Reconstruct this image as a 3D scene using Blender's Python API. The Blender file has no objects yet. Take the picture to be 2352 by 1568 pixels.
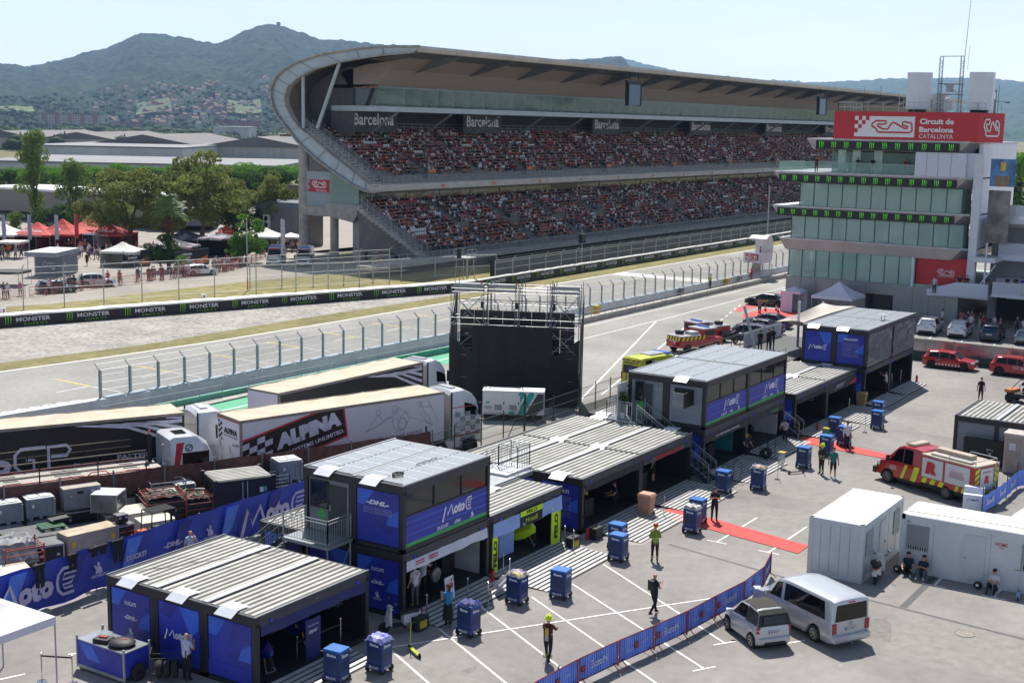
import bpy,bmesh,math,random
from math import cos,sin,tan,atan,atan2,hypot,sqrt,copysign
import numpy as np
from mathutils import Matrix,Vector
random.seed(7);RNG=np.random.default_rng(7)
scene=bpy.context.scene;COL=scene.collection
R=math.radians;PI=math.pi
# camera
FD=3037.14;PIT=R(9.304603);ROL=R(1.099066);CH=19.5235;YAW=R(32.8)
V3=Vector
_fh=V3((cos(YAW),sin(YAW),0));_rh=V3((sin(YAW),-cos(YAW),0));_z=V3((0,0,1))
FW=_fh*cos(PIT)-_z*sin(PIT);_u=_fh*sin(PIT)+_z*cos(PIT)
RT=cos(ROL)*_rh+sin(ROL)*_u;UPV=-sin(ROL)*_rh+cos(ROL)*_u
cd=bpy.data.cameras.new('camera');cam=bpy.data.objects.new('camera',cd);COL.objects.link(cam)
cd.sensor_width=36;cd.lens=FD/2352*36;cd.clip_start=0.5;cd.clip_end=40000
cam.matrix_world=Matrix(((RT.x,UPV.x,-FW.x,0),(RT.y,UPV.y,-FW.y,0),(RT.z,UPV.z,-FW.z,CH),(0,0,0,1)))
scene.camera=cam
def _ray(px,py):return FW*FD+RT*(px-1176)-UPV*(py-784)
def G(px,py,z=0.0):
 d=_ray(px,py);k=(z-CH)/d.z;return V3((d.x*k,d.y*k,z))
 # sky and sun
SUN_AZ=R(38);SUN_EL=R(57)
w=bpy.data.worlds.new('World');scene.world=w;w.use_nodes=True
nt=w.node_tree;bg=nt.nodes['Background']
sk=nt.nodes.new('ShaderNodeTexSky');sk.sky_type='NISHITA';sk.sun_disc=False
sk.sun_elevation=SUN_EL;sk.sun_rotation=PI/2-SUN_AZ;sk.altitude=0;sk.air_density=1.0;sk.dust_density=1.0;sk.ozone_density=1.5
tc=nt.nodes.new('ShaderNodeTexCoord');mp=nt.nodes.new('ShaderNodeMapping');mp.inputs['Scale'].default_value=(1.2,1.2,7)
nz=nt.nodes.new('ShaderNodeTexNoise');nz.inputs['Scale'].default_value=2.6;nz.inputs['Detail'].default_value=6
cr=nt.nodes.new('ShaderNodeValToRGB');cr.color_ramp.elements[0].position=.36;cr.color_ramp.elements[1].position=.78
cr.color_ramp.elements[0].color=(.6,.6,.6,1);cr.color_ramp.elements[1].color=(.8,.8,.8,1)
mx=nt.nodes.new('ShaderNodeMix');mx.data_type='RGBA';mx.inputs[7].default_value=(17.5,18.8,21.5,1)
nt.links.new(tc.outputs['Generated'],mp.inputs[0]);nt.links.new(mp.outputs[0],nz.inputs[0]);nt.links.new(nz.outputs[0],cr.inputs[0])
sx=nt.nodes.new('ShaderNodeSeparateXYZ');mr=nt.nodes.new('ShaderNodeMapRange');mr.inputs[1].default_value=.02;mr.inputs[2].default_value=.4;mr.inputs[3].default_value=1.0;mr.inputs[4].default_value=.04;mm=nt.nodes.new('ShaderNodeMath');mm.operation='MULTIPLY'
nt.links.new(tc.outputs['Generated'],sx.inputs[0]);nt.links.new(sx.outputs[2],mr.inputs[0]);nt.links.new(mr.outputs[0],mm.inputs[0]);nt.links.new(cr.outputs[0],mm.inputs[1]);nt.links.new(mm.outputs[0],mx.inputs[0]);nt.links.new(sk.outputs[0],mx.inputs[6]);nt.links.new(mx.outputs[2],bg.inputs[0])
bg.inputs[1].default_value=0.07
ld=bpy.data.lights.new('sun','SUN');ld.energy=5.0;ld.angle=R(0.5);ld.color=(1,.955,.88)
lo=bpy.data.objects.new('sun',ld);COL.objects.link(lo)
sd=V3((cos(SUN_EL)*cos(SUN_AZ),cos(SUN_EL)*sin(SUN_AZ),sin(SUN_EL)))
lo.rotation_euler=(-sd).to_track_quat('-Z','Y').to_euler();lo.location=(0,0,60)
vs=scene.view_settings;vs.view_transform='Standard';vs.look='None';vs.exposure=0.52;vs.gamma=1;vs.use_curve_mapping=False
scene.render.engine='CYCLES';scene.cycles.max_bounces=6;scene.cycles.transparent_max_bounces=24;scene.cycles.volume_bounces=0
# materials
def lin(h):
 if isinstance(h,str):
  c=[int(h[i:i+2],16)/255 for i in(0,2,4)];return tuple(((x+.055)/1.055)**2.4 if x>.04045 else x/12.92 for x in c)
 return tuple(h)
_M={}
def M(key,col=None,rough=.6,metal=0.,ns=0,na=.12,bump=0.,alpha=1.,emit=0.,spec=.5,col2=None,stretch=None,coat=0.,trans=0.):
 if key in _M:return _M[key]
 if col is None:col=key
 m=bpy.data.materials.new(str(key));m.use_nodes=True;n=m.node_tree;b=n.nodes['Principled BSDF']
 c=lin(col);b.inputs['Base Color'].default_value=(*c,1);b.inputs['Roughness'].default_value=rough;b.inputs['Metallic'].default_value=metal
 b.inputs['Specular IOR Level'].default_value=spec
 if coat:b.inputs['Coat Weight'].default_value=coat
 if trans:b.inputs['Transmission Weight'].default_value=trans
 if not ns and alpha==1 and not emit and metal<.3 and rough>.3:ns=1.7
 if ns:
  t=n.nodes.new('ShaderNodeTexCoord');x=n.nodes.new('ShaderNodeTexNoise');x.inputs['Scale'].default_value=ns;x.inputs['Detail'].default_value=5;x.inputs['Roughness'].default_value=.62
  if stretch:
   mm=n.nodes.new('ShaderNodeMapping');mm.inputs['Scale'].default_value=stretch;n.links.new(t.outputs['Object'],mm.inputs[0]);n.links.new(mm.outputs[0],x.inputs[0])
  else:n.links.new(t.outputs['Object'],x.inputs[0])
  r=n.nodes.new('ShaderNodeValToRGB');r.color_ramp.elements[0].position=.32;r.color_ramp.elements[1].position=.7
  c2=lin(col2)if col2 else tuple(v*(1-2*na)for v in c)
  r.color_ramp.elements[0].color=(*c2,1);r.color_ramp.elements[1].color=(*tuple(min(1,v*(1+na))for v in c),1)
  n.links.new(x.outputs[0],r.inputs[0]);n.links.new(r.outputs[0],b.inputs['Base Color'])
  if bump:
   bb=n.nodes.new('ShaderNodeBump');bb.inputs['Strength'].default_value=bump;bb.inputs['Distance'].default_value=.05
   n.links.new(x.outputs[0],bb.inputs['Height']);n.links.new(bb.outputs[0],b.inputs['Normal'])
 if alpha<1:b.inputs['Alpha'].default_value=alpha
 if emit:b.inputs['Emission Color'].default_value=(*c,1);b.inputs['Emission Strength'].default_value=emit
 _M[key]=m;return m
def ramp_mat(key,stops,scale,detail=6,rough=.9,bump=0.,vor=False,scale2=None,dist=.05):
 m=bpy.data.materials.new(key);m.use_nodes=True;n=m.node_tree;b=n.nodes['Principled BSDF'];b.inputs['Roughness'].default_value=rough;b.inputs['Specular IOR Level'].default_value=.2
 t=n.nodes.new('ShaderNodeTexCoord')
 x=n.nodes.new('ShaderNodeTexVoronoi' if vor else 'ShaderNodeTexNoise');x.inputs['Scale'].default_value=scale
 if not vor:x.inputs['Detail'].default_value=detail;x.inputs['Roughness'].default_value=.65
 n.links.new(t.outputs['Object'],x.inputs['Vector'])
 r=n.nodes.new('ShaderNodeValToRGB');e=r.color_ramp.elements
 while len(e)<len(stops):e.new(.5)
 for i,(p,c)in enumerate(stops):e[i].position=p;e[i].color=(*lin(c),1)
 n.links.new(x.outputs[1 if vor else 0],r.inputs[0]);out=r.outputs[0]
 if scale2:
  y=n.nodes.new('ShaderNodeTexNoise');y.inputs['Scale'].default_value=scale2;y.inputs['Detail'].default_value=4;n.links.new(t.outputs['Object'],y.inputs['Vector'])
  q=n.nodes.new('ShaderNodeMapRange');q.inputs[1].default_value=.3;q.inputs[2].default_value=.72;q.inputs[3].default_value=.78;q.inputs[4].default_value=1.12;n.links.new(y.outputs[0],q.inputs[0])
  mu=n.nodes.new('ShaderNodeMix');mu.data_type='RGBA';mu.blend_type='MULTIPLY';mu.inputs[0].default_value=1
  n.links.new(out,mu.inputs[6]);n.links.new(q.outputs[0],mu.inputs[7]);out=mu.outputs[2]
 n.links.new(out,b.inputs['Base Color'])
 if bump:
  bb=n.nodes.new('ShaderNodeBump');bb.inputs['Strength'].default_value=bump;bb.inputs['Distance'].default_value=dist
  n.links.new(x.outputs[0],bb.inputs['Height']);n.links.new(bb.outputs[0],b.inputs['Normal'])
 _M[key]=m;return m
def attr_mat(key,rough=.8):
 m=bpy.data.materials.new(key);m.use_nodes=True;n=m.node_tree;b=n.nodes['Principled BSDF'];b.inputs['Roughness'].default_value=rough;b.inputs['Specular IOR Level'].default_value=.2
 a=n.nodes.new('ShaderNodeAttribute');a.attribute_name='Col';n.links.new(a.outputs['Color'],b.inputs['Base Color']);_M[key]=m;return m
def net_mat(key,col,frac,sx=0,sz=0):
 m=bpy.data.materials.new(key);m.use_nodes=True;n=m.node_tree;b=n.nodes['Principled BSDF']
 b.inputs['Base Color'].default_value=(*lin(col),1);b.inputs['Roughness'].default_value=.5;b.inputs['Alpha'].default_value=frac
 _M[key]=m;return m
def glass_mat(key,tint,alpha,rough=.03):
 m=bpy.data.materials.new(key);m.use_nodes=True;n=m.node_tree;b=n.nodes['Principled BSDF']
 b.inputs['Base Color'].default_value=(*lin(tint),1);b.inputs['Roughness'].default_value=rough;b.inputs['Specular IOR Level'].default_value=.9
 b.inputs['Alpha'].default_value=alpha
 t=n.nodes.new('ShaderNodeTexCoord');x=n.nodes.new('ShaderNodeTexNoise');x.inputs['Scale'].default_value=.35;x.inputs['Detail'].default_value=2
 bb=n.nodes.new('ShaderNodeBump');bb.inputs['Strength'].default_value=.06;bb.inputs['Distance'].default_value=.4
 n.links.new(t.outputs['Object'],x.inputs[0]);n.links.new(x.outputs[0],bb.inputs['Height']);n.links.new(bb.outputs[0],b.inputs['Normal'])
 _M[key]=m;return m
 # object helpers
def tag(o,label=None,cat=None,group=None,kind=None):
 if label:o['label']=label
 if cat:o['category']=cat
 if group:o['group']=group
 if kind:o['kind']=kind
 return o
def thing(name,label,cat,loc=(0,0,0),rz=0.,group=None,sc=None):
 o=bpy.data.objects.new(name,None);COL.objects.link(o);o.location=loc;o.rotation_euler=(0,0,rz);o.empty_display_size=.3
 if sc:o.scale=(sc,)*3
 return tag(o,label,cat,group)
def copy_tree(o,parent=None):
 c=o.copy();COL.objects.link(c);c.parent=parent
 for ch in list(KIDS.get(o.name,[])):
  k=copy_tree(ch,c)
 return c
KIDS={}
def link(o,parent):
 COL.objects.link(o)
 if parent is not None:
  o.parent=parent;KIDS.setdefault(parent.name,[]).append(o)
 return o
def place(proto,used,loc,rz=0.,label=None,group=None,sc=None):
 if not used.get(proto.name):used[proto.name]=1;o=proto
 else:
  o=copy_tree(proto)
 o.location=loc;o.rotation_euler=(0,0,rz)
 if sc:o.scale=(sc,)*3 if not isinstance(sc,tuple)else sc
 if label:o['label']=label
 if group:o['group']=group
 return o
def copy_tree(o,parent=None):
 c=o.copy();COL.objects.link(c);c.parent=parent
 ks=KIDS.get(o.name,[]);KIDS[c.name]=[]
 for ch in ks:KIDS[c.name].append(copy_tree(ch,c))
 return c
class MB:
 def bn(s,name,parent=None,**k):return s.mk(name,parent,recalc=False,**k)
 def __init__(s,o=None):s.v=[];s.f=[];s.mi=[];s.mats=[];s.T=None;s.o=V3(o)if o is not None else None
 def mid(s,m):
  if isinstance(m,str):m=M(m)
  if m not in s.mats:s.mats.append(m)
  return s.mats.index(m)
 def add(s,vs,fs,m):
  b=len(s.v);k=s.mid(m)
  for p in vs:
   p=V3(p)
   if s.T is not None:p=s.T@p
   if s.o is not None:p=p-s.o
   s.v.append(p[:])
  for f in fs:s.f.append([b+i for i in f]);s.mi.append(k)
  return s
 def bx(s,x0,x1,y0,y1,z0,z1,m):
  return s.add([(x,y,z)for z in(z0,z1)for y in(y0,y1)for x in(x0,x1)],[(0,2,3,1),(4,5,7,6),(0,1,5,4),(2,6,7,3),(0,4,6,2),(1,3,7,5)],m)
 def boxc(s,c,d,m,rz=0.,rx=0.,ry=0.):
  A=Matrix.Translation(c)@Matrix.Rotation(rz,4,'Z')@Matrix.Rotation(ry,4,'Y')@Matrix.Rotation(rx,4,'X')
  x,y,z=[q/2 for q in d]
  return s.add([A@V3((i*x,j*y,k*z))for k in(-1,1)for j in(-1,1)for i in(-1,1)],[(0,2,3,1),(4,5,7,6),(0,1,5,4),(2,6,7,3),(0,4,6,2),(1,3,7,5)],m)
 def poly(s,pts,m):return s.add(pts,[tuple(range(len(pts)))],m)
 def tube(s,p,q,r,m,n=6,r2=None,cap=True):
  p=V3(p);q=V3(q);d=q-p
  if d.length<1e-6:return s
  d.normalize();a=d.orthogonal().normalized();b=d.cross(a);r2=r if r2 is None else r2
  vs=[p+(a*cos(t)+b*sin(t))*r for t in[2*PI*i/n for i in range(n)]]+[q+(a*cos(t)+b*sin(t))*r2 for t in[2*PI*i/n for i in range(n)]]
  fs=[(i,(i+1)%n,n+(i+1)%n,n+i)for i in range(n)]
  if cap:fs+=[tuple(range(n-1,-1,-1)),tuple(range(n,2*n))]
  return s.add(vs,fs,m)
 def path(s,pts,r,m,n=6):
  for a,b in zip(pts[:-1],pts[1:]):s.tube(a,b,r,m,n)
  return s
 def prism(s,prof,ax,a,b,m):
  f={'x':lambda p,t:(t,p[0],p[1]),'y':lambda p,t:(p[0],t,p[1]),'z':lambda p,t:(p[0],p[1],t)}[ax]
  n=len(prof);vs=[f(p,a)for p in prof]+[f(p,b)for p in prof]
  return s.add(vs,[(i,(i+1)%n,n+(i+1)%n,n+i)for i in range(n)]+[tuple(range(n-1,-1,-1)),tuple(range(n,2*n))],m)
 def lathe(s,prof,c,m,n=16,ax='z'):
  c=V3(c);vs=[]
  for r_,h in prof:
   for i in range(n):
    t=2*PI*i/n;x,y=r_*cos(t),r_*sin(t)
    vs.append(c+V3({'z':(x,y,h),'y':(x,h,y),'x':(h,x,y)}[ax]))
  fs=[]
  for j in range(len(prof)-1):
   for i in range(n):fs.append((j*n+i,j*n+(i+1)%n,(j+1)*n+(i+1)%n,(j+1)*n+i))
  return s.add(vs,fs,m)
 def ell(s,c,r,m,n=10,k=6):
  c=V3(c);r=(r,)*3 if not hasattr(r,'__len__')else r;vs=[c+V3((0,0,-r[2]))]
  for j in range(1,k):
   ph=-PI/2+PI*j/k
   for i in range(n):t=2*PI*i/n;vs.append(c+V3((r[0]*cos(ph)*cos(t),r[1]*cos(ph)*sin(t),r[2]*sin(ph))))
  vs.append(c+V3((0,0,r[2])));fs=[(0,1+(i+1)%n,1+i)for i in range(n)]
  for j in range(k-2):
   for i in range(n):fs.append((1+j*n+i,1+j*n+(i+1)%n,1+(j+1)*n+(i+1)%n,1+(j+1)*n+i))
  L=len(vs)-1;fs+=[(1+(k-2)*n+i,1+(k-2)*n+(i+1)%n,L)for i in range(n)]
  return s.add(vs,fs,m)
 def loft(s,rings,m,cap=True):
  n=len(rings[0]);vs=[p for r_ in rings for p in r_];fs=[]
  for j in range(len(rings)-1):
   for i in range(n):fs.append((j*n+i,j*n+(i+1)%n,(j+1)*n+(i+1)%n,(j+1)*n+i))
  if cap:fs+=[tuple(range(n-1,-1,-1)),tuple(range((len(rings)-1)*n,len(rings)*n))]
  return s.add(vs,fs,m)
 def grid(s,P,m):
  a,b=len(P),len(P[0]);return s.add([p for r_ in P for p in r_],[(i*b+j,(i+1)*b+j,(i+1)*b+j+1,i*b+j+1)for i in range(a-1)for j in range(b-1)],m)
 def mk(s,name,parent=None,smooth=False,bevel=0.,recalc=True):
  me=bpy.data.meshes.new(name);me.from_pydata(s.v,[],s.f)
  for m in s.mats:me.materials.append(m)
  me.polygons.foreach_set('material_index',s.mi)
  if bevel or recalc:
   bm=bmesh.new();bm.from_mesh(me)
   if bevel:bmesh.ops.bevel(bm,geom=[e for e in bm.edges if e.is_manifold and e.calc_face_angle(0)>.5],offset=bevel,segments=1,affect='EDGES',profile=.7)
   bmesh.ops.recalc_face_normals(bm,faces=bm.faces);bm.to_mesh(me);bm.free()
  if smooth:me.shade_smooth()if smooth is True else me.shade_smooth();
  if smooth:
   try:me.set_sharp_from_angle(angle=R(38))
   except Exception:pass
  return link(bpy.data.objects.new(name,me),parent)
def struct(mb,name,**k):
 o=mb.mk(name,None,recalc=False,**k);o['kind']='structure';return o
_T={}
def text_mesh(s,bold=0.,shear=0.,sp=1.):
 k=(s,bold,shear,sp)
 if k not in _T:
  cu=bpy.data.curves.new('t','FONT');cu.body=s;cu.size=1;cu.offset=bold;cu.shear=shear;cu.space_character=sp;cu.resolution_u=2
  cu.align_x='CENTER';cu.align_y='CENTER'
  o=bpy.data.objects.new('t',cu);COL.objects.link(o);dg=bpy.context.evaluated_depsgraph_get();dg.update()
  me=bpy.data.meshes.new_from_object(o.evaluated_get(dg));bpy.data.objects.remove(o);bpy.data.curves.remove(cu)
  n=len(me.vertices);co=np.empty(n*3);me.vertices.foreach_get('co',co);co=co.reshape(-1,3)
  fs=[tuple(p.vertices)for p in me.polygons]
  mn,mxx=co.min(0),co.max(0);co[:,:2]-=((mn+mxx)/2)[:2];bpy.data.meshes.remove(me)
  _T[k]=(co,fs,(mxx-mn)[0],(mxx-mn)[1])
 return _T[k]
def text(mb,s,c,xd,yd,h,m,w=None,bold=.012,shear=0.,sp=1.):
 co,fs,tw,th=text_mesh(s,bold,shear,sp);k=h/th;kw=(w/tw)if w else k
 c=V3(c);xd=V3(xd).normalized();yd=V3(yd).normalized()
 mb.add([c+xd*(p[0]*kw)+yd*(p[1]*k)for p in co],fs,m);return tw*kw
def stroke(mb,pts,c,xd,yd,sx,sy,wd,m,closed=False):
 c=V3(c);xd=V3(xd).normalized();yd=V3(yd).normalized();P=[V3((p[0]*sx,p[1]*sy,0))for p in pts];n=len(P);L=[];Q=[]
 for i in range(n):
  a=P[i-1]if(i>0 or closed)else P[i];b=P[(i+1)%n]if(i<n-1 or closed)else P[i]
  d=(b-a).normalized();nn=V3((-d.y,d.x,0))
  L.append(P[i]+nn*wd/2);Q.append(P[i]-nn*wd/2)
 f=lambda p:c+xd*p.x+yd*p.y
 k=n if closed else n-1
 mb.add([f(p)for p in L+Q],[(i,(i+1)%n,n+(i+1)%n,n+i)for i in range(k)],m)
def shape(mb,pts,c,xd,yd,sx,sy,m):
 c=V3(c);xd=V3(xd).normalized();yd=V3(yd).normalized();mb.poly([c+xd*p[0]*sx+yd*p[1]*sy for p in pts],m)
def rect(mb,*a):shape(mb,[(-.5,-.5),(.5,-.5),(.5,.5),(-.5,.5)],*a)
TRACK=[(-.98,.35),(-.8,.72),(-.3,.72),(-.28,.45),(-.4,.3),(-.7,.3),(-.72,.1),(-.45,-.3),(-.2,-.3),(-.02,.45),(.08,.55),(.62,-.2),(.74,-.2),(.78,0),(.5,.25),(.5,.55),(.62,.65),(.95,.45),(.98,-.5),(.88,-.7),(-.62,-.7),(-.72,-.6),(-.76,-.3),(-1,.1)]
def track_logo(mb,c,xd,yd,w,h,m,wd):stroke(mb,TRACK,c,xd,yd,w/2,h/1.5,wd,m,closed=True)
def claws(mb,c,xd,yd,h,m):
 for k,(x,y0,y1)in enumerate([(-.27,.5,-.42),(0,.48,-.5),(.27,.5,-.4)]):
  shape(mb,[(x-.13,y0),(x+.04,y0-.02),(x+.07,y0-.3),(x+.04,y0-.5),(x+.01,y1+.12),(x-.03,y1),(x-.04,y1+.2),(x-.02,y0-.4),(x-.03,y0-.12)],c,xd,yd,h,h,m)
def e_logo(mb,c,xd,yd,h,m):
 w=h*.12
 stroke(mb,[(.55,.5),(-.15,.5),(-.42,.3),(-.5,0),(-.45,-.3),(-.2,-.5),(.45,-.5)],c,xd,yd,h*.8,h,w,m)
 stroke(mb,[(.62,.28),(-.05,.28),(-.2,.08),(.5,.08),(.3,-.12),(-.2,-.12),(-.1,-.28),(.4,-.28)],c,xd,yd,h*.8,h,w*.7,m)
def moto_logo(mb,c,xd,yd,w,m,tail='e'):
 c=V3(c);xd=V3(xd).normalized();yd=V3(yd).normalized();h=w*.2
 stroke(mb,[(-.5,-.9),(-.36,.5),(-.28,-.35),(-.12,.5),(-.03,-.5)],c-xd*w*.12,xd,yd,w*.74,h,w*.048,m)
 text(mb,'oto',c+xd*w*.05-yd*h*.02,xd,yd,h*1.0,m,w=w*.36,bold=.06,shear=.1)
 e_logo(mb,c+xd*w*.36,xd,yd,h*1.15,m)
def sponsors(mb,c,xd,yd,w,m,gap=.33,names=('DUCATI','-DHL-')):
 c=V3(c);xd=V3(xd).normalized()
 text(mb,names[0],c-xd*w*gap,xd,yd,w*.06,m,shear=.15,bold=.03);text(mb,names[1],c,xd,yd,w*.055,m,shear=.3,bold=.04)
 man(mb,c+xd*w*gap+V3(yd)*w*.02,xd,yd,w*.1,m)
def man(mb,c,xd,yd,h,m):
 shape(mb,[(-.25,-.3),(.3,-.3),(.25,0),(.1,.15),(.12,.35),(0,.45),(-.1,.35),(-.08,.12),(-.3,.3),(-.36,.25),(-.2,-.05)],V3(c),xd,yd,h,h,m)
 text(mb,'MICHELIN',V3(c)-V3(yd)*h*.45,xd,yd,h*.2,m,bold=.03,shear=.1)
 # SETTING
def interp(pts,x):
 if x<=pts[0][0]:return pts[0][1]
 for a,b in zip(pts[:-1],pts[1:]):
  if x<=b[0]:t=(x-a[0])/(b[0]-a[0]);return a[1]+(b[1]-a[1])*t
 return pts[-1][1]
ramp_mat('earth',[(.3,'5f6440'),(.5,'7b7754'),(.7,'918a6c')],.02,rough=1,scale2=.003)
ramp_mat('asphalt_lot',[(.2,'7f7b78'),(.5,'8b8783'),(.8,'96918c')],1.6,detail=9,scale2=.16,bump=.15,dist=.01)
ramp_mat('asphalt_track',[(.25,'85837e'),(.5,'93918c'),(.8,'9f9d98')],2.5,detail=9,scale2=.12,bump=.15,dist=.01)
ramp_mat('asphalt_road',[(.25,'8f8880'),(.5,'9d968d'),(.8,'a8a197')],1.2,detail=8,scale2=.1)
ramp_mat('gravel',[(0,'77736d'),(.35,'96928c'),(.7,'aaa69f'),(1,'87837d')],3.2,vor=True,scale2=.25,bump=.6,dist=.08)
ramp_mat('dry_grass',[(.3,'646640'),(.48,'7a744c'),(.6,'8b8057'),(.75,'6d6942')],1.1,detail=10,scale2=.2,bump=.4,dist=.06)
ramp_mat('bank_grass',[(.3,'666a3c'),(.5,'8a8053'),(.68,'9c8f63'),(.8,'6d6a40')],.8,detail=10,scale2=.15,bump=.4,dist=.08)
M('stain0','77726d',.8,ns=4,na=.15);M('stain1','9a958e',.8,ns=4,na=.15);M('stain2','7f7b76',.7,ns=4,na=.2);M('patch','88847e',.9,ns=2,na=.1)
WHITE=M('white_paint','d8d6d2',.6,ns=2,na=.08);YEL=M('yellow_paint','cfae3a',.6,ns=2,na=.1)
mb=MB();mb.add([(-9000,-9000,-.6),(9000,-9000,-.6),(9000,9000,-.6),(-9000,9000,-.6)],[(0,1,2,3)],'earth');struct(mb,'ground')
def sheet(name,pts,z,m):
 mb=MB();mb.poly([(x,y,z)for x,y in pts],m);return struct(mb,name)
sheet('paddock_asphalt',[(-30,-70),(330,-70),(330,67.5),(-30,75)],0,'asphalt_lot')
EDGE=[(20,97),(45,90.6),(55,88.8),(63,87.4),(72,86.2),(84,85.2),(100,84.7),(115,84.6),(480,84.8)]
mb=MB();rr=random.Random(2)
for k in range(70):
 x=rr.uniform(30,110);y=rr.uniform(4,62);n=rr.randint(5,9);s_=rr.choice((.2,.4,.8,1.6));mb.poly([(x+s_*rr.uniform(.5,1.3)*cos(6.28*i/n),y+s_*.6*rr.uniform(.5,1.3)*sin(6.28*i/n),.003)for i in range(n)],'stain%d'%(k%3))
for x0,y0,x1,y1 in((48,8,53,14),(60,21,64,25.5),(86,18,99,24),(34,24,37,30),(66,8,68,30)):mb.poly([(x0,y0,.002),(x1,y0+.4,.002),(x1-.3,y1,.002),(x0+.2,y1,.002)],'patch')
struct(mb,'asphalt_stains')
sheet('race_track',[(-30,76),(20,73.5),(58,70),(80,67.5),(480,66.5)]+EDGE[::-1]+[(-30,112)],.006,'asphalt_track')
sheet('pit_lane',[(60,66.5),(480,66.0),(480,46),(60,46)],.004,'asphalt_track')
mb=MB()
for a,b in zip(EDGE[:-1],EDGE[1:]):mb.poly([(a[0],a[1]-.3,.012),(b[0],b[1]-.3,.012),(b[0],b[1],.012),(a[0],a[1],.012)],WHITE)
for X in[63.2+7.45*i for i in range(22)]:
 y0=77.2+(.4 if X<70 else 0);m_=YEL
 mb.poly([(X-.1,y0-.3,.012),(X+.1,y0-.3,.012),(X+.35,y0+4.1,.012),(X+.15,y0+4.1,.012)],m_)
 mb.poly([(X-.05,y0-3.4,.013),(X+.07,y0-3.4,.013),(X+.07,y0-.35,.013),(X-.05,y0-.35,.013)],WHITE)
 mb.poly([(X-2.9,y0-.1,.012),(X-.12,y0-.1,.012),(X-.12,y0+.02,.012),(X-2.9,y0+.02,.012)],WHITE)
for k in range(4):mb.bx(155+k*.9,155.45+k*.9,67.6,84.4,.0125+.0001*k,.0126,WHITE)
mb.poly([(155,67.6,.013),(158.6,67.6,.013),(158.6,84.4,.013),(155,84.4,.013)],M('startline','c5c3bd',.6,ns=1.6,na=.2))
def line(p,q,wd,m=WHITE,z=.012):
 a=V3((*p,0));b=V3((*q,0));d=(b-a).normalized();n=V3((-d.y,d.x,0))*wd/2
 mb.poly([(a-n+V3((0,0,z)))[:],(b-n+V3((0,0,z)))[:],(b+n+V3((0,0,z)))[:],(a+n+V3((0,0,z)))[:]],m)
line((60,64),(300,63.6),.16);line((78,60.3),(123,60.15),.16);line((80,46.0),(120,59.95),.16);line((84,46.2),(118,55.8),.16);line((123,60.15),(160,60.8),.16)
d0=V3((96,47.5,0));d1=V3((139,58.7,0))
for k in range(15):
 if k%1==0:a=d0.lerp(d1,(k+.15)/15);b=d0.lerp(d1,(k+.6)/15);line(a[:2],b[:2],.16)
o=struct(mb,'track_markings')
sheet('red_kerb_paint',[(132,56.2),(134,57.6),(160,60.2),(200,60.9),(200,56.5),(150,56.2)],.010,M('red_paint','b5322c',.6,ns=1.5,na=.15))
sheet('green_strip',[(60,63.6),(101,62.0),(101,65.0),(60,66.9)],.010,M('green_paint','2f9c72',.6,ns=1.5,na=.12))
gr=[(65,90.42),(78,88.4),(97,88.6),(112,88.0),(122,87.6),(131,86.9)]
sheet('verge_grass',[(-30,110),(20,98.5),(45,92),(58,89)]+[(e[0],e[1]+.02)for e in EDGE[3:]]+[(480,88.2),(130,88.2)]+[(20,125)],.008,'dry_grass')
bn=[(30,121),(76,105.5),(125,89.05),(127,88.45)]
sheet('gravel_trap',[(20,107),(45,96),(58,91.8)]+gr+[(129,88.2),(76,105.6),(20,124)],.016,'gravel')
sheet('service_road',[(40,150),(60,125),(88,114),(100,113.6),(111,113.2),(131,110.8),(145,103),(150,97),(470,97),(470,128),(150,128),(150,170),(60,175)],.012,'asphalt_road')
mb=MB();pp=[(40,118),(60,111.2),(76,105.9),(90,101.2),(104,96.5),(125,89.6),(150,89.3),(300,89.3)]
qq=[(40,140),(60,124.5),(88,113.6),(100,113.3),(111,112.9),(131,110.4),(146,102),(300,98)]
prev=None
for(a,b),(c,d)in zip(pp,qq):
 cur=[V3((a,b,.0)),V3((a,b,.25)),V3(((a*2+c)/3,(b*2+d)/3,.4)),V3((c,d,.3)),V3((c,d,.0))]
 if prev:
  for i in range(4):mb.poly([prev[i],cur[i],cur[i+1],prev[i+1]],'bank_grass')
 prev=cur
struct(mb,'grass_bank')
sheet('plaza',[(20,121.5),(88,121.0),(101,121.6),(115,121.6),(131,126.5),(142,134),(260,134),(260,240),(20,240)],.018,M('plaza_asphalt','958e86',.9,ns=.5,na=.1))
from mathutils import noise
SKY=[(-700,150),(-300,140),(0,152),(20,155),(62,161),(77,157),(133,147),(200,127),(233,122),(287,100),(310,90),(340,85),(400,93),(460,105),(493,110),(520,99),(550,84),(583,72),(610,67),(630,68),(640,71),(667,81),(700,92),(733,101),(784,103),(1000,128),(1250,146),(1355,143),(1405,139),(1450,150),(1560,175),(1750,190),(1860,196),(1960,190),(2020,187),(2110,185),(2240,186),(2290,190),(2352,195),(2600,205),(3000,215)]
HORR=lambda px:784-FD*tan(PIT)+(px-1176)*tan(ROL)
def az_px(az):
 return 1176-FD*tan(az)/cos(PIT)
def terr(px,r,far):
 R0,R1=(3600,8200)if far else(1850,4700)
 fade=1 if far else max(0,min(1,(1530-px)/110))
 hr=((HORR(px)-interp(SKY,px))/FD*R1+CH)*fade
 t=(r-R0)/(R1-R0)
 if t<=0:return 0
 if t>1:return hr-(t-1)*hr*.9
 s=t*t*(3-2*t)*.55+.45*t**1.7
 q=1-abs(2*t-1)
 h=hr*s
 h+=hr*.20*q*(noise.noise(V3((px/230.,t*2.3,3))))+hr*.08*q*noise.noise(V3((px/85.,t*6,7)))
 return min(h,hr*.999 if t>.93 else hr)
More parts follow.
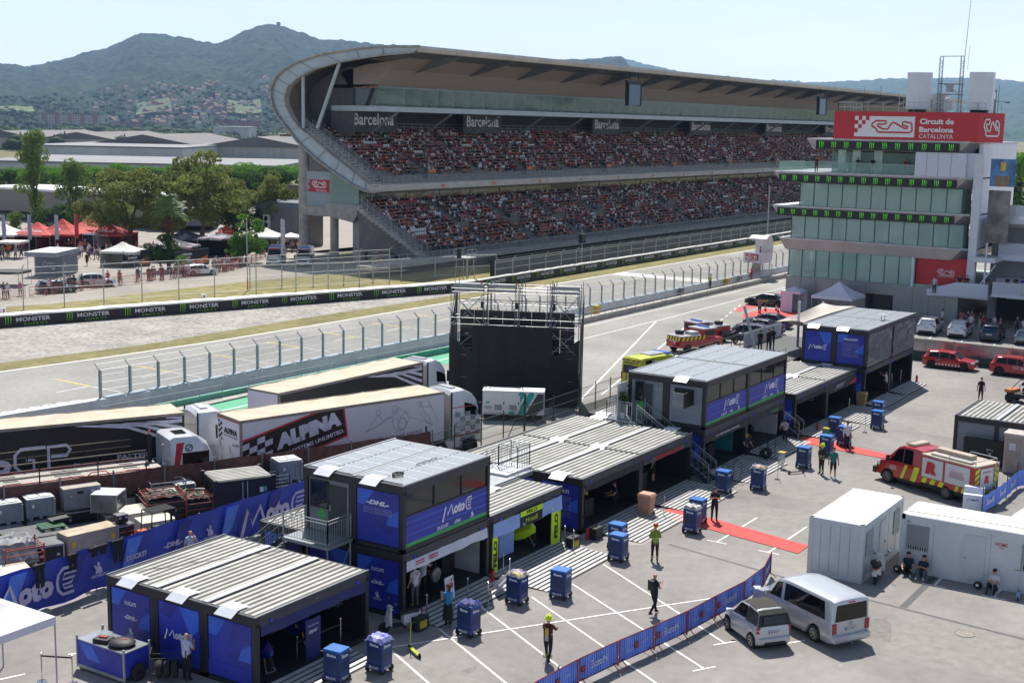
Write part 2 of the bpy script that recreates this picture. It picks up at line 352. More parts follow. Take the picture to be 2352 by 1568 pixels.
def terrain(name,px0,px1,nx,r0,r1,ny,m,amp,far=False):
 P=[]
 for i in range(nx):
  px=px0+(px1-px0)*i/(nx-1);az=atan((1176-px)*cos(PIT)/FD);row=[]
  for j in range(ny):
   r=r0+(r1-r0)*(j/(ny-1))**1.0;a=YAW+az;x,y=r*cos(a)/cos(az),r*sin(a)/cos(az)
   z=terr(px,r,far)
   if z>6:z+=amp*(1.3*noise.noise(V3((x/45.,y/45.,0)))+1.3*noise.noise(V3((x/19.,y/19.,2))))+amp*.5
   row.append(V3((x,y,z-.4)))
  P.append(row)
 mb=MB();mb.grid(P,m);mb.v=[tuple(p)for p in mb.v]
 return struct(mb,name,smooth=False)
ramp_mat('forest',[(.3,'0c1a13'),(.45,'182b1c'),(.55,'263c24'),(.7,'3f5234')],.03,detail=9,rough=1,scale2=.004,bump=1,dist=9)
ramp_mat('forest_far',[(.3,'24391f'),(.7,'3b5230')],.02,detail=7,rough=1,scale2=.003)
terrain('hills',-700,1530,560,1850,5300,230,'forest',6)
terrain('far_hills',1400,3000,200,3600,9000,100,'forest_far',9,True)
bpy.ops.mesh.primitive_cube_add(size=1,location=(0,0,498));hz=bpy.context.object;hz.name='haze';hz.scale=(17600,17600,1002);hz['kind']='stuff'
hm=bpy.data.materials.new('haze_air');hm.use_nodes=True;hn=hm.node_tree;hn.nodes.remove(hn.nodes['Principled BSDF'])
pv=hn.nodes.new('ShaderNodeVolumePrincipled');pv.inputs['Color'].default_value=(.42,.64,1,1);pv.inputs['Density'].default_value=0.00008;pv.inputs['Anisotropy'].default_value=.2
hn.links.new(pv.outputs[0],hn.nodes['Material Output'].inputs['Volume']);hz.data.materials.append(hm)
# GRANDSTAND
SX0,SX1=143.,420.
CONC=M('concrete','a9a49c',.85,ns=.9,na=.14,bump=.1);CONCD=M('concrete_dark','77726b',.9,ns=.7,na=.18)
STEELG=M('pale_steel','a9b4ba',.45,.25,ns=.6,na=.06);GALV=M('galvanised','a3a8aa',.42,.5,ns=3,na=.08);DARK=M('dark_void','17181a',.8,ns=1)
BROWN=M('louvre_brown','8d8178',.6,ns=.5,na=.06,stretch=(.2,1,9));BLACK=M('black_matt','141416',.6,ns=3);GREYP=M('grey_panel','8f979b',.5,.2,ns=.8,na=.06)
LOUV=M('louvre_panel','9aa3a8',.5,.2,ns=2,na=.15,stretch=(.05,.05,12));GL=glass_mat('green_glass','8fb3a8',.42);GLD=glass_mat('dark_glass','27342f',.75)
RED=M('sign_red','b9202a',.5,ns=.5,na=.04);WH=M('sign_white','dcdcdc',.5,ns=2,na=.03);ORG=M('orange_board','d8702a',.6)
gs=thing('grandstand','long two-tier concrete grandstand with curved steel roof behind the race track','grandstand',(SX0,114,0))
O=(SX0,114,0)
OUT=[(107.5,29.5),(114,29.6),(118.6,29.3),(124.6,28.7),(128.9,27.7),(131.6,26.7),(133.3,25.5),(134.1,23.9),(134.1,22.4),(133.8,21.4),(132.8,20.0),(130.9,18.2),(129,16.4),(125.7,14.2),(122.5,12.5),(119.4,11.0),(117,10.1),(115.3,9.95),(114.1,10.2)]
INN=[(108.7,28.7),(113.8,28.4),(118,28.0),(121.5,27.55),(126.2,26.6),(128.9,25.5),(130.8,24.3),(131.5,22.9),(131.5,22.2),(131.3,21.5),(130.3,20.0),(129,18.65),(126.8,17.4),(124,15.6),(121.5,14.1),(118.8,12.6),(116.8,11.4),(115.4,10.8),(114.4,10.9)]
mb=MB(O)
for k in range(len(OUT)-1):
 a,b,c,d=OUT[k],OUT[k+1],INN[k+1],INN[k]
 mb.add([(SX0+.25,*a),(SX0+.25,*b),(SX0+.25,*c),(SX0+.25,*d),(SX0+.5,*a),(SX0+.5,*b),(SX0+.5,*c),(SX0+.5,*d)],[(0,1,2,3),(4,5,6,7)],STEELG)
 mb.add([(SX0-.1,*a),(SX0-.1,*b),(SX0+1.0,*b),(SX0+1.0,*a)],[(0,1,2,3)],CONC)
 mb.add([(SX0-.1,*d),(SX0-.1,*c),(SX0+1.0,*c),(SX0+1.0,*d)],[(0,1,2,3)],CONC)
 mb.tube((SX0-.05,*a),(SX0-.05,*b),.14,CONC,5);mb.tube((SX0-.05,*c),(SX0-.05,*d),.1,CONC,5)
 mb.tube((SX0+.16,*a),(SX0+.16,*d),.06,GALV,4)
mb.mk('end_frame',gs)
mb=MB(O);n=12
for k in range(n-1):
 a,b=OUT[k],OUT[k+1]
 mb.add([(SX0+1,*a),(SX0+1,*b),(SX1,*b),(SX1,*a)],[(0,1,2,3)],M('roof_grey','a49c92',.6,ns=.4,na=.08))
mb.mk('roof',gs)
mb=MB(O);mb.prism([(107.35,29.55),(107.2,29.2),(107.4,28.75),(107.9,28.7),(108,29.5)],'x',SX0,SX1,M('roof_edge','b7aea4',.5,ns=.7,na=.1));mb.mk('roof_edge',gs)
mb=MB(O)
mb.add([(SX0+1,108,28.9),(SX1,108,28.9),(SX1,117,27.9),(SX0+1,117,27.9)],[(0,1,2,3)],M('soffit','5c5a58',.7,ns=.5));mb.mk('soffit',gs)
mb=MB(O);pr=[(113.2,28.3),(116.2,26.7),(118.5,24.6)]
for k in range(2):
 a,b=pr[k],pr[k+1];N=16
 for j in range(N):
  y0=a[0]+(b[0]-a[0])*j/N;z0=a[1]+(b[1]-a[1])*j/N;y1=a[0]+(b[0]-a[0])*(j+1)/N;z1=a[1]+(b[1]-a[1])*(j+1)/N
  mb.add([(SX0+5,y0,z0),(SX1,y0,z0),(SX1,y1-.05,z1),(SX0+5,y1-.05,z1)],[(0,1,2,3)],BROWN)
  mb.add([(SX0+5,y1-.05,z1),(SX1,y1-.05,z1),(SX1,y1,z1),(SX0+5,y1,z1)],[(0,1,2,3)],M('louvre_gap','4f4640',.8))
mb.mk('louvred_fascia',gs)
mb=MB(O);mb.poly([(SX0+5,113.2,28.3),(SX0+5,116.2,26.7),(SX0+5,118.5,24.6),(SX0+5,123.6,24.3),(SX0+5,125.5,26.4),(SX0+5,121,27.4)],BROWN)
mb.bx(SX0+5,SX0+5.1,118.5,127,24.2,24.7,M('rust_edge','8a6a58',.8,ns=2,na=.3));mb.mk('end_fascia',gs)
bm_=MB(O);bm_.prism([(108.4,28.75),(113.5,28.4),(116.8,26.4),(113.5,27.1),(109,28.35)],'x',-.18,.18,M('beam_grey','67696b',.6));b0=bm_
def inst2(mb_,name,parent,xs):
 inst(mb_,name,parent,xs)
def inst(mb_,name,parent,xs):
 ob=mb_.mk(name,parent)
 base=ob.location.copy()
 for i,x in enumerate(xs):
  o_=ob if i==0 else ob.copy()
  if i:link(o_,parent)
  o_.location=base+V3((x,0,0))
inst(bm_,'roof_beam',gs,[153.95+13.42*i for i in range(20)])
mb=MB(O);mb.bx(SX0+5.2,SX1,118.9,127,24.3,24.6,GREYP);mb.bx(SX0+4.9,SX1,118.3,127,21.0,21.75,STEELG);mb.bx(SX0+5.2,SX1,126.8,127,21.7,24.3,M('gallery_back','59625f',.8,ns=.2,na=.3));mb.mk('gallery_deck',gs)
mb=MB(O);mb.add([(SX0+5.2,119.2,21.8),(SX1,119.2,21.8),(SX1,118.7,24.4),(SX0+5.2,118.7,24.4)],[(0,1,2,3)],GL);mb.add([(SX0+5.2,119.2,21.8),(SX0+5.2,126.8,21.8),(SX0+5.2,126.8,24.3),(SX0+5.2,118.7,24.4)],[(0,1,2,3)],GLD);mb.mk('gallery_glass',gs)
mb=MB(O);mb.bx(0,.08,119.3,126,21.8,24.3,M('partition','b4bdb8',.6,ns=.6));inst(mb,'partition',gs,[SX0+12+4.1*k for k in range(64)])
mb=MB(O)
for k in range(120):
 x=SX0+13+random.random()*255;y=120+random.random()*2;mb.bx(x,x+1.1,y,y+.6,22.4,22.46,M('desk','4c4f4e'));mb.bx(x,x+.06,y,y+.5,21.8,22.4,M('desk'));mb.bx(x+.2,x+.7,y+.2,y+.3,22.46,22.85,BLACK)
mb.mk('desks',gs)
mb=MB(O);mb.tube((0,119.5,21.0),(-.2,124.5,17.9),.17,GALV,6);inst2(mb,'raking_strut',gs,[153.95+13.42*k for k in range(20)])
mb=MB(O)
mb.tube((SX0+.6,128.5,18.4),(SX0+.6,128.5,26.0),.26,STEELG,8);mb.tube((SX0+.6,125.9,18.5),(SX0+.6,121.8,27.5),.26,STEELG,8)
mb.mk('frame_struts',gs)
mb=MB(O);mb.bx(SX0+4,SX1,127.2,127.5,17.5,21.2,M('rear_wall','26282b',.8,ns=.3,na=.3));mb.bx(SX0+1,SX1,127.5,133.4,17.2,17.6,CONCD);mb.prism([(127.5,17.6),(130.3,20.0),(131.5,22.5),(130.8,24.3),(128.9,25.5),(126.2,26.6),(123,27.3),(123,17.6)],'x',SX0+5,SX0+5.3,M('back_clad','4e4e50',.8));mb.mk('rear_wall',gs)
NB=M('name_board','33383b',.6)
for i,xc in enumerate([155,183.6,226,268.5,310.6,352]):
 mb=MB(O);mb.bx(xc-5.6,xc+5.6,124.9,125.05,18.0,21.0,NB);ob=mb.mk('name_board',gs)
 mb=MB();o_=V3(O);text(mb,'Barcelona',V3((xc,124.85,19.9))-o_,(1,0,0),(0,0,1),1.75,WH,w=9.4,bold=.02);mb.bn('lettering',ob)
UR,LR=16,15
def tier(y0,z0,y1,z1,n,x0,x1,name,back):
 mb=MB(O);pr=[]
 dy=(y1-y0)/n;dz=(z1-z0)/n
 for k in range(n):pr+=[(y0+dy*k,z0+dz*k),(y0+dy*k,z0+dz*(k+1))]
 pr+=[(y1,z1)]
 up=[(p[0],p[1])for p in pr]
 for a,b in zip(up[:-1],up[1:]):mb.add([(x0,*a),(x1,*a),(x1,*b),(x0,*b)],[(0,1,2,3)],M('tier_concrete_shaded','7c7771',.85,ns=.8,na=.12))  # concrete colour darkened to carry the shade under the stand roof
 mb.poly([(x0,*p)for p in up]+[(x0,y1,z0),(x0,y0,z0)],M('tier_concrete_shaded'));mb.mk(name,gs)
 return y0,z0,dy,dz
U=tier(115.9,11.1,128.0,18.2,UR,SX0+1.2,SX1,'upper_tier',0)
L=tier(105.9,1.9,117.8,8.1,LR,SX0,SX1,'lower_tier',0)
mb=MB(O);mb.prism([(114.0,10.15),(114.0,11.0),(114.25,11.1),(115.9,11.1),(115.9,10.0),(115,9.9)],'x',SX0,SX1,M('balcony_edge','c0b8ad',.7,ns=.5,na=.1));mb.bx(SX0+2,SX1,115.9,133,9.7,10.3,CONCD);mb.mk('balcony',gs)
mb=MB(O);mb.bx(SX0+.5,SX1,118.2,118.3,8.2,10.0,GLD);mb.bx(SX0+.3,SX1,117.8,124,7.7,8.15,CONC);mb.bx(SX0+.5,SX0+.6,118.2,123.6,7.5,12.3,GL)
for k in range(34):mb.bx(SX0+3+8.2*k,SX0+3.15+8.2*k,118.05,118.2,8.15,10,GALV)
mb.mk('lounge_glass',gs)
mb=MB(O)
mb.lathe([(.78,0),(.78,16.6)],(SX0+1.2,129.0,0),CONC,14);mb.lathe([(.6,0),(.6,12.4)],(SX0+1.3,123.4,0),CONC,14);mb.bx(SX0+.5,SX0+2,122.7,129.4,6.2,7.5,CONC)
mb.bx(SX0+1,SX0+2,118.4,119.8,0,7.6,CONC)
mb.prism([(117.9,8.1),(117.9,7.2),(119,5.6),(124,6.4),(124,8.1)],'x',SX0,SX0+.6,CONC)
mb.mk('end_portal',gs);mb=MB(O);mb.bx(0,1,118.5,119.5,0,7.8,CONC);inst(mb,'column',gs,[SX0+xx for xx in range(12,270,13)])
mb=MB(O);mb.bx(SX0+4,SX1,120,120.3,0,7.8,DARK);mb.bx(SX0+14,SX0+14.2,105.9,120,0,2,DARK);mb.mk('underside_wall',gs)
mb=MB(O);mb.bx(SX0+.9,SX0+1.3,123.9,128.7,7.5,12.45,LOUV);mb.bx(SX0+1,SX0+1.35,118.6,122.8,7.5,12.3,LOUV);mb.bx(SX0+1.3,SX0+9,118.6,128,7.6,12.2,GREYP);pn=mb.mk('service_cladding',gs)
mb=MB();o_=V3(O);c0=V3((SX0+.86,126.1,10.4))-o_
xd,yd=(0,-1,0),(0,0,1)
shape(mb,[(-.35,.5),(.5,.5),(.5,-.5),(-.35,-.5)],c0,xd,yd,4.3,1.75,RED)
for i in range(3):
 for j in range(4):
  if(i+j)%2==0:shape(mb,[(0,0),(.3,0),(.3,.42),(0,.42)],c0+V3((-.005,2.15-.38*i-.35,-.85+.43*j)),xd,yd,1,1,RED)
track_logo(mb,c0+V3((-.02,-.25,.22)),xd,yd,2.6,.85,WH,.13);text(mb,'Barcelona',c0+V3((-.02,-.7,-.6)),xd,yd,.32,WH)
mb.bn('circuit_sign',pn)
def stairs(name,y0,z0,y1,z1,x0,x1):
 n=int((z1-z0)/.36);mb=MB(O)
 for k in range(n):
  y=y0+(y1-y0)*k/n;z=z0+(z1-z0)*k/n;dy=(y1-y0)/n;dz=(z1-z0)/n
  mb.bx(x0,x1,y,y+dy,z-.25,z+dz,CONC)
 mb.mk(name,gs);mb=MB(O)
 for x in(x0,x1):
  for k in range(12):
   t=k/11;y=y0+(y1-y0)*t;z=z0+(z1-z0)*t+.3;mb.tube((x,y,z),(x,y,z+1.05),.035,GALV,4)
  for h in(.35,.6,.85,1.1):mb.tube((x,y0,z0+h+.3),(x,y1,z1+h+.3),.03,GALV,4)
 mb.mk('handrail',gs)
stairs('end_stairs',115.6,11.0,128.2,18.4,SX0+.6,SX0+2.2);stairs('end_stairs',106.2,1.8,117.7,8.0,SX0-.9,SX0+.4)
mb=MB(O);mb.prism([(106,1.6),(117.8,7.7),(117.8,6.6),(108.5,0),(106,0)],'x',SX0-.5,SX0+.3,CONCD)
mb.mk('stair_wall',gs)
def rail(mb,p,q,h,n,bars=(1.,),r=.03,m=GALV):
 p=V3(p);q=V3(q)
 for i in range(n+1):a=p.lerp(q,i/n);mb.tube(a,a+V3((0,0,h)),r,m,4)
 for b in bars:mb.tube(p+V3((0,0,h*b)),q+V3((0,0,h*b)),r,m,4)
mb=MB(O);rail(mb,(SX0+1,114.3,11.0),(SX1,114.3,11.0),1.15,190,(.15,.3,.45,.6,.8,1.));rail(mb,(SX0+5.3,127.0,18.3),(SX1,127.0,18.3),1.0,130,(1,.5));mb.mk('balcony_rail',gs)
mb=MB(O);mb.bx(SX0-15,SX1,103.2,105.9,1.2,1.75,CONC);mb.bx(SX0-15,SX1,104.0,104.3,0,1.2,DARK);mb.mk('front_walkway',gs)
mb=MB(O);rail(mb,(SX0-15,103.4,1.75),(SX1,103.4,1.75),1.1,160,(.5,1.),.045);mb.mk('walkway_rail',gs)
AX=[SX0+14.5+13.42*i for i in range(20)]
k=5;y=L[0]+L[2]*k;z=L[1]+L[3]*k;x=0
mb=MB(O);mb.bx(x-1.1,x+1.1,y,y+.12,z,z+1.5,CONCD);mb.bx(x-1.1,x-1,y,y+1.6,z,z+1.5,CONC);mb.bx(x+1,x+1.1,y,y+1.6,z,z+1.5,CONC);mb.bx(x-.4,x+.4,y-.03,y,z+.4,z+.8,ORG);inst(mb,'vomitory',gs,AX)
mr=MB(O);rail(mr,(x-1.1,y,z+1.5),(x+1.1,y,z+1.5),.9,2,(1,.5),.035)
for s_ in(-1.1,1.1):rail(mr,(x+s_,L[0],L[1]+.2),(x+s_,y,z),1.0,4,(1,),.03);rail(mr,(x+s_,y+1.6,z+1.3),(x+s_,y+6,z+3.7),.9,4,(1,),.025)
inst(mr,'aisle_rail',gs,AX)
y=U[0]+.1;z=U[1]
mb=MB(O);mb.bx(x-1,x+1,y,y+.1,z,z+1.3,CONCD);mb.bx(x-.9,x+.9,y-.04,y,z+1.3,z+1.7,ORG);rail(mb,(x-1,y,z+1.7),(x+1,y,z+1.7),1.2,2,(1,.5),.035);inst(mb,'vomitory',gs,AX[::2])
mb=MB(O);mb.bx(x-.35,x+.35,113.97,114,10.35,10.75,ORG);inst(mb,'sector_board',gs,AX)
def seat_pts():
 return[(-.2,-.02,.40),(.2,-.02,.40),(.2,.34,.38),(-.2,.34,.38),(-.2,.34,.38),(.2,.34,.38),(.2,.42,.74),(-.2,.42,.74)]
SR=M('seat_red','a8302e',.5,ns=1,na=.1);SW=M('seat_white','d5d3cf',.5,ns=1,na=.06)
spots=[]
for ti,(T,n)in enumerate(((U,UR),(L,LR))):
 for r_ in range(1 if ti else 2,n):
  y=T[0]+T[2]*r_+.12;z=T[1]+T[3]*(r_+1)
  x=SX0+(4 if ti==0 else 2)
  if ti==1:x=SX0+1.2
  while x<SX1-.5:
   da=min(abs(x-a)for a in AX)
   if da>(1.25 if(ti or r_<5)else .75):spots.append((x,y,z,ti,r_))
   x+=.52
random.seed(5)
occ={};empt=[]
def dens(x,y,ti):
 v=noise.noise(V3((x/6.,y/1.7,ti*5.)))*1.2+.84;
 return v
people=[]
for s_ in spots:
 if random.random()<dens(s_[0],s_[1],s_[3]):people.append(s_)
 else:empt.append(s_)
def near(s_):return(V3(s_[:3])-V3((0,0,CH))).length
empt.sort(key=near)
def seat_mesh(m):
 mb=MB();p=seat_pts();mb.add(p[:4],[(0,1,2,3)],m);mb.add(p[4:],[(0,1,2,3)],m);mb.bx(-.04,.04,.1,.2,0,.39,GALV);return mb
vis=[s_ for s_ in empt if 0<1][:100]
for ci,m in enumerate((SR,SW)):
 pr=None
 for s_ in vis:
  c=(int(s_[0]/5)+s_[4]//2)%2
  if c!=ci:continue
  if pr is None:pr=seat_mesh(m).mk('seat',gs);o_=pr
  else:o_=link(pr.copy(),gs)
  o_.location=V3(s_[:3])-V3(O)
def bulk(name,parent,tv,tf,locs,matlist,mats,off=(0,0,0),cols=None,rots=None,scl=None):
 tv=np.array(tv,float);nv=len(tv);N=len(locs);A=np.array(locs,float)-np.array(off)
 V=np.repeat(tv[None],N,0)
 if scl is not None:V=V*np.array(scl)[:,None,:]
 if rots is not None:
  c,s_=np.cos(rots)[:,None],np.sin(rots)[:,None];X=V[:,:,0]*c-V[:,:,1]*s_;Y=V[:,:,0]*s_+V[:,:,1]*c;V=np.stack([X,Y,V[:,:,2]],2)
 V=(V+A[:,None,:]).reshape(-1,3)
 me=bpy.data.meshes.new(name);lens=np.array([len(f)for f in tf]);fl=np.concatenate([np.array(f)for f in tf])
 me.vertices.add(len(V));me.vertices.foreach_set('co',V.ravel())
 me.loops.add(N*len(fl));me.loops.foreach_set('vertex_index',(fl[None]+np.arange(N)[:,None]*nv).ravel())
 st=np.concatenate([[0],np.cumsum(lens)[:-1]]);nF=len(tf)
 me.polygons.add(N*nF);me.polygons.foreach_set('loop_start',(st[None]+np.arange(N)[:,None]*len(fl)).ravel());me.polygons.foreach_set('loop_total',np.tile(lens,N))
 for m in mats:me.materials.append(m)
 if matlist is not None:me.polygons.foreach_set('material_index',np.array(matlist).ravel())
 me.update(calc_edges=True)
 if cols is not None:
  ca=me.color_attributes.new('Col','FLOAT_COLOR','CORNER');C_=np.repeat(np.array(cols).reshape(-1,4),np.tile(lens,N),0);ca.data.foreach_set('color',C_.ravel())
 return link(bpy.data.objects.new(name,me),parent)
rest=empt[100:]
ml=[[(int(s_[0]/5)+s_[4]//2)%2]*2 for s_ in rest]
o_=bulk('seats',gs,seat_pts(),[(0,1,2,3),(4,5,6,7)],[s_[:3]for s_ in rest],ml,[SR,SW],O);o_['kind']='stuff'
# seated spectators (one continuous body each)
def seated_template():
 V=[];F=[];Rg=[]
 def loft(rings,reg,cap=True):
  b=len(V);n=len(rings[0])
  for r_ in rings:V.extend(r_)
  for j in range(len(rings)-1):
   rg=reg[j]if isinstance(reg,list)else reg
   for i in range(n):F.append((b+j*n+i,b+j*n+(i+1)%n,b+(j+1)*n+(i+1)%n,b+(j+1)*n+i));Rg.append(rg)
  if cap:F.append(tuple(b+(len(rings)-1)*n+i for i in range(n)));Rg.append(reg[-1]if isinstance(reg,list)else reg)
 def ring(cx,cy,cz,rx,ry,n=6):return[(cx+rx*cos(2*PI*i/n),cy+ry*sin(2*PI*i/n),cz)for i in range(n)]
 loft([ring(0,.2,.4,.17,.13),ring(0,.17,.65,.15,.11),ring(0,.14,.88,.21,.12),ring(0,.13,.96,.1,.08),ring(0,.11,1.0,.05,.055),ring(0,.09,1.08,.085,.1),ring(0,.09,1.17,.09,.105),ring(0,.1,1.25,.05,.06)],[0,0,0,0,1,1,3,3])
 for s_ in(-1,1):
  def box(p,q,r_,reg):
   p=V3(p);q=V3(q);d=(q-p).normalized();a=d.orthogonal().normalized();b_=d.cross(a)
   loft([[tuple(p+(a*i+b_*j)*r_)for i,j in((-1,-1),(1,-1),(1,1),(-1,1))],[tuple(q+(a*i+b_*j)*r_*.8)for i,j in((-1,-1),(1,-1),(1,1),(-1,1))]],reg)
  box((s_*.09,.15,.47),(s_*.11,-.27,.5),.075,2);box((s_*.11,-.27,.5),(s_*.11,-.3,.12),.05,5);box((s_*.11,-.27,.08),(s_*.11,-.45,.05),.045,4)
  box((s_*.21,.13,.88),(s_*.24,.0,.66),.05,0);box((s_*.24,.0,.66),(s_*.1,-.2,.6),.036,1)
 return V,F,Rg
tv,tf,tr=seated_template()
SHIRTS=['16171c']*9+['cfcfcf','d8d8d6','c9cbd0','dcdcdc']+['9c2a2e']*2+['b84040','2b3a5e','20304d','3f464d','6a7077','5a6e8c','3a4050','36513f','7b8fa8','402428','8e2f35','8e1f28','30303a','545048']
SK=['c99a7c','b98768','d8ab8d','a87658'];HR=['241a14','3a2a1c','15120f','35281c','6b5338','b9b9b9','a8242a','1d1d22'];LG=['1d1f26','2c3750','39445c','9c8f7a','15151a','4f5560','b98768','6e7480']
def pcols(n):
 out=np.empty((n,len(tf),4));tr_=np.array(tr)
 pal=lambda L,i:(*lin(L[i]),1)
 sh=[pal(SHIRTS,i)for i in RNG.integers(0,len(SHIRTS),n)];sk=[pal(SK,i)for i in RNG.integers(0,4,n)];hr=[pal(HR,i)for i in RNG.integers(0,8,n)];lg=[pal(LG,i)for i in RNG.integers(0,8,n)]
 for i in range(n):
  c=[sh[i],sk[i],lg[i],hr[i],(.5,.5,.5,1)if i%3 else(.03,.03,.03,1),sk[i]if i%2 else lg[i]]
  out[i]=np.array(c)[tr_]
 return out
PM=attr_mat('cloth_and_skin')
people.sort(key=near)
ind=people[:70];mass=people[70:]
o_=bulk('crowd',None,tv,tf,[(p[0],p[1],p[2]-.42+.05)for p in mass],None,[PM],cols=pcols(len(mass)),rots=RNG.normal(0,.35,len(mass)),scl=np.stack([RNG.uniform(.95,1.2,len(mass)),RNG.uniform(.95,1.15,len(mass)),RNG.uniform(.93,1.08,len(mass))],1))
tag(o_,'packed mass of seated spectators filling the rest of both tiers of the grandstand','crowd',kind='stuff')
NAMED=[('16171c','black'),('d8d8d6','white'),('a8242a','dark red'),('2b3a5e','navy blue'),('6a7077','grey'),('b9712f','orange'),('3c6b4a','green'),('7b8fa8','pale blue'),('d7a08c','pink'),('402428','maroon')]
protos=[]
for i,(hx,nm)in enumerate(NAMED):
 cols=pcols(1);tr_=np.array(tr);cols[0][tr_==0]=(*lin(hx),1);hc=i%len(HR)
 hn=['dark','brown','black','brown','blond','white','red','black'][hc];hat='cap' if hc>=5 else 'hair'
 cols[0][tr_==3]=(*lin(HR[hc]),1)
 o_=bulk('person',None,tv,tf,[(0,0,0)],None,[PM],cols=cols);o_['_n']=0;protos.append((o_,nm,hn+' '+hat))
wts=[5,5,5,2,2,1,1,1,1,1]
pick=random.choices(range(10),wts,k=len(ind))
for s_,k in zip(ind,pick):
 o_,nm,hn=protos[k];tn='upper' if s_[3]==0 else 'lower'
 c=o_ if o_['_n']==0 else o_.copy()
 if o_['_n']!=0:COL.objects.link(c)
 o_['_n']=1
 c.location=(s_[0],s_[1],s_[2]-.37);c.rotation_euler=(0,0,random.gauss(0,.35));c.scale=(1.08,1.05,random.uniform(.95,1.08))
 tag(c,f'seated spectator in {nm} shirt with {hn}, near end of the {tn} tier','person',f'{nm} shirted spectators near the end stairs of the {tn} tier')
for o_,a,b in protos:
 if '_n' in o_:del o_['_n']
for o_ in COL.objects:
 if '_n' in o_:del o_['_n']
for X in(206.5,299.5):
 t=thing('video_screen',('nearer' if X<250 else 'farther')+' tall video screen hanging from the grandstand roof edge','screen',(X,109,23.2),0,'screens hanging under the grandstand roof')
 mb=MB();mb.bx(-2.2,2.2,-.2,.2,0,3.5,M('screen_lit','23485c',.3,emit=.12));mb.mk('display',t)
 mb=MB();mb.bx(-2.4,-2.2,-.3,.4,-.1,3.6,BLACK);mb.bx(2.2,2.4,-.3,.4,-.1,3.6,BLACK);mb.bx(-2.4,2.4,-.1,.45,3.5,4.1,BLACK);mb.bx(-2.2,2.2,.2,.4,0,3.5,BLACK);mb.tube((-1.5,0,4),(-1.5,0,5.6),.06,BLACK);mb.tube((1.5,0,4),(1.5,0,5.6),.06,BLACK);mb.mk('housing',t)
 # CONTROL TOWER
TX=140.;TO=(TX,45,0)
tw=thing('control_tower','glass control tower with red circuit sign and masts beside the pit lane','tower',TO)
def TB():return MB(TO)
CLAD=M('steel_cladding','8b8d8f',.38,.55,ns=.35,na=.1);LEDGE=M('ledge_alu','a19c9c',.35,.5,ns=.4,na=.06);LEDGT=M('ledge_top','c6c8ce',.5,.1,ns=.5);WPAN=M('white_panel','c3c7d3',.45,ns=.4,na=.03)
WFR=M('white_frame','c9cbd2',.5,ns=.6,na=.05);BL=M('led_black','0d0f12',.5,ns=1);GREEN=M('claw_green','5fd22a',.5,emit=.25);TGL=glass_mat('tower_glass','a3c6bb',.45);TGL2=glass_mat('terrace_glass','86ada4',.35)
MUL=M('mullion','2c3030',.5);INT=M('interior_pale','a8b5ae',.9,ns=.3,na=.2);INTD=M('interior_dark','4c4a45',.9,ns=.5,na=.3)
mb=TB();mb.bx(TX,TX+22,44.9,54,0,3.5,CLAD);mb.bx(TX,TX+22,35.1,41.9,0,3.5,CLAD);mb.bx(TX,TX+22,41.9,44.9,2.3,3.5,CLAD);mb.bx(TX+2,TX+2.2,41.9,44.9,0,2.3,INTD)
for y in[36.4,38.1,39.8,44.9+.01,46.7,48.6,50.5,52.3]:mb.bx(TX-.02,TX,y,y+.05,0,3.5,M('joint','6d6f71'))
mb.mk('base',tw)
mb=TB();mb.bx(TX+1.2,TX+1.3,42.4,44.4,0,2.2,M('door_dark','2a2d31',.3));mb.mk('door',tw)
def glazing(z0,z1,y0,y1,n,x=TX,m=TGL,right=True,depth=14):
 mb=TB();mb.bx(x+.05,x+.1,y0,y1,z0,z1,m);mb.bx(x+.1,x+depth,y1-.06,y1,z0,z1,m)
 if right:mb.bx(x+.1,x+2,y0,y0+.06,z0,z1,m)
 mb.mk('glazing',tw)
 mb=TB()
 for i in range(n+1):y=y0+(y1-y0)*i/n;mb.bx(x,x+.12,y-.03,y+.03,z0,z1,MUL)
 for i in range(1,9):mb.bx(x+depth*i/9,x+depth*i/9+.06,y1-.08,y1+.04,z0,z1,MUL)
 mb.mk('mullions',tw)
mb=TB();mb.bx(TX+3.5,TX+4,35.5,52,3.6,15,INT)
for z in(3.5,7.55,11.1,14.8):mb.bx(TX+.2,TX+20,34.6,53.4,z,z+.2,INT)
for k,(y,z,h)in enumerate([(45,3.7,1.5),(48,3.7,1.2),(42,7.8,1.4),(44.5,7.8,1.6),(49,7.8,1.2),(40,7.8,1.3),(46,11.4,1.7),(51,11.4,1.8)]):mb.bx(TX+2,TX+2.3,y,y+1.9,z,z+h,INTD)
mb.mk('interior',tw)
mb=TB()
for k in range(14):
 y=36+1.2*k
 mb.bx(TX+.5,TX+.55,y,y+1.17,(11.35 if k%3 else 11.35),13.3,M('blind','c6cdc6',.8,ns=1,na=.05))
 if k%4!=2:mb.bx(TX+.5,TX+.55,y+.2,y+1.37,7.85,10.0,M('blind'))
 if k not in(5,6,9):mb.bx(TX+.5,TX+.55,y+3.9,y+5.07,3.7,6.4,M('blind'))if y+5.07<53.5 else None
mb.mk('blinds',tw)
glazing(3.55,6.47,39.95,53.8,9);glazing(7.78,10.15,35.0,53.7,12);glazing(11.33,13.8,35.4,52.9,11)
mb=TB();mb.bx(TX+.6,TX+.9,34.5,39.9,3.3,6.6,RED);mb.bx(TX+.6,TX+3,39.8,39.9,3.3,6.6,RED)
pn=mb.mk('red_wall',tw);mb=MB();c0=V3((TX+.57,36.7,5.1))-V3(TO);track_logo(mb,c0,(0,-1,0),(0,0,1),1.75,.6,WH,.07);text(mb,'Circuit de Barcelona Catalunya',c0+V3((0,0,-.45)),(0,-1,0),(0,0,1),.13,WH);mb.bn('track_emblem',pn)
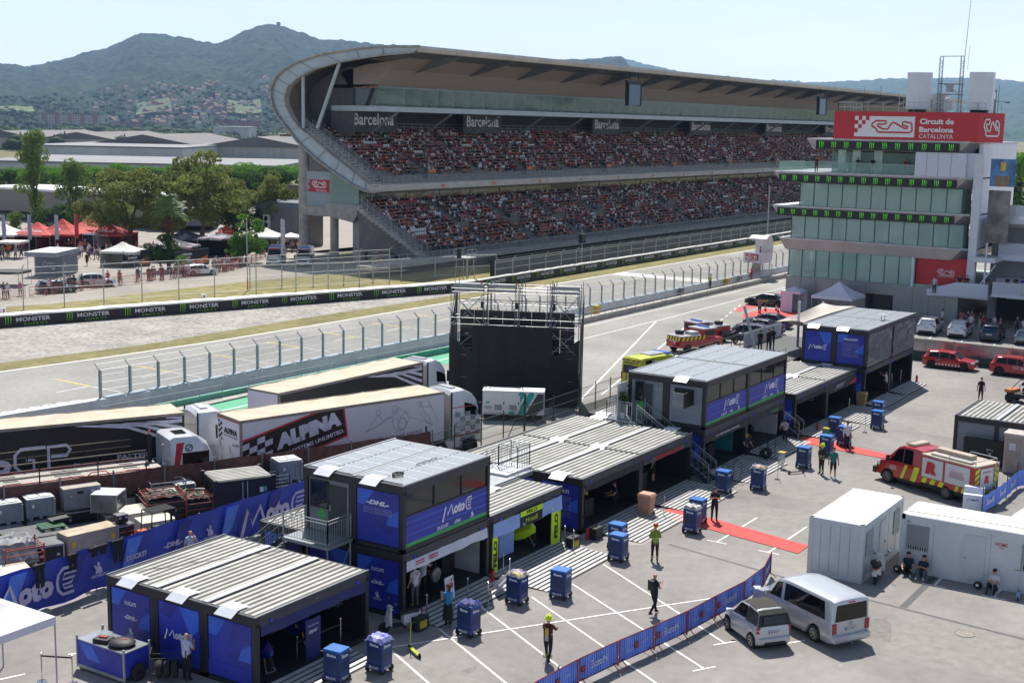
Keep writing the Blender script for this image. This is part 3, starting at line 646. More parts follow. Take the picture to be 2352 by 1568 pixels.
mb=TB();mb.bx(TX-.15,TX+.0,39.85,40.1,3.4,6.5,WFR);mb.mk('corner_post',tw)
def ledge(y0,y1,z0,z1,name,xo=1.8,yb0=None,yb1=None):
 mb=TB();x=TX;ch=1.2;top=[(x-xo*.0,y1),(x+16,y1),(x+16,y0),(x+1.2,y0),(x,y0+ch)]
 yb0=y0+1.1 if yb0 is None else yb0;yb1=y1-.7 if yb1 is None else yb1
 bot=[(x+.15,yb1),(x+16,yb1),(x+16,yb0),(x+1.3,yb0),(x+.15,yb0+ch)]
 n=5;vs=[(p[0],p[1],z1)for p in top]+[(p[0],p[1],z0)for p in bot]
 mb.add(vs,[(i,(i+1)%n,n+(i+1)%n,n+i)for i in range(n)]+[tuple(range(n,2*n))],LEDGE);mb.poly([(p[0],p[1],z1)for p in top],LEDGT)
 mb.add([(p[0],p[1],z1)for p in top]+[(p[0]-.06 if p[0]<x+15 else p[0],p[1],z1+.14)for p in top],[(i,(i+1)%n,n+(i+1)%n,n+i)for i in range(n)]+[tuple(range(n,2*n))],LEDGT)
 return mb.mk(name,tw)
ledge(33.9,55.0,6.45,7.6,'belt')
l3=ledge(33.9,56.0,10.15,11.15,'belt');l2=ledge(33.9,56.0,13.8,14.9,'belt');l1=ledge(33.9,52.4,17.5,18.55,'belt')
def led(y0,y1,z0,z1,n,par):
 mb=TB();mb.bx(TX-.14,TX-.04,y0,y1,z0,z1,BL);o_=mb.mk('led_band',par);o_.location=V3((0,0,0))
 mb=MB()
 for i in range(n):
  y=y1-(i+.45)*(y1-y0)/n;claws(mb,V3((TX-.17,y,(z0+z1)/2))-V3(TO),(0,-1,0),(0,0,1),(z1-z0)*.78,GREEN)
 mb.bn('claw_marks',o_)
led(36.1,55.4,10.17,11.0,15,l3);led(36.1,55.4,13.85,14.72,15,l2);led(36.1,51.35,17.53,18.45,11,l1)
mb=TB();mb.bx(TX,TX+12,35.3,40.5,14.95,17.5,WPAN);mb.bx(TX+.4,TX+12,34.15,35.3,14.95,17.5,WPAN)
for y in(36.8,38.1,39.3):mb.bx(TX-.015,TX,y,y+.03,15,17.5,M('joint'))
mb.mk('white_block',tw)
mb=TB();mb.bx(TX+2.0,TX+2.06,40.5,50.2,15,17.5,TGL2);mb.bx(TX+2.1,TX+12,50.1,50.2,15,17.5,TGL2);mb.mk('terrace_glazing',tw)
mb=TB();mb.bx(TX+7,TX+7.2,40.5,50,15,17.5,INTD)
for y in(48.6,47.0,44.6):mb.bx(TX+1.95,TX+2.1,y,y+.9,15,17.5,M('pale_green','b9d3ca',.6))
mb.bx(TX+2,TX+7,40.5,50,17.3,17.5,INTD);mb.mk('terrace_interior',tw)
mb=TB();mb.bx(TX+.25,TX+.29,40.6,55.6,15.05,16.1,TGL2);mb.bx(TX+.3,TX+8,55.55,55.6,15.05,16.1,TGL2);mb.tube((TX+.27,40.6,16.12),(TX+.27,55.6,16.12),.03,GALV,4);mb.mk('glass_balustrade',tw)
mb=TB();mb.prism([(TX,49.5),(TX+.01,34.3),(TX+3.4,32.6),(TX+3.4,32.65),(TX+4,49.5)],'z',18.62,21.6,RED);sg=mb.mk('roof_sign',tw)
mb=MB();T0=V3(TO);xd,yd=(0,-1,0),(0,0,1);X_=TX-.03
def sgp(y,z):return V3((X_,y,z))-T0
yl,yr,zt,zb=47.2,40.8,21.12,18.98
shape(mb,[(0,0),(yl-1.55-yr,0),(yl-1.55-yr,zt-zb),(0,zt-zb)],sgp(yl-1.55,zb),xd,yd,1,1,WH)
cw=.43;shape(mb,[(0,0),(1.56,0),(1.56,zt-zb),(0,zt-zb)],sgp(yl,zb),xd,yd,1,1,WH)
for(i,j)in[(0,1),(0,3),(1,0),(1,2),(2,1),(3,0),(0,4-.4)]:
 if j<3.5:shape(mb,[(0,0),(.39,0),(.39,.428),(0,.428)],sgp(yl-.39*j,zt-.428*(i+1))+V3((-.01,0,0)),xd,yd,1,1,RED)
mb2=mb
tc_=sgp((yl-1.55+yr)/2-.05,(zt+zb)/2)+V3((-.02,0,0));track_logo(mb,tc_,xd,yd,4.35,1.25,RED,.17)
tcx=sgp(38.55,20.66)
text(mb,'Circuit de',tcx,xd,yd,.58,WH,w=3.5,bold=.035);text(mb,'Barcelona',tcx+V3((0,0,-.84)),xd,yd,.56,WH,w=3.5,bold=.035);text(mb,'CATALUNYA',tcx+V3((0,0,-1.52)),xd,yd,.46,WH,w=3.5,bold=.0)
mb.bn('sign_graphic',sg)
mb=MB();nd=V3((3.4,-1.7,0)).normalized();nn=V3((-1.7,-3.4,0)).normalized();track_logo(mb,V3((TX+1.7,33.45,20.1))-T0+nn*.04,nd,yd,2.3,1.75,WH,.16);mb.bn('side_emblem',sg)
mb=TB();mb.bx(TX+.3,TX+9,34.4,49.3,21.5,21.62,M('roof_dark','54565a',.8));mb.mk('roof_deck',tw)
for y0 in(40.95,34.6):
 mb=TB();mb.prism([(TX+1,y0+1.25),(TX+1,y0),(TX+1.6,y0-1.0),(TX+2.4,y0-1),(TX+2.6,y0+1.25)],'z',21.9,25.7,M('chimney_white','d4d6dc',.5,ns=.8,na=.03));mb.bx(TX+1.2,TX+2.2,y0-.6,y0+1,21.6,21.9,BLACK);mb.mk('chimney',tw)
mb=TB();rail(mb,(TX+.3,49.2,21.6),(TX+.3,34.6,21.6),1.0,9,(.5,1.),.03);rail(mb,(TX+.3,34.6,21.6),(TX+3.4,33,21.6),1,3,(.5,1),.03);rail(mb,(TX+.3,49.2,21.6),(TX+8,49.2,21.6),1,4,(.5,1),.03);rail(mb,(TX+1,42.9,21.6),(TX+2.6,42.9,21.6),1.7,1,(.5,1),.03);mb.mk('roof_rail',tw)
mb=TB();MS=M('mast_grey','6b6f74',.5,.4,ns=3)
def lattice(x,y,z0,z1,w_=.3):
 for a in(-1,1):
  for b in(-1,1):mb.tube((x+a*w_/2,y+b*w_/2,z0),(x+a*w_/2,y+b*w_/2,z1),.03,MS,4)
 n=int((z1-z0)/.5)
 for k in range(n):
  z=z0+.5*k;mb.tube((x-w_/2,y-w_/2,z),(x-w_/2,y+w_/2,z+.5),.018,MS,3);mb.tube((x-w_/2,y-w_/2,z),(x+w_/2,y-w_/2,z+.5),.018,MS,3);mb.tube((x-w_/2,y-w_/2,z),(x-w_/2,y+w_/2,z),.018,MS,3)
lattice(TX+2,39.05,21.6,27.3);lattice(TX+2,36.9,21.6,27.35);mb.tube((TX+2,39.2,27.35),(TX+2,36.8,27.35),.05,MS,4);mb.tube((TX+2,39.2,24.55),(TX+2,36.6,24.5),.06,MS,4);mb.tube((TX+2,39.2,23.5),(TX+2,36.6,23.45),.06,MS,4);mb.tube((TX+2,38.6,24.5),(TX+2,37,23.5),.04,MS,4)
mb.mk('antenna_frame',tw)
mb=TB();mb.tube((TX+2,36.7,27.3),(TX+2,36.45,34.6),.035,MS,5,r2=.015);mb.tube((TX+2,36.35,26),(TX+2,36.3,28.4),.02,MS,4)
for y,z in((46.7,24.2),(44.9,24.3),(42.9,23.5)):mb.tube((TX+1,y,21.6),(TX+1,y,z),.018,BLACK,4)
mb.tube((TX+3.5,33.7,21.6),(TX+3.5,33.7,24.0),.09,MS,5);mb.tube((TX+3.5,33.4,21.6),(TX+3.5,33.4,24.5),.03,MS,5);mb.tube((TX+2.5,33.6,22.8),(TX+2.5,32.3,22.7),.03,MS,4);mb.boxc((TX+2.5,32.2,22.7),(.2,.4,.12),BLACK);mb.boxc((TX+3.5,33.8,23.4),(.25,.25,.7),WFR)
mb.mk('whip_antennas',tw)
mb=TB();mb.bx(TX+4,TX+5.4,39.0,40.3,21.6,23.6,M('hvac','9a9da0',.5,.3,ns=3));mb.bx(TX+3,TX+4,37.9,38.8,21.9,22.8,WFR);mb.boxc((TX+2,38.0,24.1),(.3,.7,.8),M('hvac'));mb.ell((TX+2.5,38.3,22.9),(.2,.3,.3),WFR);mb.mk('roof_plant',tw)
mb=TB();mb.bx(TX+.2,TX+.9,33.7,34.5,3.3,17.5,WFR);mb.bx(TX+.9,TX+16,33.9,34.3,7.6,18.5,WFR);mb.mk('flank_column',tw)
mb=TB();mb.prism([(38.2,2.7),(34.0,2.9),(32.0,2.9),(32,4.3),(35.2,4.3),(38.2,3.35)],'x',TX-.7,TX-.5,WPAN);mb.bx(TX-.5,TX+1,32,38,2.7,3.0,WPAN);mb.mk('ramp_parapet',tw)
# PIT BUILDING (right)
PX=TX+1;pb=thing('pit_building','white pit building with stacked balconies right of the control tower','building',(PX,20,0));PO=(PX,20,0)
mb=MB(PO);mb.bx(PX+5,PX+90,-20,33.5,0,9.9,M('pit_wall','a6a7ab',.8,ns=.3,na=.1));mb.bx(PX+1.5,PX+5,-20,32,6.6,7.2,WPAN);mb.bx(PX+1.5,PX+5,-20,32,2.95,3.5,WPAN);mb.bx(PX+1.5,PX+5,-20,33.5,10.4,10.9,WPAN)
mb.mk('walls',pb)
mb=MB(PO);mb.bx(PX+4,PX+90,-25,33.7,9.9,10.2,M('roof_pale','c9c4c0',.7,ns=.2,na=.05))
for k in range(9):mb.bx(PX+8+k*8,PX+14+k*8,-20,20,10.2,10.5,M('roof_dark'))
mb.mk('roof',pb)
mb=MB(PO)
for z0,z1 in((7.2,8.4),(3.5,4.7),(10.9,12.3)):mb.bx(PX+1.6,PX+1.64,-20,32,z0,z1,M('frosted','c2c6d2',.35,alpha=.72));
mb.mk('balustrade_glass',pb)
mb=MB(PO)
for z0,z1 in((7.2,8.4),(3.5,4.7),(10.9,12.3)):
 rail(mb,(PX+1.6,-20,z0),(PX+1.6,32,z0),z1-z0,36,(1,),.03,WFR)
mb.mk('balustrade_posts',pb)
mb=MB(PO);mb.bx(PX+4.7,PX+5,-10,30.5,0,2.9,RED);mb.bx(PX+4.6,PX+4.7,29.5,32.5,0,2.4,DARK);mb.bx(PX+1.2,PX+5,-20,30.8,2.7,2.85,M('canopy_white','d0d2d8',.5,ns=1));mb.bx(PX+4.5,PX+4.65,22,25,1.0,2.2,M('dark_screen','10131a',.3));mb.bx(PX+3,PX+3.5,23,28,0,1.1,M('counter','9fa3a0',.5));mb.mk('ground_front',pb)
for y0,y1,z0,z1,c_,nm in((33.2,30.7,14.2,17.0,'5b86b8','poster'),(33.2,31.0,8.4,13.8,'7e7a74','poster'),(26.6,22,9.6,12.6,'6b7c5c','poster')):
 mb=MB(PO);x=PX+.6 if y0>33 else PX+1.55;mb.bx(x,x+.08,y1,y0,z0,z1,M('poster_'+c_,c_,.5,ns=.6,na=.35,col2='3f4f3c' if c_=='6b7c5c' else None));o_=mb.mk(nm,pb)
 if c_=='5b86b8':mb=MB();mb.bx(x-PX-.02,x-PX,y1-20+.6,y1-20+2,z0-.0,z0+1.1,M('sandstone','8c7a5e',.8));mb.bx(x-PX-.02,x-PX,y1-20+1,y1-20+1.5,z0+1.6,z0+2.5,M('yellow_badge','d6b42c',.5));mb.mk('poster_art',o_)
mb=MB(PO);
for k in range(12):mb.bx(PX-2.5,PX-1,28.0-k*.7,28.7-k*.7,3.6+.3*k,3.7+.3*k,CONC)
for x in(PX-2.5,PX-1):rail(mb,(x,28.7,3.7),(x,20.3,7.2),1.0,9,(.35,.7,1),.04,WFR)
mb.bx(PX-2.5,PX+1.6,20,31.5,3.2,3.5,WPAN);mb.mk('outer_stairs',pb)
mb=MB(PO);mb.bx(PX-2.45,PX-2.4,10,31.4,3.5,4.7,M('frosted'));rail(mb,(PX-2.45,10,3.5),(PX-2.45,31.4,3.5),1.2,16,(1,),.03,WFR);mb.bx(PX-2.45,PX+1.5,10,20,3.2,3.5,WPAN);mb.tube((PX-1,32.6,3),(PX-1,32.6,8.5),.1,WFR);mb.tube((PX-1,33.8,3),(PX-1,31.6,6.3),.08,WFR);mb.bx(PX-1.5,PX+3,31.6,34,6.5,7.0,WFR);mb.mk('landing_balustrade',pb)
# PIT WALL, FENCES, BANNERS
def PLY(pts,x):return interp(pts,x)
PW=[(20,71.6),(40,71.5),(51,71.1),(58,70.1),(62,69.7),(70,69.35),(80,68.9),(94,68.4),(115,67.85),(135,67.4),(480,66.4)]
KW=M('wall_white','c4c8cb',.7,ns=.8,na=.08,bump=.05)
pw=thing('pit_wall','low white concrete pit wall along the near edge of the race track','wall',(20,71,0))
mb=MB((20,71,0))
for a,b in zip(PW[:-1],PW[1:]):
 mb.add([(a[0],a[1],0),(b[0],b[1],0),(b[0],b[1],1.0),(a[0],a[1],1.0),(a[0],a[1]-.75,1.0),(b[0],b[1]-.75,1.0),(b[0],b[1]-.8,0),(a[0],a[1]-.8,0)],[(0,1,2,3),(3,2,5,4),(4,5,6,7)],KW)
mb.mk('barrier',pw)
mb=MB((20,71,0));x=58
while x<230:
 y=PLY(PW,x)-.5;mb.bx(x,x+1.5,y-.28,y+.28,1.003,1.1,M('coping','aebcc2',.6,ns=2,na=.1));x+=1.75
mb.mk('coping',pw)
ty=thing('tyre_barrier','row of white capped tyres along the near end of the pit wall','barrier',(20,72,0))
mb=MB((20,72,0));x=30
while x<57:y=PLY(PW,x)+.55;mb.lathe([(.12,.75),(.42,.75),(.45,.8),(.42,.86),(.2,.9),(.12,.86)],(x,y,0),M('tyre_white','c9c9c6',.7),10);mb.lathe([(.42,0),(.44,.74)],(x,y,0),M('tyre_black','26272a',.8),8);x+=.95
ty2=mb.mk('tyres',ty);ty2['kind']='stuff'
def fence_mesh(pts,z0,z1,parent,name,m,o):
 mb=MB(o)
 for a,b in zip(pts[:-1],pts[1:]):mb.add([(a[0],a[1],z0),(b[0],b[1],z0),(b[0],b[1],z1),(a[0],a[1],z1)],[(0,1,2,3)],m)
 return mb.mk(name,parent)
net_mat('chain_link','b9bfc2',.17);net_mat('chain_link_thin','a8adae',.10)
cf=thing('catch_fence','wire debris fence with cranked posts on top of the white pit wall','fence',(58,70,1))
CO=(58,70,1)
mb=MB();mb.bx(-.07,.07,-.06,.06,0,1.85,GALV);mb.bx(-.13,.13,-.02,.02,0,1.85,GALV);mb.tube((0,0,1.85),(-.02,.45,2.25),.06,GALV,4);p0=mb.mk('post',cf)
xs=[57.95+2.34*i for i in range(9)];xs+=[xs[-1]+2.4*(i+1)for i in range(62)]
for i,x in enumerate(xs):
 o_=p0 if i==0 else link(p0.copy(),cf);o_.location=V3((x,PLY(PW,x)-.1,1.0))-V3(CO)
pts=[(x,PLY(PW,x)-.1)for x in xs]
fence_mesh(pts,1.02,2.85,cf,'netting','chain_link',CO)
mb=MB(CO)
for z,dy in((1.5,0),(2.0,0),(2.5,0),(2.85,0),(3.2,.4)):
 for a,b in zip(pts[:-1:1],pts[1::1]):mb.tube((a[0],a[1]+dy,z),(b[0],b[1]+dy,z),.02,GALV,3,cap=False)
mb.mk('cables',cf)
hr=thing('signal_rail','thin grey handrails beside the pit wall walkway','railing',(60,66,0));HO=(60,66,0)
for(a,b)in((56,66),(68.5,77.5),(80,93),(113,120),(121,131),(132,150),(151,167),(168,185)):
 mb=MB(HO);rail(mb,(a,PLY(PW,a)-2.7,0),(b,PLY(PW,b)-2.7,0),1.0,5,(1,.5),.03);mb.mk('rail_section',hr)
lw=thing('signal_ledge','low concrete ledge separating the pit lane from the signalling walkway','wall',(60,66,0))
mb=MB(HO);mb.prism([(64.9,0),(64.9,.55),(65.5,.55),(65.5,.3),(67.3,.3),(67.3,0)],'x',104,470,CONC)
mb.bx(52,104,65.9,67.5,0,.12,CONC);mb.mk('ledge',lw)
lw=thing('green_kerb_wall','low green painted kerb wall beside the pit wall','wall',(62,66.8,0));mb=MB((62,66.8,0));mb.add([(60,67.1,0),(101,65.2,0),(101,65.2,.5),(60,67.1,.5),(60,67.4,.5),(101,65.5,.5),(101,65.5,0),(60,67.4,0)],[(0,1,2,3),(3,2,5,4),(4,5,6,7)],M('green_wall','5ea68e',.6,ns=1));mb.mk('kerb',lw)
BK=M('banner_black','15161a',.55,ns=1.5,na=.1,bump=.15);FOAM=M('foam_white','d3d3cf',.7,ns=2,na=.08,bump=.4);LG_=M('logo_green','7cc02e',.5,emit=0);LW_=M('logo_white','cfd0d4',.5)
def banner(name,label,p,q,h,step,first,top=1.6):
 p=V3(p);q=V3(q);d=(q-p);Ln=d.length;d.normalize();n=V3((-d.y,d.x,0))
 t=thing(name,label,'barrier',p)
 mb=MB(p);N=max(2,int(Ln/2.2));prev=None
 for i in range(N+1):
  c=p+d*(Ln*i/N)+n*random.uniform(-.05,.05);dz=random.uniform(-.03,.03)
  cur=[c,c+V3((0,0,h+dz))]
  if prev:mb.poly([prev[0],cur[0],cur[1],prev[1]],BK)
  prev=cur
 mb.mk('banner',t)
 if top:
  mb=MB(p);prev=None;N=int(Ln/.9)
  for i in range(N+1):
   c=p+d*(Ln*i/N);z=h+.03+random.uniform(-.02,.07);cur=[c+V3((0,0,h-.08))-n*.05,c-n*.06+V3((0,0,z)),c+n*(top*.5)+V3((0,0,z+.08)),c+n*top+V3((0,0,z-.02)),c+n*top]
   if prev:
    for k in range(4):mb.poly([prev[k],cur[k],cur[k+1],prev[k+1]],FOAM)
   prev=cur
  mb.mk('foam_top',t)
 s_=first;i=0
 while s_<Ln-2.5:
  mb=MB();c=d*s_-n*.1;z=V3((0,0,1))
  claws(mb,c+z*h*.52,d,z,h*.78,LG_)
  text(mb,'MONSTER',c+d*2.35+z*h*.62,d,z,h*.36,LW_,w=3.2,bold=.02);text(mb,'ENERGY',c+d*2.6+z*h*.22,d,z,h*.17,LG_,w=2.2,bold=.0,sp=1.3)
  mb.bx(*(0,0,0,0,0,0),BK)if 0 else None
  mb.bn('sponsor_mark',t);s_+=step;i+=1
 return t
P1=V3((76,105.55,0));P2=V3((125.2,89.0,0));dd=(P2-P1).normalized()
P0=P1-dd*14
banner('banner_wall','black sponsor banner wall with white foam top behind the gravel trap',P0,P2,1.12,5.78,(V3((76.75,105.3,0))-P0).length-5.78*2-.0,1.7)
banner('banner_wall','short black banner wall section angled between the gravel trap wall and the grandstand wall',(125.2,89.0,0),(129.2,88.5,0),1.1,9,9,1.2)
banner('banner_wall','black sponsor banner wall running far along the straight below the grandstand',(129.3,88.4,0),(330,88.4,0),1.15,5.72,2.1,.35)
for x,y in((77.6,107.1),(96.9,100.6)):
 t=thing('marshal_box','small white marker box on the banner wall'+(' at far left' if x<80 else ' further along'),'box',(x,y,1.1));mb=MB();mb.bx(-.3,.3,-.1,.1,.02,.5,WH);mb.mk('board',t);mb=MB();mb.bx(-.08,.08,-.12,-.1,.12,.4,M('dark_red','a03030'));mb.mk('mark',t)
def posts_fence(name,label,pts,z0,h,sp,crank=.0,netm='chain_link_thin',r=.06,wires=(.15,.5,.85,1.)):
 o=V3((pts[0][0],pts[0][1],z0));t=thing(name,label,'fence',o)
 mb=MB();mb.tube((0,0,0),(0,0,h),r,GALV,5)
 if crank:mb.tube((0,0,h),(-crank*.2,-crank,h+crank*.7),r*.8,GALV,4)
 p0=mb.mk('post',t);P=[V3((*p,0))for p in pts];allp=[]
 for a,b in zip(P[:-1],P[1:]):
  n=max(1,round((b-a).length/sp));allp+=[a.lerp(b,i/n)for i in range(n)]
 allp.append(P[-1])
 for i,p in enumerate(allp):
  q=p0 if i==0 else link(p0.copy(),t);q.location=V3((p.x,p.y,z0))-o
 mb=MB(o)
 for a,b in zip(allp[:-1],allp[1:]):mb.add([(a.x,a.y,z0),(b.x,b.y,z0),(b.x,b.y,z0+h),(a.x,a.y,z0+h)],[(0,1,2,3)],netm)
 mb.mk('netting',t);mb=MB(o)
 for w_ in wires:
  for a,b in zip(allp[:-1],allp[1:]):mb.tube((a.x,a.y,z0+h*w_),(b.x,b.y,z0+h*w_),.022,GALV,3,cap=False)
 mb.mk('wires',t);return t
posts_fence('debris_fence','thin wire fence with cranked posts behind the gravel trap banner',[(70,116),(83.3,111.7),(102.3,104.5),(112,101.5),(124,97.5)],.3,4.3,4.15,.5)
posts_fence('road_fence','galvanised mesh fence with top rail between the service road and the banner',[(110.3,107),(120,101.2),(128,98.8),(137.3,95.4),(141,93.5)],0.2,2.9,4.3,0,'chain_link',.07,(.5,.97,1.))
posts_fence('debris_fence','tall cranked debris fence between the long banner and the grandstand',[(137,91),(330,91)],0,2.75,4.02,.5,'chain_link',.07,(.3,.6,.9,1.))
t=thing('hedge','dark green hedge strip behind the debris fence below the grandstand','hedge',(137,93,0));net_mat('hedge_dark','20261f',1.)
mb=MB((137,93,0));mb.bx(139,330,93,93.1,0,2.7,M('windscreen_net','23302b',.9,ns=1.5,na=.3));mb.mk('screen_net',t)
for i,(x,y,h,lb)in enumerate(((109.3,106.4,8.5,'slender grey pole with orange foot at the left end of the road fence'),(161.2,92.5,5.2,'grey pole with black speaker box behind the long banner'),(228,92,9,'grey cylindrical lamp post in front of the far lower tier'))):
 t=thing('pole',lb,'pole',(x,y,0));mb=MB();mb.tube((0,0,0),(0,0,h),.06 if i<2 else .16,GALV,8);mb.mk('shaft',t)
 mb=MB()
 if i==0:mb.tube((0,0,0.2),(0,0,1.6),.08,ORG,8);mb.mk('sleeve',t)
 elif i==1:mb.bx(-.5,.5,-.3,.3,3.3,4.6,BLACK);mb.mk('speaker_box',t)
 else:mb.tube((0,0,h),(0,0,h+.3),.2,GALV,8);mb.mk('cap',t)
t=thing('camera_tower','small scaffold camera tower behind the kink of the banner walls','tower',(134,93.5,0));mb=MB()
for a in(-.9,.9):
 for b in(-.9,.9):mb.tube((a,b,0),(a*.8,b*.8,3.2),.05,GALV,5)
mb.bx(-1,1,-1,1,3.1,3.25,GALV);rail(mb,(-1,-1,3.2),(1,-1,3.2),1,2,(.5,1));rail(mb,(-1,1,3.2),(1,1,3.2),1,2,(.5,1));mb.tube((-.9,-.9,.2),(.9,-.9,3),.03,GALV,4);mb.mk('frame',t);mb=MB();mb.bx(-1.5,-1.1,-.2,.2,3.2,4.4,BLACK);mb.mk('speaker',t)
sp=thing('starter_platform','white raised starter platform with curved back and red emblem by the pit wall','platform',(163,67,0));mb=MB()
mb.bx(-.5,.5,-.4,.4,0,2.4,CONC);mb.bx(-1.6,2,-1.2,1.2,2.3,2.5,WPAN);mb.mk('pedestal',sp)
mb=MB();mb.bx(-1.7,-1.6,-1.2,1.2,2.5,3.7,WPAN);mb.bx(-1.6,1.9,-1.25,-1.2,2.5,3.6,WPAN);mb.mk('parapet',sp)
mb=MB();pr=[(-1.0,5.4),(-.4,5.75),(.6,5.75),(1.3,5.2),(1.5,4.4),(1.4,3.3),(1.1,2.4),(.8,2.4),(1.1,3.3),(1.15,4.3),(1.0,5.0),(.5,5.5),(-.4,5.5),(-1,5.2)]
mb.prism([(a+1.0,b)for a,b in pr],'y',-1.2,1.2,M('white_shell','d2d0d2',.5,ns=1));mb.mk('curved_back',sp)
mb=MB();shape(mb,[(-.5,-.4),(.5,-.4),(.5,.4),(-.5,.4)],(-1.72,0,3.1),(0,-1,0),(0,0,1),1.8,1,RED);track_logo(mb,(-1.74,0,3.1),(0,-1,0),(0,0,1),1.3,.5,WH,.08);mb.bn('emblem',sp)
mb=MB()
for k in range(8):mb.bx(2.0+k*.3,2.3+k*.3,-.6,.6,2.3-k*.28,2.36-k*.28,GALV)
rail(mb,(2,-.6,2.4),(4.4,-.6,.2),.9,3,(.5,1));rail(mb,(2,.6,2.4),(4.4,.6,.2),.9,3,(.5,1));mb.mk('steps',sp)
for i,(x,c,n,lb)in enumerate(((140,'d0a92c','yellow','yellow sign board on the pit wall walkway'),(139,'6f7478','grey','grey cabinet by the pit wall walkway, nearest the scaffold'),(152,'b99f32','y2','small yellow locker on the pit wall walkway near the starter platform'),(156,'8d8f90','g2','pale grey locker on the pit wall walkway beside the starter platform'))):
 t=thing('cabinet',lb,'cabinet',(x if i else 119,66.3,.3));mb=MB();mb.bx(-.35,.35,-.2,.2,0,.9,M('cab_'+c,c,.5,ns=2));mb.mk('case',t);mb=MB();mb.bx(-.3,.3,-.22,-.2,.08,.82,M('cabd_'+c,c,.6,ns=5));mb.bx(.2,.24,-.25,-.22,.4,.55,BLACK);mb.mk('door',t)
 # BIG SCREEN ON SCAFFOLD (seen from behind)
bs=thing('scaffold_screen','big video screen on scaffold, back covered in black cloth, beside the pit lane','screen tower',(76.3,49.1,0))
BA=V3((74.4,53.05,0));BB=V3((78.2,44.95,0));bd=(BB-BA).normalized();bn=V3((-bd.y,bd.x,0));bn=bn if bn.x>0 else-bn;BL_=(BB-BA).length
bs.rotation_euler=(0,0,0)
def bp(s_,z,dep=0.):return BA+bd*s_+bn*dep+V3((0,0,z))
TUB=M('scaffold_tube','77797c',.45,.3,ns=4);CLO=M('black_cloth','16171b',.75,ns=.6,na=.25,bump=.5)
bo=V3((76.3,49.1,0));L_=BL_
mb=MB(bo)
for dep in(0,1.6,3.2):
 for s_ in(0,2.3,2.6,4.5,4.8,6.75,7.05,L_):
  mb.tube(bp(s_,0,dep),bp(s_,8.6,dep),.03,TUB,5)
 for z in(2,3.6,4.1,5.75,6.2,8.0,8.25):mb.tube(bp(0,z,dep),bp(L_,z,dep),.026,TUB,5)
for s_ in(0,2.4,4.65,6.9,L_):
 for z in(2,4.1,5.75,8.25):mb.tube(bp(s_,z,0),bp(s_,z,3.2),.032,TUB,5)
 mb.tube(bp(s_,5.8,0),bp(s_,8.2,1.6),.03,TUB,4)
for a,b,z0,z1 in((.1,2.3,5.6,7.9),(.4,2.2,7.6,5.7),(7.0,L_-.1,5.6,7.9),(L_-.1,7,5.8,7.9),(7.1,L_-.2,3.9,5.4),(L_-.2,7.1,3.9,5.4),(.4,1.5,4.1,5.0)):mb.tube(bp(a,z0,-.03),bp(b,z1,-.03),.03,TUB,4)
mb.mk('scaffold',bs)
mb=MB(bo)
for z in(8.1,8.4):
 for a,b in((.1,2.2),(2.5,4.5),(6.9,L_-.1)):mb.boxc(bp((a+b)/2,z,.8),(.25,b-a,.22),M('alu_beam','94979b',.4,.4,ns=3),rz=atan2(bd.y,bd.x)+PI/2)
for z in(7.05,7.35):
 mb.tube(bp(.6,z,1.2),bp(L_-.2,z,1.2),.03,TUB,5)
k=.6
while k<L_-.6:mb.tube(bp(k,7.05,1.2),bp(k+.25,7.35,1.2),.015,TUB,3);mb.tube(bp(k+.25,7.35,1.2),bp(k+.5,7.05,1.2),.015,TUB,3);k+=.5
mb.mk('truss',bs)
for s_ in(2.0,4.45,7.1):
 mb=MB(bo);mb.tube(bp(s_,8.7,.8),bp(s_,8.2,.8),.05,M('red_strap','a8382f',.6),5);mb.tube(bp(s_,8.3,.8),bp(s_,7.1,1.2),.015,BLACK,4);mb.boxc(bp(s_,7.0,1.15),(.14,.14,.45),BLACK);mb.mk('chain_hoist',bs)
mb=MB(bo)
for i in range(8):
 for j in range(8):
  s0=.4+i*1.02;mb.boxc(bp(s0+.5,1.95+j*.62,1.45),(.1,.99,.6),M('screen_panel','1b1b1d',.5,ns=3),rz=atan2(bd.y,bd.x)+PI/2);mb.boxc(bp(s0+.5,1.8+j*.62,1.38),(.06,.25,.1),GALV,rz=atan2(bd.y,bd.x)+PI/2)if(i+j)%2 else None
for i in range(16):mb.tube(bp(.6+i*.52,6.5,1.4),bp(.6+i*.52,6.75,1.4),.02,TUB,4)
mb.mk('screen_panels',bs)
mb=MB(bo)
def cloth(quad,nx,nz,amp,m):
 P=[]
 a,b,c,d=[V3(q)for q in quad]
 for i in range(nx+1):
  u=i/nx;r_=[]
  for j in range(nz+1):
   v=j/nz;p=a.lerp(b,u).lerp(d.lerp(c,u),v);r_.append(p-bn*(amp*sin(u*nx*.9)+amp*noise.noise(p*1.1)))
  P.append(r_)
 mb.grid(P,m)
cloth([bp(1.5,.1,-.07),bp(7.15,.1,-.07),bp(7.15,5.7,-.07),bp(1.5,5.7,-.07)],28,14,.03,CLO)
cloth([bp(-.05,.1,-.05),bp(1.5,.1,-.05),bp(1.5,3.9,-.05),bp(-.05,4.9,-.05)],8,10,.05,CLO);cloth([bp(7.15,.1,-.05),bp(L_+.1,.1,-.05),bp(L_+.1,5.0,-.05),bp(7.15,3.6,-.05)],8,10,.05,CLO)
cloth([bp(-.1,.1,3.2),bp(-.1,.1,0),bp(-.1,5,0),bp(-.1,8.2,3.2)],8,12,.05,CLO);cloth([bp(L_+.1,.1,0),bp(L_+.1,.1,3.2),bp(L_+.1,8.0,3.2),bp(L_+.1,5,0)],8,12,.05,CLO)
cloth([bp(0,.1,3.3),bp(L_,.1,3.3),bp(L_,2,3.3),bp(0,2,3.3)],8,4,.02,CLO)
mb.mk('black_cloth',bs)
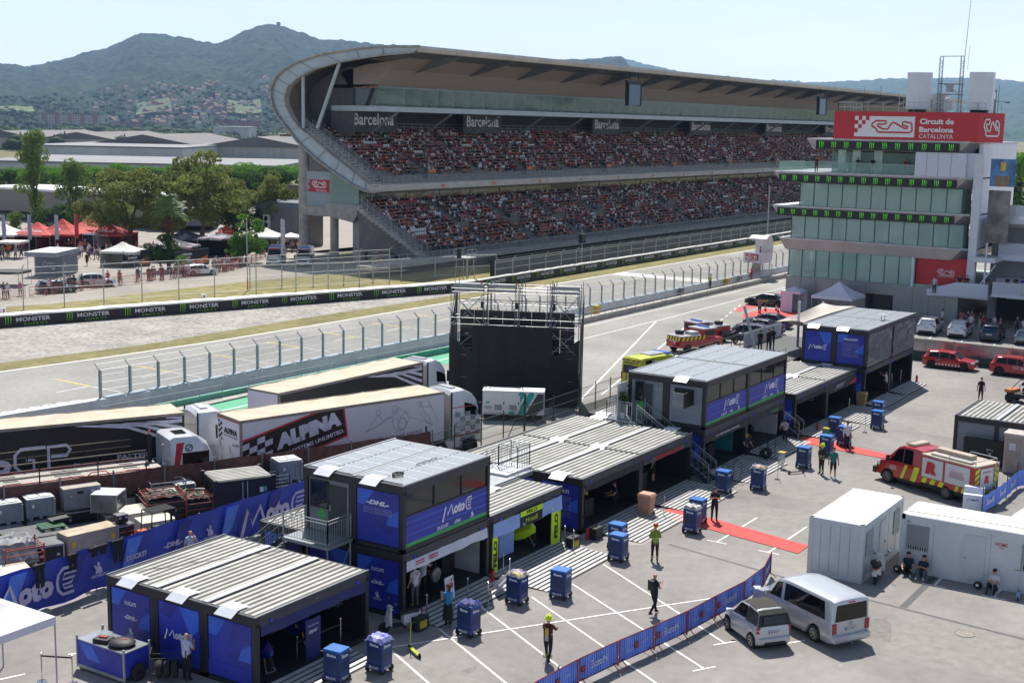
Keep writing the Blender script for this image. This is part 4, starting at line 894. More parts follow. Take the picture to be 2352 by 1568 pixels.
mb=MB(bo);mb.boxc(bp(L_+.2,1.9,.3),(.12,.12,3.8),GREYP);mb.tube(bp(L_+.3,0,-.3),bp(L_+.3,3.6,-.3),.05,GREYP);mb.mk('side_panel',bs)
gn=thing('generator','white power generator with turquoise stripes in front of the black screen cloth','generator',(72.6,46.6,.45),atan2(-3.1,1.75));TUR=M('turquoise','1f9f9c',.5,ns=2,na=.05)
mb=MB();mb.bx(-2.05,2.05,0,1.3,.0,1.55,WH);mb.bx(-2,2,.05,1.25,-.35,0,BLACK);mb.bx(-2.08,2.08,-.02,1.32,1.55,1.6,WH);mb.mk('housing',gn,bevel=.02)
mb=MB();z=(0,0,1);x=(1,0,0)
for s_,c_ in((.0,TUR),(.65,TUR),(1.25,M('dark_stripe','3b3f45',.5))):shape(mb,[(-.25,-.5),(.1,-.5),(.75,.35),(.75,.5),(.45,.5),(-.25,-.25)],(s_-.05,-.012,.78),x,z,1.05,1.5,c_)if s_<1.2 else shape(mb,[(-.6,-.5),(.3,.45),(.75,.45),(.75,-.2),(.2,-.5)],(1.35,-.010,.78),x,z,.9,1.5,c_)
shape(mb,[(-.5,-.1),(-.3,.1),(-.3,.3),(-.1,.1),(-.1,.3),(.1,.1),(.3,.4),(.1,.0),(-.1,-.1),(-.1,0)],(-1.65,-.012,.75),x,z,.5,.5,TUR);text(mb,'MOBILLS',(-1.65,-.012,.5),x,z,.1,BLACK,w=.5);text(mb,'ENERGY RENT',(-1.65,-.012,.37),x,z,.06,BLACK,w=.5);text(mb,'900 500 350 / mobills.es',(-1.3,-.012,.1),x,z,.06,BLACK,w=1.2);mb.bn('livery',gn)
for x0 in(-.95,.05):
 mb=MB();mb.bx(x0-.45,x0+.4,-.022,-.015,.2,1.3,WH);mb.bx(x0+.28,x0+.36,-.035,-.022,.7,.85,BLACK);mb.mk('service_door',gn)
 mb=MB();mb.bx(x0-.3,x0+.2,-.05,-.022,.3,.65,GREYP);mb.mk('vent_grille',gn)
 # PEOPLE
SKIN=M('skin','c08f74',.55,ns=3,na=.08);SKIN2=M('skin_tanned','a06f54',.55,ns=3,na=.08)
def skin_body(J,E,root=0,sub=1):
 me=bpy.data.meshes.new('b');me.from_pydata([j[0]for j in J],E,[]);o=bpy.data.objects.new('b',me);COL.objects.link(o)
 o.modifiers.new('s','SKIN');sv=me.skin_vertices[0].data
 for i,j in enumerate(J):
  r_=j[1];sv[i].radius=(r_,r_)if not hasattr(r_,'__len__')else r_;sv[i].use_root=(i==root)
 if sub:m=o.modifiers.new('u','SUBSURF');m.levels=sub;m.render_levels=sub
 dg=bpy.context.evaluated_depsgraph_get();dg.update();out=bpy.data.meshes.new_from_object(o.evaluated_get(dg))
 bpy.data.objects.remove(o);bpy.data.meshes.remove(me);return out
def lerp3(a,b,t):return tuple(a[i]+(b[i]-a[i])*t for i in range(3))
def body_mesh(pose='stand',arms='down',fingers=True,lean=0.,seat=False,build=1.):
 J=[];E=[];RG=[]
 def j(p,r_):J.append((tuple(p),r_));return len(J)-1
 def e(a,b,rg):E.append((a,b));RG.append(rg)
 hz=.93
 if pose in('sit','crouch'):hz=.42 if pose=='crouch' else .16
 ly=-sin(lean);lz=cos(lean)
 def T(x,d,fy=0.):
  return(x,fy+ly*d,hz+lz*d)
 pel=j(T(0,0),.15*build);sp=j(T(0,.2),(.155*build,.13*build));ch=j(T(0,.42),(.185*build,.135));nb=j(T(0,.555),.07);nk=j(T(0,.61),.052)
 hb=j(T(0,.66,-.01),.068);hm=j(T(0,.735,-.015),(.083,.095));ht=j(T(0,.81,-.005),.06)
 e(pel,sp,'w');e(sp,ch,'s');e(ch,nb,'s');e(nb,nk,'k');e(nk,hb,'k');e(hb,hm,'k');e(hm,ht,'k')
 nose=j((0,ly*.735-.112,hz+lz*.735-.015),.014);e(hm,nose,'k')
 for sx in(-1,1):ear=j((sx*.088,ly*.73,hz+lz*.73),.014);e(hm,ear,'k')
 A={'down':((.25,.03,-.3),(.27,-.06,-.54)),'cross':((.26,-.02,-.28),(.0,-.24,-.24)),'phone':((.24,-.1,-.26),(.06,-.32,-.12)),'hip':((.36,.08,-.22),(.2,-.02,-.42)),'forward':((.24,-.2,-.2),(.2,-.44,-.22)),'ear':((.27,-.12,-.2),(.1,-.16,.1)),'back':((.27,.12,-.25),(.08,.2,-.4)),'up':((.3,-.2,.02),(.25,-.42,.2)),'knee':((.25,-.14,-.26),(.2,-.4,-.3))}
 al=arms if isinstance(arms,tuple)else(arms,arms)
 for sx,an in zip((-1,1),al):
  el,wr=A[an];s0=T(sx*.17*build,.49);sh=j(s0,(.078,.078));e(ch,sh,'s')
  up=j(lerp3(s0,(s0[0]+sx*(el[0]-.19),s0[1]+el[1],s0[2]+el[2]),.6),.062);eb=j((sx*el[0],s0[1]+el[1],s0[2]+el[2]),.048);e(sh,up,'s');e(up,eb,'a')
  wp=(sx*wr[0],s0[1]+wr[1],s0[2]+wr[2]);wj=j(wp,.031);e(eb,wj,'a')
  d=(V3(wp)-V3((sx*el[0],s0[1]+el[1],s0[2]+el[2]))).normalized();side=d.cross(V3((0,1,0))if abs(d.y)<.8 else V3((0,0,1))).normalized()
  pm=j(tuple(V3(wp)+d*.075),(.036,.018));e(wj,pm,'h')
  if fingers:
   up_=side.cross(d).normalized()*(1 if an!='down' else 1)
   for k in range(4):
    off=side*((k-1.5)*.019);L_=(.068,.078,.074,.058)[k];f1=j(tuple(V3(wp)+d*(.075+L_*.6)+off),.0092);f2=j(tuple(V3(wp)+d*(.075+L_)+off*1.05-up_*.018),.0082);e(pm,f1,'h');e(f1,f2,'h')
   th=j(tuple(V3(wp)+d*.05+side*.045),.0105);th2=j(tuple(V3(wp)+d*.085+side*.058),.0092);e(wj,th,'h');e(th,th2,'h')
 P={'stand':(((.11,0,.49),(.12,.02,.09)),((-.11,0,.49),(-.12,.02,.09))),'walk':(((.1,-.12,.5),(.11,-.22,.1)),((-.1,.02,.5),(-.11,.3,.16))),'step':(((.1,-.1,.5),(.12,-.14,.09)),((-.1,.06,.48),(-.11,.18,.1))),'wide':(((.17,0,.49),(.22,.02,.09)),((-.17,0,.49),(-.22,.02,.09))),'sit':(((.14,-.38,.42),(.15,-.5,.07)),((-.14,-.36,.44),(-.13,-.55,.07))),'crouch':(((.13,-.3,.5),(.13,-.12,.08)),((-.13,-.32,.3),(-.14,0,.08)))}[pose]
 for kn,ak in P:
  sx=1 if kn[0]>0 else-1;hp=j((sx*.095,T(0,0)[1],hz-.06),.108*build);e(pel,hp,'p')
  t1=j(lerp3(J[hp][0],kn,.5),.092*build);k_=j(kn,.068);e(hp,t1,'p');e(t1,k_,'q')
  cf_=j(lerp3(kn,ak,.35),.064);an_=j(ak,.044);e(k_,cf_,'l');e(cf_,an_,'l');to=j((ak[0]+sx*.02,ak[1]-.15,max(.035,ak[2]-.055)),.036);hl=j((ak[0],ak[1]+.05,max(.04,ak[2]-.05)),.036);e(an_,to,'f');e(an_,hl,'f')
 me=skin_body(J,E,0,1)
 n=len(me.polygons);ce=np.empty(n*3);me.polygons.foreach_get('center',ce);ce=ce.reshape(-1,3)
 best=np.full(n,1e9);bi=np.zeros(n,int)
 for i,(a,b)in enumerate(E):
  p=np.array(J[a][0]);q=np.array(J[b][0]);d=q-p;t=np.clip(((ce-p)@d)/(d@d+1e-9),0,1);ds=np.linalg.norm(ce-p-t[:,None]*d,axis=1)
  ra=J[a][1]if not hasattr(J[a][1],'__len__')else sum(J[a][1])/2;rb=J[b][1]if not hasattr(J[b][1],'__len__')else sum(J[b][1])/2
  ds=ds-(ra+(rb-ra)*t);m=ds<best;best[m]=ds[m];bi[m]=i
 rg=np.array(RG)[bi];hd=T(0,.745,-.01)
 return me,rg,hd
_BODY={}
def person(label,loc,rz,shirt='1a1a1d',legs='16171a',shoes='d0d0d0',hair='2a1d14',pose='stand',arms='down',shorts=False,longs=False,lean=0.,sc=1.,hat=None,fingers=True,skin=None,group=None,build=1.,longhair=False,extra=None,parent=None):
 k=(pose,arms,fingers,lean,build)
 if k not in _BODY:_BODY[k]=body_mesh(*((pose,arms,fingers,lean,False,build)))
 me0,rg,hd=_BODY[k]
 me=me0.copy();me.name='person';me.materials.clear()
 sk=skin or SKIN;mats=[sk]+[M('fab_'+c,c,.85,ns=14,na=.16,bump=.25)for c in(shirt,legs,shoes)]
 for m in mats:me.materials.append(m)
 mp={'k':0,'h':0,'a':1 if longs else 0,'s':1,'w':1,'p':2,'q':2,'l':0 if shorts else 2,'f':3}
 me.polygons.foreach_set('material_index',np.array([mp[r_]for r_ in rg]));me.shade_smooth()
 o=bpy.data.objects.new('person',me);link(o,parent);o.location=loc;o.rotation_euler=(0,0,rz);o.scale=(sc,)*3
 tag(o,label,'person',group)
 h=V3(hd)
 if hat!='bald':
  mb=MB();hm_=M('hair_'+hair,hair,.8,ns=20,na=.2)
  if hat=='helmet_yellow':
   c_=M('hi_vis_yellow','c8e02a',.35,spec=.6);mb.ell(h+V3((0,.015,.045)),(.135,.155,.13),c_,12,8);mb.lathe([(.13,0),(.165,-.01),(.16,.015),(.13,.03)],h+V3((0,.01,.02)),c_,14);mb.bx(h.x-.012,h.x+.012,h.y-.13,h.y+.16,h.z+.12,h.z+.19,c_);nm='helmet'
  elif hat=='helmet_red':c_=M('helmet_red','a8342c',.4);mb.ell(h+V3((0,.015,.045)),(.13,.15,.12),c_,12,8);mb.lathe([(.13,0),(.16,-.01),(.13,.02)],h+V3((0,.01,.02)),M('hi_vis_yellow','c8e02a',.35),14);nm='helmet'
  elif hat=='cap':c_=M('cap_'+hair,hair,.8);mb.ell(h+V3((0,.012,.045)),(.1,.115,.07),c_,10,6);mb.boxc(h+V3((0,-.14,.04)),(.13,.11,.012),c_);nm='cap'
  else:
   mb.ell(h+V3((0,.022,.03)),(.097,.104,.088),hm_,10,7);nm='hair'
   if longhair:mb.ell(h+V3((0,.075,-.07)),(.085,.045,.16),hm_,8,6)
  mb.mk(nm,o,smooth=True)
 mb=MB()
 for sx in(-1,1):mb.ell(h+V3((sx*.032,-.098,.0)),(.014,.008,.009),BLACK,6,4)
 mb.ell(h+V3((0,-.1,-.055)),(.024,.008,.006),M('lips','8c4a40'),6,4);mb.mk('face',o)
 if extra:
  for nm,fn in extra:mb=MB();fn(mb,h);mb.mk(nm,o,smooth=False)
 return o
def at(px,py,z=0.):return G(px,py,z)
def face_dir(dx,dy):return atan2(dy,dx)+PI/2
REFL=M('reflective_yellow','cfd860',.4);SIL=M('reflective_silver','b9bcbc',.35)
def fire_extra(tank=True):
 def bands(mb,h):
  for sx in(-1,1):
   for z,r_ in((.2,.066),(.28,.07)):mb.lathe([(r_,-.018),(r_+.004,0),(r_,.018)],(sx*.115,.02,z),REFL,10);mb.lathe([(r_+.003,-.008),(r_+.003,.008)],(sx*.115,.02,z),SIL,10)
  for z in(1.0,1.12):mb.add([(.155*cos(t)*1.12,.125*sin(t)*1.05,z+dz)for dz in(-.02,.02)for t in[2*PI*i/14 for i in range(14)]],[(i,(i+1)%14,14+(i+1)%14,14+i)for i in range(14)],REFL)
 def tk(mb,h):mb.tube((0,.2,.98),(0,.2,1.34),.07,M('tank_yellow','d8a53a',.35),10);mb.ell((0,.2,1.34),.07,M('tank_yellow'),8,5);mb.tube((0,.2,.92),(0,.2,1.12),.072,GALV,10);mb.bx(-.12,.12,.12,.15,.95,1.4,BLACK)
 return[('reflective_bands',bands)]+([('air_tank',tk)]if tank else[])
 # VEHICLES
TYRE=M('tyre','1b1b1d',.85,ns=9);RIM=M('rim_alloy','a9acb0',.3,.8);RIMB=M('rim_black','222326',.4,.5);CGL=M('car_glass','0b0e10',.06,0,spec=.45);LAMP=M('lamp_clear','c9ced2',.1,.2,spec=.9);LRED=M('lamp_red','8e1014',.2,spec=.8);LORG=M('lamp_orange','d8691c',.3);PLB=M('trim_black','1a1b1d',.6,ns=4);PLATE=M('plate','c9cacc',.5);PLBLUE=M('plate_blue','2447a8',.5)
def wheel(r_,w_,rim=None,spokes=7):
 rim=rim or RIM
 mb=MB();mb.lathe([(r_*.66,-w_/2),(r_*.93,-w_/2),(r_,-w_*.35),(r_,w_*.35),(r_*.93,w_/2),(r_*.66,w_/2),(r_*.66,-w_/2)],(0,0,0),TYRE,20,'y')
 m2=MB();m2.lathe([(r_*.66,-w_/2+.01),(r_*.62,-w_*.1),(.01,-w_*.05)],(0,0,0),M('rim_dark_inside','2c2d30',.6),20,'y')
 for s_ in(-1,):
  for k in range(spokes):
   a=2*PI*k/spokes;m2.add([(cos(a+t)*q,s_*w_/2*.9+(0.03 if q<r_*.3 else 0),sin(a+t)*q)for q,t in((r_*.12,-.5),(r_*.64,-.14),(r_*.64,.14),(r_*.12,.5))],[(0,1,2,3)],rim)
  m2.lathe([(.0,s_*w_*.47),(r_*.17,s_*w_*.45)],(0,0,0),rim,10,'y');m2.lathe([(r_*.6,s_*w_*.47),(r_*.68,s_*w_*.5)],(0,0,0),rim,20,'y')
 return mb,m2
def add_wheels(t,pos,r_,w_,rim=None,spokes=7):
 a,b=wheel(r_,w_,rim,spokes)
 m1=a.mk('wheel',t,smooth=True);m2=b.bn('rim',m1)
 for i,(x,y)in enumerate(pos):
  if i==0:w1,w2=m1,m2
  else:
   w1=link(m1.copy(),t);w2=link(m2.copy(),w1)
  w1.location=(x,y-copysign(w_/2,y),r_);w1.rotation_euler=(0,0,PI if y>0 else 0)
class Body:
 def __init__(s,st):s.st=sorted(st)
 def at(s,x):
  st=s.st
  if x<=st[0][0]:return st[0][1:]
  for a,b in zip(st[:-1],st[1:]):
   if x<=b[0]:t=(x-a[0])/(b[0]-a[0]+1e-9);return tuple(p+(q-p)*t for p,q in zip(a[1:],b[1:]))
  return st[-1][1:]
 def ring(s,x,zb=None):
  zs,zm,zt,ws,wm,wt=s.at(x);zs=zb if zb is not None else zs
  zm=max(zm,zs+.02);zt=max(zt,zm+.005)
  q=[(ws*.96,zs),(ws,zs+min(.06,(zm-zs)*.3)),(wm+(ws-wm)*.3+.015,zs+(zm-zs)*.45),(wm+.012,zs+(zm-zs)*.82),(wm,zm),(wm-.02,zm+(zt-zm)*.06),(wt+.0,zt-(zt-zm)*.16),(wt-.06,zt-(zt-zm)*.05),(wt*.6,zt+.0),(wt*.25,zt+.01)]
  return[(x,-y,z)for y,z in q]+[(x,y,z)for y,z in q[::-1]]
 def side(s,x,t,out=.01,sgn=-1):
  zs,zm,zt,ws,wm,wt=s.at(x);return(x,sgn*(wm-.02+(wt-wm+.02)*t+out),zm+(zt-zm)*(.07+.77*t))
def car_body(t,B,paint,wheels,rw,arch=True,x0=None,x1=None,name='body',gap=.055):
 st=B.st;xs=sorted(set([round(a[0],3)for a in st]+list(np.round(np.linspace(st[0][0],st[-1][0],34),3))+[round(wx+rw*1.13*cos(a),3)for wx in wheels for a in np.linspace(0,PI,13)]))
 mb=MB();rings=[]
 for x in xs:
  zs=B.at(x)[0];zb=zs
  for wx in wheels:
   d=abs(x-wx);R_=rw*1.13
   if d<R_:zb=max(zb,rw+sqrt(max(0,R_*R_-d*d)))
  rings.append(B.ring(x,zb))
 mb.loft(rings,paint);o=mb.mk(name,t,smooth=True)
 mb=MB()
 for wx in wheels:mb.lathe([(rw*1.12,-B.at(wx)[3]+.1),(rw*1.12,B.at(wx)[3]-.1)],(wx,0,rw),PLB,18,'y');
 for s_ in(-1,1):
  mb.bx(st[0][0]+.25,st[-1][0]-.25,s_*(B.at(0)[3]-.3)-.02,s_*(B.at(0)[3]-.3)+.02,.2,.55,PLB)
 mb.mk('wheel_arch',o);return o
def side_glass(t,B,spans,m=None,name='side_window'):
 m=m or CGL
 for s_ in(-1,1):
  for(xa,xb,xc,xd)in spans:
   n=5;P=[]
   for i in range(n+1):
    u=i/n;r_=[]
    for j in range(4):v=j/3;xl=xa+(xc-xa)*v;xr=xb+(xd-xb)*v;x=xl+(xr-xl)*u;r_.append(V3(B.side(x,v,.012,s_)))
    P.append(r_)
   mb=MB();mb.grid(P,m);mb.bn(name,t)
def screen_glass(t,B,xb,xt,name,m=None,tw=.9,z0=.06,z1=.86,out=.015):
 m=m or CGL;fx=1 if xb>xt else-1;zs,zm,zt,ws,wm,wt=B.at(xb);a=B.at(xt);P=[]
 zlo=max(zm,zt)if(zt-zm)<.25 else zm+.05
 for i in range(5):
  u=-1+2*i/4;row=[]
  for j in range(4):
   v=j/3;x=xb+(xt-xb)*v;b=B.at(x);w_=(b[4]+(b[5]-b[4])*(v))*tw;z=b[2]+out if(b[2]-b[1])<99 else 0
   row.append(V3((x+fx*.004-fx*.0*u*u,u*w_*.93,b[2]+out-.02*u*u)))
  P.append(row)
 mb=MB();mb.grid(P,m);return mb.bn(name,t)
def quadp(mb,pts,m):mb.poly(pts,m)
def hatch(label,loc,rz,paint,kind='suv',L=4.4,Wd=1.82,H=1.6,dark_roof=None,rim=None,group=None,cat='car',livery=None,plate='',name='parked_car',roof_rack=False):
 t=thing(name,label,cat,loc,rz,group);h=L/2;w_=Wd/2;rw=.34 if kind!='suv' else .37;gc=.2 if kind!='suv' else .26;bl=H*.62;hd=H*.60
 st=[(-h,gc+.2,bl*.86,bl*.90,w_*.84,w_*.82,w_*.68),(-h+.12,gc+.02,bl,bl+.1,w_*.93,w_*.93,w_*.72),(-h+.3,gc,bl+.02,H*.86,w_*.97,w_*.95,w_*.72),(-h+.6,gc,bl+.02,H*.965,w_,w_*.97,w_*.74),(-h+1.2,gc,bl,H,w_,w_*.985,w_*.74),(0,gc,bl-.02,H*.995,w_,w_,w_*.74),(.35,gc,bl-.03,H*.97,w_,w_,w_*.73),(h-1.62,gc,bl-.05,H*.86,w_,w_,w_*.71),(h-1.05,gc,hd,hd+.05,w_,w_*.97,w_*.8),(h-.35,gc,hd-.09,hd-.05,w_*.97,w_*.9,w_*.74),(h-.08,gc+.03,hd-.22,hd-.19,w_*.86,w_*.8,w_*.64),(h,gc+.15,hd-.36,hd-.33,w_*.72,w_*.68,w_*.55)]
 if kind=='sedan':st[2]=(-h+.3,gc,bl,bl+.08,w_*.97,w_*.95,w_*.75);st[3]=(-h+.62,gc,bl+.02,bl+.14,w_,w_*.97,w_*.74);st[4]=(-h+1.45,gc,bl,H*.98,w_,w_*.985,w_*.72)
 B=Body(st);wx=(-h+.82 if kind!='sedan' else-h+.95,h-.86)
 bo=car_body(t,B,paint,wx,rw)
 if kind=='sedan':side_glass(t,B,[(-h+1.1,-.1,-h+1.55,-.1),(0,h-1.3,0,.45)])
 else:side_glass(t,B,[(-h+.45,-.75,-h+.62,-.8),(-.68,.02,-.72,.02),(.1,h-1.3,.1,.5)])
 screen_glass(t,B,h-1.12,.42,'windscreen')
 if kind=='sedan':screen_glass(t,B,-h+.7,-h+1.4,'rear_window')
 else:
  mb=MB();zb=bl+.1;mb.add([(-h+.115,-w_*.62,zb),(-h+.115,w_*.62,zb),(-h+.36,w_*.58,H*.885),(-h+.36,-w_*.58,H*.885)],[(0,1,2,3)],CGL);mb.mk('rear_window',t)
  mb=MB();mb.boxc((-h+.45,0,H*.94),(.35,w_*1.35,.03),dark_roof or paint);mb.mk('spoiler',t)
 if dark_roof:
  mb=MB();P=[[V3((x,u*B.at(x)[5]*.78,B.at(x)[2]+.018-.01*abs(u)))for u in(-1,-.5,0,.5,1)]for x in np.linspace(-h+1.0,.3,6)];mb.grid(P,dark_roof);mb.bn('roof_panel',t)
 for s_ in(-1,1):
  mb=MB();mb.boxc((h-.22,s_*w_*.68,hd-.17),(.3,.34,.12),LAMP,rz=-s_*.5);mb.mk('headlight',t)
  mb=MB();mb.boxc((-h+.09,s_*w_*.68,bl-.06),(.12,.38,.13),LRED,rz=s_*.25);mb.mk('tail_light',t)
  mb=MB();mb.boxc((h-1.45,s_*(w_+.1),bl+.08),(.14,.2,.13),dark_roof or paint);mb.mk('mirror',t,bevel=.02)
  mb=MB();mb.bx(-h+.8,h-.8,s_*(w_+.0)-.02,s_*(w_+.0)+.012,gc-.01,gc+.1,PLB)
  for x in(-.72,.06):mb.bx(x,x+.012,s_*w_-.002 if s_>0 else-w_-.009,s_*w_+.009 if s_>0 else-w_+.002,gc+.12,bl-.02,PLB)
  mb.mk('sill_trim',t)
 mb=MB();mb.boxc((h-.1,0,gc+.2),(.12,w_*1.3,.2),PLB);mb.boxc((h-.06,0,hd-.24),(.1,w_*.8,.13),PLB);mb.boxc((-h+.03,0,gc+.14),(.12,w_*1.5,.2),PLB);mb.mk('bumper_trim',t)
 mb=MB();mb.boxc((-h+.05,0,bl-.22 if kind!='sedan' else bl-.3),(.16,.52,.12),PLATE);mb.boxc((h+.02,0,gc+.2),(.04,.5,.11),PLATE);po=mb.mk('number_plate',t)
 if plate:mb=MB();text(mb,plate,(-h-.035,0,bl-.22),(0,-1,0),(0,0,1),.07,BLACK,w=.42);mb.bn('lettering',po)
 if roof_rack:
  for s_ in(-1,1):mb=MB();mb.tube((-h+.8,s_*w_*.66,H+.03),(.3,s_*w_*.66,H+.02),.02,GALV,5);mb.mk('roof_rail',t)
 add_wheels(t,[(x,s_*(w_-.01))for x in wx for s_ in(-1,1)],rw,.22,rim)
 if livery:livery(t,B,h,w_,H,bl,gc)
 return t
 # TEAM GARAGES (container boxes)
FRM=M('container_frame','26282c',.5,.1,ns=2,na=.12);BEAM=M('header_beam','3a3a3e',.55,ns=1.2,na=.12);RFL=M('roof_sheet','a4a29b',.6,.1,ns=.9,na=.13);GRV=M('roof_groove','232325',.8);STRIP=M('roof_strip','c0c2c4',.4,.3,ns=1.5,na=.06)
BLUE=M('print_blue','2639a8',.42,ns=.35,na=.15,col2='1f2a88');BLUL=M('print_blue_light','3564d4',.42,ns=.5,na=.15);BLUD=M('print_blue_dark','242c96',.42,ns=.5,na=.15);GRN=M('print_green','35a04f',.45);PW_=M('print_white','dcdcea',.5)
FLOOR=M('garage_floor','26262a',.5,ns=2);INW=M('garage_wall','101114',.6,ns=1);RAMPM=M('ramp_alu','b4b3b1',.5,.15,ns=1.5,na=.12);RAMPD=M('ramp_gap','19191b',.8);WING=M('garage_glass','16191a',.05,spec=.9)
SOL=M('solar_cell_glare','8d9398',.4,.1,ns=6,na=.1,bump=.05);SOLF=M('solar_frame','e2e3e4',.35,.3);BLAMP=M('lamp_blue','2233c0',.3,emit=.2)  # SOL: cell colour paled, sun glare on the panels painted in
def blue_panel(t,x,y0,y1,z0,z1,art,k=0,nm='side_panel'):
 mb=MB();O_=t.location;mb.bx(x-.03-O_.x,x-O_.x,y0-O_.y,y1-O_.y,z0-O_.z,z1-O_.z,BLUE if art!='grey' else M('grey_shutter','7d838c',.5,ns=2,stretch=(.1,.1,9),na=.15));o=mb.mk(nm,t)
 w_,h_=y1-y0,z1-z0;c=V3((x-.036,(y0+y1)/2,(z0+z1)/2))-O_;xd=(-0.0,-1,0);yd=(0,0,1)
 if art=='grey':return o
 mb=MB();lay=0
 for q,m in(([(-.5,.5),(-.1,.5),(-.32,.2),(-.5,.2)],BLUL),([(.05,.5),(.5,.5),(.5,.2),(.28,.28),(.0,.1)],BLUD),([(-.1,-.05),(.5,.12),(.5,-.18),(.2,-.3)],BLUD),([(.28,.08),(.5,.2),(.5,-.12),(.2,-.12)],BLUL))if k%2==0 else(([(.0,.5),(.5,.5),(.5,.18),(.3,.02)],BLUL),([(-.35,.5),(0,.5),(-.2,.25),(-.5,.3)],BLUD),([(-.5,-.1),(.1,.0),(-.1,-.3),(-.5,-.35)],BLUD)):lay+=1;shape(mb,q,c-V3((.0012*lay,0,0)),xd,yd,w_*.98,h_*.98,m)
 c=c+V3((-.012,0,0))
 if art=='sponsors':text(mb,'DUCATI',c+V3((0,0,h_*.28)),xd,yd,h_*.07,PW_,w=w_*.3,bold=.03,shear=.1);text(mb,'-DHL-',c+V3((0,0,h_*.03)),xd,yd,h_*.075,PW_,w=w_*.34,bold=.05,shear=.3);man(mb,c+V3((0,0,-h_*.22)),xd,yd,h_*.17,PW_)
 elif art=='moto':moto_logo(mb,c+V3((0,0,-.05)),xd,yd,w_*.72,PW_)
 elif art=='dhl':
  text(mb,'-DHL-',c+V3((0,0,h_*.27)),xd,yd,h_*.09,PW_,w=w_*.55,bold=.06,shear=.3)
  for i in range(4):text(mb,'innovation and electric racing together on every lap of the season',c+V3((0,0,h_*(.17-.035*i))),xd,yd,h_*.018,PW_,w=w_*.68,bold=0)
 elif art=='ducati':
  text(mb,'DUCATI',c+V3((0,0,h_*.33)),xd,yd,h_*.08,PW_,w=w_*.5,bold=.04,shear=.1)
  for i in range(11):text(mb,'innovation and electric racing together on every lap of the season',c+V3((0,0,h_*(.2-.045*i))),xd,yd,h_*.02,PW_,w=w_*(.62 if i%4!=3 else .4),bold=0)
 elif art=='bolt':
  pass
 mb.bn('print',o);return o
def roof(t,X0,X1,Y0,Y1,z,nd,style,strips=True):
 O_=t.location;mb=MB(O_);W_=(Y1-Y0)/nd
 if style=='rib':
  for d in range(nd):
   y0=Y0+W_*d;n=7;p=W_-.36;
   mb.poly([(X0+.08,y0+.06,z-.05),(X1-.08,y0+.06,z-.05),(X1-.08,y0+W_-.06,z-.05),(X0+.08,y0+W_-.06,z-.05)],GRV)
   for k in range(n):
    a=y0+.18+p*k/n;b=a+p/n*.74;mb.add([(X0+.12,a,z-.045),(X0+.12,a+.03,z),(X0+.12,b-.03,z),(X0+.12,b,z-.045),(X1-.12,a,z-.045),(X1-.12,a+.03,z),(X1-.12,b-.03,z),(X1-.12,b,z-.045)],[(0,4,5,1),(1,5,6,2),(2,6,7,3),(0,1,2,3),(4,7,6,5)],RFL)
  mb.mk('roof',t)
  mb=MB(O_)
  for d in range(nd+1):
   y=Y0+W_*d;
   if 0<d<nd:mb.bx(X0+.1,X1-.1,y-.12,y+.12,z-.02,z+.03,STRIP)
   else:mb.bx(X0,X1,y-.04 if d else y,y+.04 if not d else y,z-.02,z+.02,M('roof_rim','8d9092',.5,.3,ns=3))
  mb.mk('joint_strips',t)
 else:
  mb.bx(X0+.05,X1-.05,Y0+.05,Y1-.05,z-.06,z-.03,RFL);mb.mk('roof',t)
  for d in range(nd):
   y0=Y0+W_*d+.14
   mb=MB(O_);nx=6;ny=2;px=(X1-X0-.4)/nx;py=(W_-.3)/ny
   mb.bx(X0+.2,X1-.2,y0,y0+W_-.3,z-.02,z+.035,SOLF)
   for i in range(nx):
    for j in range(ny):mb.bx(X0+.2+px*i+.035,X0+.2+px*(i+1)-.035,y0+py*j+.03,y0+py*(j+1)-.03,z+.035,z+.042,SOL)
   mb.mk('solar_array',t)
   mb=MB(O_);x=X0+.3;yy=y0+py
   while x<X1-.4:mb.tube((x,yy+random.uniform(-.03,.03),z+.06),(x+.22,yy+random.uniform(-.03,.03),z+.06),.013,BLACK,4);x+=.3
   mb.mk('cable',t)
  mb=MB(O_)
  for d in range(1,nd):mb.bx(X0+.05,X1-.05,Y0+W_*d-.07,Y0+W_*d+.07,z-.03,z+.02,M('roof_rim','8d9092',.5,.3,ns=3))
  mb.bx(X0,X1,Y0,Y0+.05,z-.02,z+.05,STRIP);mb.bx(X0,X1,Y1-.05,Y1,z-.02,z+.05,STRIP);mb.mk('joint_strips',t)
def flashing(t,x,y,z):
 O_=t.location;mb=MB(O_);mb.add([(x-.28,y-.42,z-.14),(x-.28,y+.42,z-.14),(x+.08,y+.42,z+.06),(x+.08,y-.42,z+.06),(x+.6,y+.42,z+.06),(x+.6,y-.42,z+.06)],[(0,1,2,3),(3,2,4,5)],M('flashing','d0d3d8',.35,.2,ns=2,na=.05));mb.mk('flashing',t)
